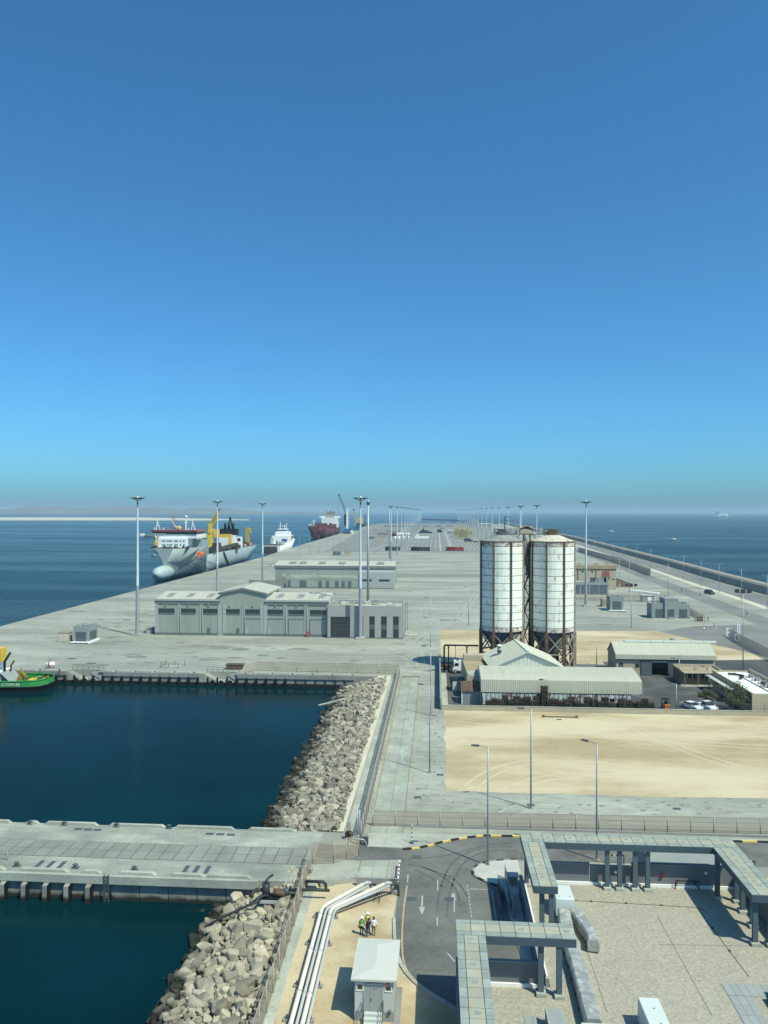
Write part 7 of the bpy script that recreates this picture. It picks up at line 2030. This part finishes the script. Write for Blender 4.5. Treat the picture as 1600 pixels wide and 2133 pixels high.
for x, h in ((-11.8, 37.5), (11.5, 37.0)):
    m.bar((x - .9, 20, 30.3), (x, 20, h), .45); m.bar((x + 1.6, 20, 30.3), (x, 20, h - 2), .35); m.bar((x - .5, 20, 33), (x + 1, 20, 33), .3)
m.bar((6.3, 22, 30.3), (6.3, 22, 38), .7); m.bar((5, 22, 35), (7.5, 22, 35), .3)
m.ico((6.4, 22, 38.8), .9)
for x in (-7.5, -13.5, 9, 13): m.bar((x, 19, 30.3), (x, 19, 31.8), .5)
m.build('signal_mast', SHIPW, dr)
m = MB()
for dx in (-3.2, -1.2):
    for dy in (22, 24.5): m.bar((dx, dy, 30.3), (dx, dy, 39.5), .2)
for k in range(7): m.bar((-3.2, 22, 30.6 + k * 1.3), (-1.2, 22, 31.9 + k * 1.3), .15); m.bar((-1.2, 22, 30.6 + k * 1.3), (-3.2, 22, 31.9 + k * 1.3), .15)
m.bar((-4.6, 23, 39.4), (.8, 23, 39.4), .3)
m.build('radar_mast', RUSTP, dr)
MB().ico((1.8, 22, 31.4), 1.7).ico((-.2, 22, 31.6), 1.1).build('satellite_dome', YELP, dr)
MB().bar((-3.5, 21, 37.5), (.5, 21, 31), .3).build('mast_stay', SHIPW, dr)
m = MB(); random.seed(44)
for k in range(26): x = -12 + k * .95; m.box(x, x + .7, 3 + abs(x) * .4, 6 + abs(x) * .4, 19, 19 + random.uniform(.4, 1.6))
_g = m.build('foredeck_gear', HULLD, dr); _g['kind'] = 'stuff'
MB().cyl((-8.5, 8.5, 19), (-8.5, 8.5, 24.5), .5, n=8).bar((-8.5, 8.5, 24), (-6.8, 8.3, 26.8), .7).box(-9.4, -7.4, 7.8, 9.4, 21, 23).build('deck_crane', YEL, dr)
MB().lathe([(2.2, 13.0), (3.4, 14.2), (3.6, 15.6), (3.2, 15.8)], -5.2, 4.4, 16).build('anchor_platform', SHIPW, dr); MB().bar((-9.5, 2.6, 14), (-6, 4.4, 16.5), .5).build('anchor_arm', HULLB, dr)
m = MB().add([(3.6, 3.0, 17.8), (6.4, 4.0, 18.6), (3.4, 1.5, 13.8), (1.2, .8, 13.2)], [(0, 1, 2, 3)]).bar((4.8, 3.2, 18.3), (2.3, 1.0, 13.6), 1.6, .7); m.build('anchor_pocket', GREYW, dr)
MB().add([(-.4, .4, 11.5), (3.0, .9, 11.6), (1.3, .3, 13.2)], [(0, 1, 2)]).build('anchor', SHIPW, dr)
MB().cyl((15.8, 19.5, 14.6), (15.8, 25.5, 14.6), 1.7, n=14).build('lifeboat', M('lifeboat_orange', (.75, .16, .05), .5, .1), dr)
m = MB().bar((15, 20, 13), (16.4, 20, 17), .4).bar((15, 25, 13), (16.4, 25, 17), .4); m.build('davit', HULLD, dr)
box('shoulder_house', HULLG, dr, 9.2, 14.9, 28, 40.5, 19, 23.5)
box('tall_fender_wall', GREYW, dr, 12, 14.95, 40.5, 43, 13.4, 23.2)
m = MB(); random.seed(2)
for k in range(60):
    y = random.uniform(45, 180); x = random.uniform(-12, 14); h = random.uniform(1, 4.5) * (1.5 if y < 90 else .8); s_ = random.uniform(.8, 3.2)
    m.box(x - s_, x + s_, y - s_, y + s_, 13.3, 13.3 + h)
_g = m.build('deck_gear', HULLD, dr); _g['kind'] = 'stuff'
m = MB()
for k in range(24):
    y = random.uniform(75, 175); x = random.uniform(4, 14); m.cyl((x, y, 13.3), (x, y + 2, 13.6 + random.uniform(.5, 2.5)), random.uniform(.4, 1.3), n=8)
_g = m.build('winches', RUSTP, dr); _g['kind'] = 'stuff'
MB().bar((13, 62, 15), (14.5, 118, 17), 2.6, 2.2).build('suction_pipe', HULLD, dr); MB().bar((13, 44, 14), (13.5, 62, 16.5), 3.2).build('suction_head', HULLB, dr)
m = MB().box(-2, 1.5, 96, 101, 13.3, 24).box(-1.4, 1.0, 96.5, 100.5, 24, 33).bar((-.2, 98, 33), (6.2, 96, 42.2), 1.5).bar((0, 98, 30), (5, 97, 38), 1.0); cr = m.build('main_crane', YEL, dr)
MB().box(2.2, 5.6, 97, 101, 25.5, 29).box(-1.6, .6, 96, 96.4, 26, 28.5).build('crane_cab', YEL, cr); MB().bar((6.1, 96, 42.2), (7.4, 95.6, 44.2), .7).build('boom_tip', GALV_D, cr)
MB().box(-11, 13, 106, 108.5, 22.5, 25).box(-11, -9, 106, 108.5, 13.3, 22.5).box(11, 13, 106, 108.5, 13.3, 22.5).build('gantry', YEL, dr)
m = MB().box(-3.5, 10, 134, 141, 23.5, 28.5)
for x in (0, 3.2, 6.4): m.cyl((x, 137, 28.5), (x, 137, 33), 1.0, n=8)
m.bar((2, 137, 28), (4, 137, 38), .8).bar((6, 137, 28), (4, 137, 38), .8)
m.build('funnel_block', HULLB, dr)
box('aft_cabin', SHIPW, dr, -2.5, 9, 128, 140, 13.4, 23.4); box('cabin_tower', SHIPW, dr, 9.2, 13, 136, 141, 13.4, 22); box('cabin_window', GLASS, dr, 10, 12.6, 135.9, 135.98, 18.5, 21)
m = MB().box(8.6, 11.4, 168, 171, 13.3, 28.5).bar((10, 169.5, 28), (12.6, 169, 27), 1.6).box(10.8, 12.8, 167.9, 171, 24, 28); m.build('stern_crane', M('ochre_paint', (.55, .37, .08), .6, .1), dr)
MB().cyl((8, 168, 13.3), (8, 172, 15), 2.2, n=10).cyl((11.5, 172, 13.3), (11.5, 175, 14.5), 1.8, n=10).build('stern_winch', ORANGE, dr)
m = MB()
for y in (62, 64.5): m.bar((15.1, y, 13.2), (15.1, y, 1.), .35)
m.build('hull_fender', HULLB, dr); MB().bar((15.4, 78, 13), (15.6, 92, 2.6), 1.0).build('gangway', HULLD, dr)
m = MB()
for y in (30, 118, 150): m.bar((15.05, y, 12.9), (15.05, y, 2), .12)
m.build('hull_line', GREYW, dr); MB().box(14.2, 14.6, 27, 33, 11.2, 11.8).build('bow_lettering', HULLB, dr)
def rope(label, a, b):
    o = MB().tube([a, tuple((a[i] + b[i]) / 2 - (.6 if i == 2 else 0) for i in range(3)), b], .13, 5).build('mooring_rope', HULLB); tag(o, label, 'rope', 'mooring ropes')
rope('long mooring rope from the dredger bow to the quay, right one', (-155.5, 492, 8.5), (-150.6, 547, .3))
rope('mooring rope from the dredger bow to the quay, middle one', (-158.5, 480, 8.), (-150.6, 508, .3))
rope('mooring rope from the dredger bow to the quay, left one', (-160.5, 474, 8.), (-150.6, 490, .3))
# ---- white supply vessel
sv = T('supply_vessel', 'small white vessel moored beyond the dredger', 'ship', (-161.5, 742, SEA_Z))
hull('hull', SHIPW, sv, [(0, 8, 9.2, -1, 8.5), (12, 9, 9.5, -2, 8.5), (60, 9, 9.5, -2, 9.5), (80, 5, 8.5, -2, 12), (96, .5, 2, -2, 14)], 0)
box('stern_opening', HULLD, sv, -7, 6, -.5, -.02, 1, 8); MB().box(-8, 8, 3, 32, 8.5, 9.2).build('work_deck', HULLD, sv)
m = MB().box(-8, 8.5, 40, 70, 9, 17).box(-5.5, 7, 44, 66, 17, 21).box(-4, 5, 47, 62, 21, 24); m.build('superstructure', SHIPW, sv)
box('bridge_windows', GLASS, sv, -4.1, 5.1, 46.8, 62.1, 22, 23.2)
m = MB()
for x, h in ((-2, 31), (2.5, 28), (4.5, 30)): m.bar((x, 54, 24), (x, 54, h), .5)
m.bar((-4, 54, 27), (4, 54, 27), .4); m.build('mast', SHIPW, sv)
m = MB().box(-8.6, -5.8, 36, 41, 9, 15).cyl((2, 20, 9), (2, 20, 14), 1.6, n=8).box(3, 8, 14, 26, 9, 12); m.build('deck_gear', PIPEG, sv)
MB().box(4, 8.6, 30, 36, 11, 14).build('workboat', M('boat_blue', (.04, .10, .25), .5, .1), sv); MB().cyl((8.5, 58, 15), (8.5, 64, 15), 1.5, n=8).build('lifeboat', ORANGE, sv)
# ---- dark red cargo ship with harbour cranes
rs = T('cargo_ship', 'dark red cargo ship with white bridge moored far along the left quay', 'ship', (-187, 1168, SEA_Z))
hull('hull', HULLR, rs, [(0, .6, 9, -2, 19), (12, 5, 13.5, -2, 18.5), (30, 11, 14.5, -2, 17), (60, 14.2, 14.8, -2, 14), (190, 14.2, 14.8, -2, 14), (215, 10, 14, 3, 15)], 0)
MB().box(-14.5, 14.5, 168, 182, 14, 31).box(-18.5, 18.5, 170, 178, 30.5, 34).build('superstructure', SHIPW, rs); box('bridge_windows', GLASS, rs, -8, 8, 167.8, 167.98, 31.5, 33)
m = MB().box(-5, 6, 172, 180, 34, 41).bar((-6, 175, 34), (-6, 175, 45), .9).bar((7, 175, 34), (7, 175, 44), .8).ico((1, 174, 42.5), 2.); m.build('funnel', RUSTP, rs)
m = MB(); random.seed(8)
for k in range(30): x, y = random.uniform(-12, 13), random.uniform(30, 160); s_ = random.uniform(1.5, 4); m.box(x - s_, x + s_, y - s_ * 1.5, y + s_ * 1.5, 13.8, 15 + random.uniform(2, 8))
_g = m.build('hatch_cargo', M('cargo_red', (.13, .03, .03), .7, .3, .1, (.3, .24, .2), .5, .15), rs); _g['kind'] = 'stuff'
MB().bar((-8, 40, 14), (-8, 40, 27), 1.4).bar((-10, 40, 27), (-5, 40, 27), 1).box(-11, -7, 14, 20, 18, 22).build('foremast', SHIPW, rs); MB().box(-9, -2, 8, 20, 19, 21).build('fore_gear', CONC_D, rs)
BLUE = M('crane_blue', (.05, .20, .38), .6, .1, .1)
def harbour_crane(label, x, y, tip, lat):
    t = T('harbour_crane', label, 'crane', (x, y, 0))
    MB().box(-7, 7, -6, 6, 1.2, 3).build('undercarriage', GALV_D, t)
    for dx in (-6, -2, 2, 6):
        for dy in (-5, 5): MB().cyl((dx, dy - .8, 1.1), (dx, dy + .8, 1.1), 1.1, n=8).build('wheel', TYRE, t)
    MB().box(-5, 6, -4, 4, 3, 9).box(4, 10, -4, 4, 4, 12).build('machine_house', BLUE, t)
    MB().box(-1.6, 1.6, -1.6, 1.6, 9, 44 if lat else 38).build('tower', SHIPW if lat else CONC_L, t)
    b = MB(); p = Vector((-1, 0, 32)) if lat else Vector((0, -3, 10)); q = Vector(tip)
    d = (q - p); n = 12
    up = Vector((0, 1.2, 0)); sd = Vector((1.3, 0, .6))
    for o_ in (up + sd, up - sd, -up + sd, -up - sd): b.bar(p + o_, q + o_ * .4, .45)
    for k in range(n): b.bar(p + d * k / n + sd * (1 - .05 * k), p + d * (k + 1) / n - sd * (1 - .05 * k), .3); b.bar(p + d * k / n - sd * (1 - .05 * k), p + d * (k + 1) / n + sd * (1 - .05 * k), .3)
    b.build('boom', GALV_D if lat else PIPEG, t); MB().ico(q, 1.7).build('boom_head', HULLB, t)
    if lat:
        MB().bar(q, (0, 0, 44), .22).bar((q.x * .6, 0, 55), (14, 0, 20), .22).build('stay_rope', HULLB, t); MB().bar(q, (q.x, q.y, 35), .25).build('hoist_rope', HULLB, t); MB().box(-5.5, -2, -2, 2, 14, 34).build('boom_foot', HULLB, t)
harbour_crane('mobile harbour crane with raised dark boom beside the red cargo ship', -156, 1335, (-15, 0, 68), True)
harbour_crane('mobile harbour crane with upright boom behind the red cargo ship', -166, 1560, (-2.5, -6, 43), False)
o = MB().box(-150, -145, 1325, 1330, 0, 6).box(-149, -146, 1324, 1325, 3, 5).build('white_cabin', SHIPW); tag(o, 'tiny white cabin on the quay at the foot of the dark boomed crane', 'cabin')
fs_ = T('far_ship', 'small pale ship moored at the far end of the left quay', 'ship', (-197, 1930, SEA_Z))
hull('hull', HULLB, fs_, [(0, 1, 6, -2, 12), (20, 9, 10, -2, 10), (110, 9, 10, -2, 10)], 0); MB().box(-8, 8, 25, 50, 10, 22).box(-6, 6, 28, 45, 22, 27).build('superstructure', YELP, fs_); MB().bar((6, 60, 10), (12, 60, 34), 2).box(-8, 9, 70, 100, 10, 16).build('deck_gear', HULLD, fs_)
hs = T('horizon_ship', 'faint tanker fading in haze on the right horizon', 'ship', (X(1507, 7600), 7600, SEA_Z))
hull('hull', PIPEG, hs, [(0, 8, 14, -2, 12), (40, 14, 14, -2, 12)], 0); MB().box(-60, 50, 0, 30, 0, 14).build('side', SHIPW, hs); MB().box(-58, -36, 5, 25, 14, 46).build('superstructure', GREYW, hs); MB().box(-20, 45, 5, 25, 14, 24).build('cargo_tanks', SHIPW, hs)
# ---- two speedboats and their wakes
def speedboat(label, px, py, s_):
    x, y = P(px, py, SEA_Z); t = T('speedboat', label, 'boat', (x, y, SEA_Z), R(176))
    hull('hull', SHIPW, t, [(-4, 1.6, 2, -.3, 1.5), (2, 1.5, 2, -.3, 1.8), (6, .2, .5, .6, 2.2)], 0).rotation_euler = (0, 0, R(-90)); MB().box(-2, 1.5, -1.2, 1.2, 1.4, 2.8).build('cabin', SHIPW, t); MB().box(-1.6, 1.6, -1.25, 1.25, 2.0, 2.5).build('windows', GLASS, t)
    return x, y
def wake(label, pts):
    m = MB(); vs = []
    for (px, py, w) in pts:
        x, y = P(px, py, SEA_Z); vs += [(x, y - w, SEA_Z + .06), (x, y + w, SEA_Z + .06)]
    m.add(vs, [(2 * k, 2 * k + 2, 2 * k + 3, 2 * k + 1) for k in range(len(pts) - 1)])
    o = m.build('boat_wake', FOAM); o['kind'] = 'stuff'; o['label'] = label
speedboat('distant white speedboat, left of the two on the open sea', 1273, 1107, 1); speedboat('nearer white speedboat, right of the two on the open sea', 1403, 1124.5, 1)
wake('foamy wake of the left speedboat', [(1274, 1107.2, 10), (1284, 1107.8, 12), (1302, 1109.4, 5), (1340, 1113.5, 2.2), (1375, 1119, 1.2), (1400, 1124.3, .3)])
wake('foamy wake of the right speedboat', [(1403, 1124.6, 7), (1412, 1125.8, 8), (1425, 1128, 3), (1470, 1135, 1.2), (1540, 1146, .8), (1620, 1157, .3)])
# ---- green tug at the far basin wall
tg = T('tug_boat', 'green and black tug with white lettering at the left edge of the basin', 'tug', (-104.3, 178.6, SEA_Z))
n = 9; st = [(-16, 4.6, 4.4), (2, 4.6, 4.4), (6, 4.5, 4.35), (9, 4.1, 3.9), (11, 3.1, 2.8), (12.0, 1.5, 1.3)]
def tug_band(z0, z1, k0, mat, nm, inner=False):
    m = MB(); vs = []
    for x, w, w2 in st:
        sh = .25 * max(0, (x + 2) / 14) ** 2
        vs += [(x - (0 if z0 > .9 else .3), -w2 if z0 < .9 else -w, z0 + sh), (x, -w, z1 + sh), (x, w, z1 + sh), (x - (0 if z0 > .9 else .3), w2 if z0 < .9 else w, z0 + sh)]
    fs = []
    for k in range(len(st) - 1): fs += [(k * 4, k * 4 + 4, k * 4 + 5, k * 4 + 1), (k * 4 + 3, k * 4 + 2, k * 4 + 6, k * 4 + 7)]
    e = (len(st) - 1) * 4; fs.append((e, e + 3, e + 2, e + 1)); m.add(vs, fs); return m.build(nm, mat, tg)
tug_band(-.5, 1.0, 0, HULLB, 'lower_hull'); tug_band(1.0, 2.5, 0, HULLGR, 'bulwark')
MB().prism([(x, -w * .97) for x, w, _ in st] + [(x, w * .97) for x, w, _ in st[::-1]], 1.2, 1.45).build('deck', M('deck_green', (.03, .12, .06), .7, .2), tg)
m = MB()
for s_ in (-1, 1): m.tube([(x, s_ * w, 1.02 + .25 * max(0, (x + 2) / 14) ** 2) for x, w, _ in st], .2, 6)
m.build('rubbing_strake', HULLB, tg); m = MB()
for s_ in (-1, 1): m.tube([(x, s_ * w, 2.5 + .25 * max(0, (x + 2) / 14) ** 2) for x, w, _ in st], .14, 6)
m.build('rail_cap', HULLGR, tg)
MB().box(-16, .6, -3, 3, 1.4, 4.2).build('deckhouse', SHIPW, tg); MB().exx([(-3.05, 4.2), (3.05, 4.2), (2.4, 6.4), (-2.4, 6.4)], -16, -1.5).build('wheelhouse', SHIPW, tg); MB().add([(.8, -2.8, 4.2), (.8, 2.8, 4.2), (3.6, 2.6, 1.5), (3.6, -2.6, 1.5)], [(0, 1, 2, 3)]).build('awning', GREYW, tg)
MB().box(-2.2, .2, -1.2, 1.2, 6.4, 9.6).build('funnel', YEL, tg); MB().tube([(.8, -.8, 4.2), (.8, -.8, 6.4), (2.2, -.8, 8.6)], .3, 8).build('exhaust', HULLB, tg); MB().tube([(1.6, .6, 4.0), (1.6, .6, 5.2), (2.4, .6, 6.4)], .18, 6).build('vent_pipe', HULLB, tg)
MB().box(3.9, 4.8, -.6, .6, 1.5, 2.8).bar((4.2, 0, 2.8), (4.4, 0, 4.2), .55).bar((4.3, 0, 4.2), (5.8, 0, 2.6), .45).build('deck_crane', M('crane_ochre', (.40, .24, .04), .6, .3, 1.), tg)
MB().bevbox(6.6, 8.0, -.9, .9, 1.45, 2.3, .08).build('winch', YEL, tg); MB().cyl((9.2, -.8, 1.9), (9.2, .8, 1.9), .5, n=12).cyl((9.9, -.5, 1.9), (9.9, .5, 1.9), .4, n=10).build('tow_drum', HULLB, tg)
m = MB()
for x in (8.5, 10.6): m.bar((x, -1.4, 1.4), (x, -1.4, 2.7), .12); m.bar((x, 1.4, 1.4), (x, 1.4, 2.7), .12); m.bar((x, -1.4, 2.7), (x, 1.4, 2.7), .12)
m.build('tow_arch', YEL, tg); MB().cyl((9.4, 2.4, 2.3), (9.4, 3.1, 2.3), .55, n=14).build('tyre', TYRE, tg)
cu = bpy.data.curves.new('lettering', 'FONT'); cu.body = 'CTOW.88'; cu.size = .95; cu.extrude = .01; cu.space_character = 1.1; cu.materials.append(WHITE)
tc = bpy.data.objects.new('lettering_curve', cu); C.objects.link(tc)
lm_ = bpy.data.meshes.new_from_object(tc.evaluated_get(bpy.context.evaluated_depsgraph_get())); bpy.data.objects.remove(tc)
to = bpy.data.objects.new('lettering', lm_); C.objects.link(to); to.parent = tg; to.rotation_euler = (R(90), 0, 0); to.location = (2.2, -4.64, 1.5)
rope('mooring rope from the tug to the far quay bollard, right one', (-92.0, 180.3, -.2), (-93.5, 185.2, .3)); rope('mooring rope from the tug to the far quay bollard, left one', (-98.0, 182.8, -.2), (-98.5, 185.2, .3))

# ================================================================== far container yard
def pipe_stack(label, px0, px1, py, mat, rows=3):
    Y = P((px0 + px1) / 2, py)[1]; x0, x1 = X(px0, Y), X(px1, Y)
    t = T('pipe_stack', label, 'pipe stack', ((x0 + x1) / 2, Y, 0)); L = (x1 - x0)
    me = MB().cyl((-L / 2, 0, 0), (L / 2, 0, 0), .62, n=10).mesh('steel_pipe'); me.materials.append(mat)
    for r_ in range(rows):
        for k in range(12 - r_): inst(me, 'steel_pipe', t, (random.uniform(-.5, .5), k * 1.28 + r_ * .64, .75 + r_ * 1.1))
    MB().box(-L / 2 + 1, -L / 2 + 1.5, -1, 16, 0, .14).box(L / 2 - 1.5, L / 2 - 1, -1, 16, 0, .14).build('bearer', TIMBER, t)
DKP = M('dark_coated_pipe', (.035, .04, .05), .6, .2, .2); RDP = M('red_oxide_pipe', (.22, .03, .04), .6, .2, .2)
random.seed(15)
pipe_stack('dark pipe stack behind the left mast row', 803, 832, 1147, DKP); pipe_stack('dark pipe stack in the middle of the far yard', 857, 895, 1147.5, DKP); pipe_stack('dark red pipe stack in the far yard', 931, 966, 1147.5, RDP)
def yard_box(name, label, px0, px1, py0, py1, mat, cat, parts=1, depth=None, group=None):
    Y = P((px0 + px1) / 2, py1)[1]; x0, x1 = X(px0, Y), X(px1, Y); zt = Q(px0, py0, Y)[1]
    t = T(name, label, cat, ((x0 + x1) / 2, Y, 0), 0, group); w = (x1 - x0) / parts; dp = depth or max(3, w)
    for k in range(parts):
        xa = -(x1 - x0) / 2 + k * w
        if name == 'bulk_bag':
            MB().lathe([(w * .42, 0), (w * .5, zt * .2), (w * .48, zt * .8), (w * .3, zt)], xa + w / 2, 0, 8).build('bag', mat, t)
        else:
            MB().bevbox(xa + .05, xa + w - .05, 0, dp, .1, max(1, zt), .1).build('body', mat, t); MB().box(xa + .2, xa + w - .2, -.08, -.01, .3, max(.9, zt * .85)).build('door', CONC_D if mat is not CONC_D else GALV_D, t)
    return t
yard_box('bulk_bag', 'row of white bulk bags in the middle of the far yard', 864, 893, 1117.5, 1122.5, WHITE, 'bags', 9)
for k, (a, b_, c0, c1) in enumerate(((821, 838, 1117, 1123.5), (839, 853, 1116, 1122.5), (828, 854, 1109.5, 1114.5), (866, 873, 1113.5, 1116.5))):
    yard_box('bulk_bag', ['front left', 'front right', 'rear wide', 'small lone'][k] + ' cluster of white bulk bags beside the left mast row', a, b_, c0, c1, WHITE, 'bags', [4, 4, 6, 2][k])
yard_box('container', 'white shipping container right of the far mobile crane', 932, 945, 1104.5, 1112, SHIPW, 'container', 1, 3); yard_box('container', 'pale trailer far left of the left mast row', 776, 790, 1100, 1103.5, SHIPW, 'container', 1, 3); yard_box('container', 'long white trailer near the far end of the pier', 927, 937, 1087.5, 1090, SHIPW, 'container', 1, 3)
yard_box('container', 'row of dark and red crates left of the mast row', 786, 808, 1110, 1114.5, RDP, 'crates', 4, 3); yard_box('container', 'pale twin crates left of the mast row', 804, 820, 1104, 1107.5, BEIGE, 'crates', 2, 3)
for k, (a, b_) in enumerate(((801, 815), (816, 828), (830, 842), (846, 862), (880, 892), (908, 920), (929, 944))): yard_box('cargo_row', f'{ORD[k]} low rusty cargo row across the far yard, from the left', a, b_, 1094.6, 1097.3, RUST, 'cargo', 3, 4, 'low cargo rows')
for k, (a, b_) in enumerate(((829, 846), (848, 858), (895, 905), (909, 914), (950, 960))): yard_box('far_shed', f'{ORD[k]} tiny pale shed at the far end of the pier, from the left', a, b_, 1088, 1091.5, CONC_L, 'shed', 2, 8, 'far sheds')
t = yard_box('grey_terminal', 'grey terminal block beside the right far mast row', 980, 997, 1081.5, 1094, GREYW, 'building', 1, 20); yard_box('far_warehouse', 'low pale warehouse right of the grey terminal block', 999, 1024, 1090, 1096, SHIPW, 'building', 3, 12)
# dark covered heap and crawler cranes
x, y = P(884, 1110.5); t = T('covered_heap', 'dark blue covered heap in the far yard', 'heap', (x, y, 0)); MB().exy([(-11, 0), (-8, 3), (-6, 5), (6, 5), (8, 3.2), (14, 2), (15, 0)], 0, 12).build('cover', M('navy_tarpaulin', (.02, .03, .07), .7, .2), t); MB().cyl((-2, 5, 5), (-2, 5, 9), 2.4, .6, n=8).build('peak', HULLB, t)
def crawler(label, px, py, mat, boom):
    x, y = P(px, py); t = T('crawler_crane', label, 'mobile crane', (x, y, 0)); MB().box(-5, 5, -3, -1.6, 0, 1.6).box(-5, 5, 1.6, 3, 0, 1.6).build('track', HULLB, t); MB().box(-4, 4, -2.5, 2.5, 1.6, 4.6).build('house', mat, t); MB().bar((-3, 0, 4), boom, 1.0).bar(boom, (boom[0] + 2, 0, boom[2] - 4), .8).build('boom', HULLB, t); MB().box(-4, -2, -2.4, .5, 4.6, 6.6).build('cab', GLASS, t)
crawler('dark mobile crane with folded boom in the middle far yard', 916, 1109, HULLB, (6, 0, 9)); crawler('red and dark mobile crane by the white bulk bags', 820, 1117, RDP, (8, 0, 10.5))
# stacked yellow frames
for k, (px, py0, py1, w_) in enumerate(((951, 1096, 1118, 10), (961, 1097, 1122.5, 9.5), (971, 1098, 1122.5, 10), (980, 1102, 1115, 9))):
    Y = P(px, py1)[1] + 0.; x = X(px, Y); zt = Q(px, py0, Y)[1]; w = w_ / 1600 * Y; t = T('frame_stack', f'tall stack of pale yellow steel frames in the far yard, {ORD[k]} from the left', 'steel frames', (x, Y, 0), 0, 'stacks of yellow frames')
    m = MB(); nx = 4; nz = max(3, int(zt / 2.2))
    for i in range(nx):
        for dy in (0, 6, 14): m.bar((-w / 2 + w * i / (nx - 1), dy, 0), (-w / 2 + w * i / (nx - 1), dy, zt), .5)
    m.build('upright', YELP, t); m = MB()
    for j in range(nz + 1):
        z = zt * j / nz
        for dy in (0, 6, 14): m.bar((-w / 2, dy, z), (w / 2, dy, z), .4)
        for i in (0, nx - 1): m.bar((-w / 2 + w * i / (nx - 1), 0, z), (-w / 2 + w * i / (nx - 1), 14, z), .4)
    m.build('cross_member', YELP, t); MB().box(-w / 2 + .3, w / 2 - .3, 3, 3.2, zt * .1, zt * .8).build('infill', BEIGE_D, t)
yard_box('beige_cabinets', 'cream cabinet at the foot of the yellow frame stacks', 961, 974, 1120, 1124, BEIGE, 'cabinet', 1, 3)
x, y = P(976, 1129); simple_car('blue-grey truck parked at the foot of the yellow frames', x, y, R(10), CARK, 2.4, 'van'); x, y = P(992, 1130); simple_car('small dark car right of the blue-grey truck in the far yard', x, y, R(5), CARK, 1.5)
x, y = P(1208, 1152)
# conveyor pylon behind silos (thin red lattice)
x, y = P(1073, 1100); t = T('lattice_mast', 'thin red and white lattice mast behind the silos by the sea', 'mast', (x, y, 0)); m = MB()
for dx in (-1, 1): m.bar((dx, 0, 0), (dx * .4, 0, 38), .4)
for k in range(8): m.bar((-1 + .07 * k, 0, k * 4.6), (1 - .07 * k, 0, k * 4.6 + 4.6), .3)
m.build('lattice', SHIPRED, t)

# ================================================================== the hazy air
hz_ = MB().box(-32000, 32000, -32000, 32000, -14, 130)
hzo = hz_.build('haze', bpy.data.materials.new('haze_air')); hzo['kind'] = 'stuff'; hzo['label'] = 'thin pale sea haze'
hm_ = hzo.data.materials[0]; hm_.use_nodes = True; hm_.node_tree.nodes.clear()
pv_ = hm_.node_tree.nodes.new('ShaderNodeVolumePrincipled'); pv_.inputs['Color'].default_value = (.58, .80, .95, 1); pv_.inputs['Density'].default_value = 0.95e-4; pv_.inputs['Anisotropy'].default_value = 0.
ou_ = hm_.node_tree.nodes.new('ShaderNodeOutputMaterial'); hm_.node_tree.links.new(pv_.outputs[0], ou_.inputs['Volume'])
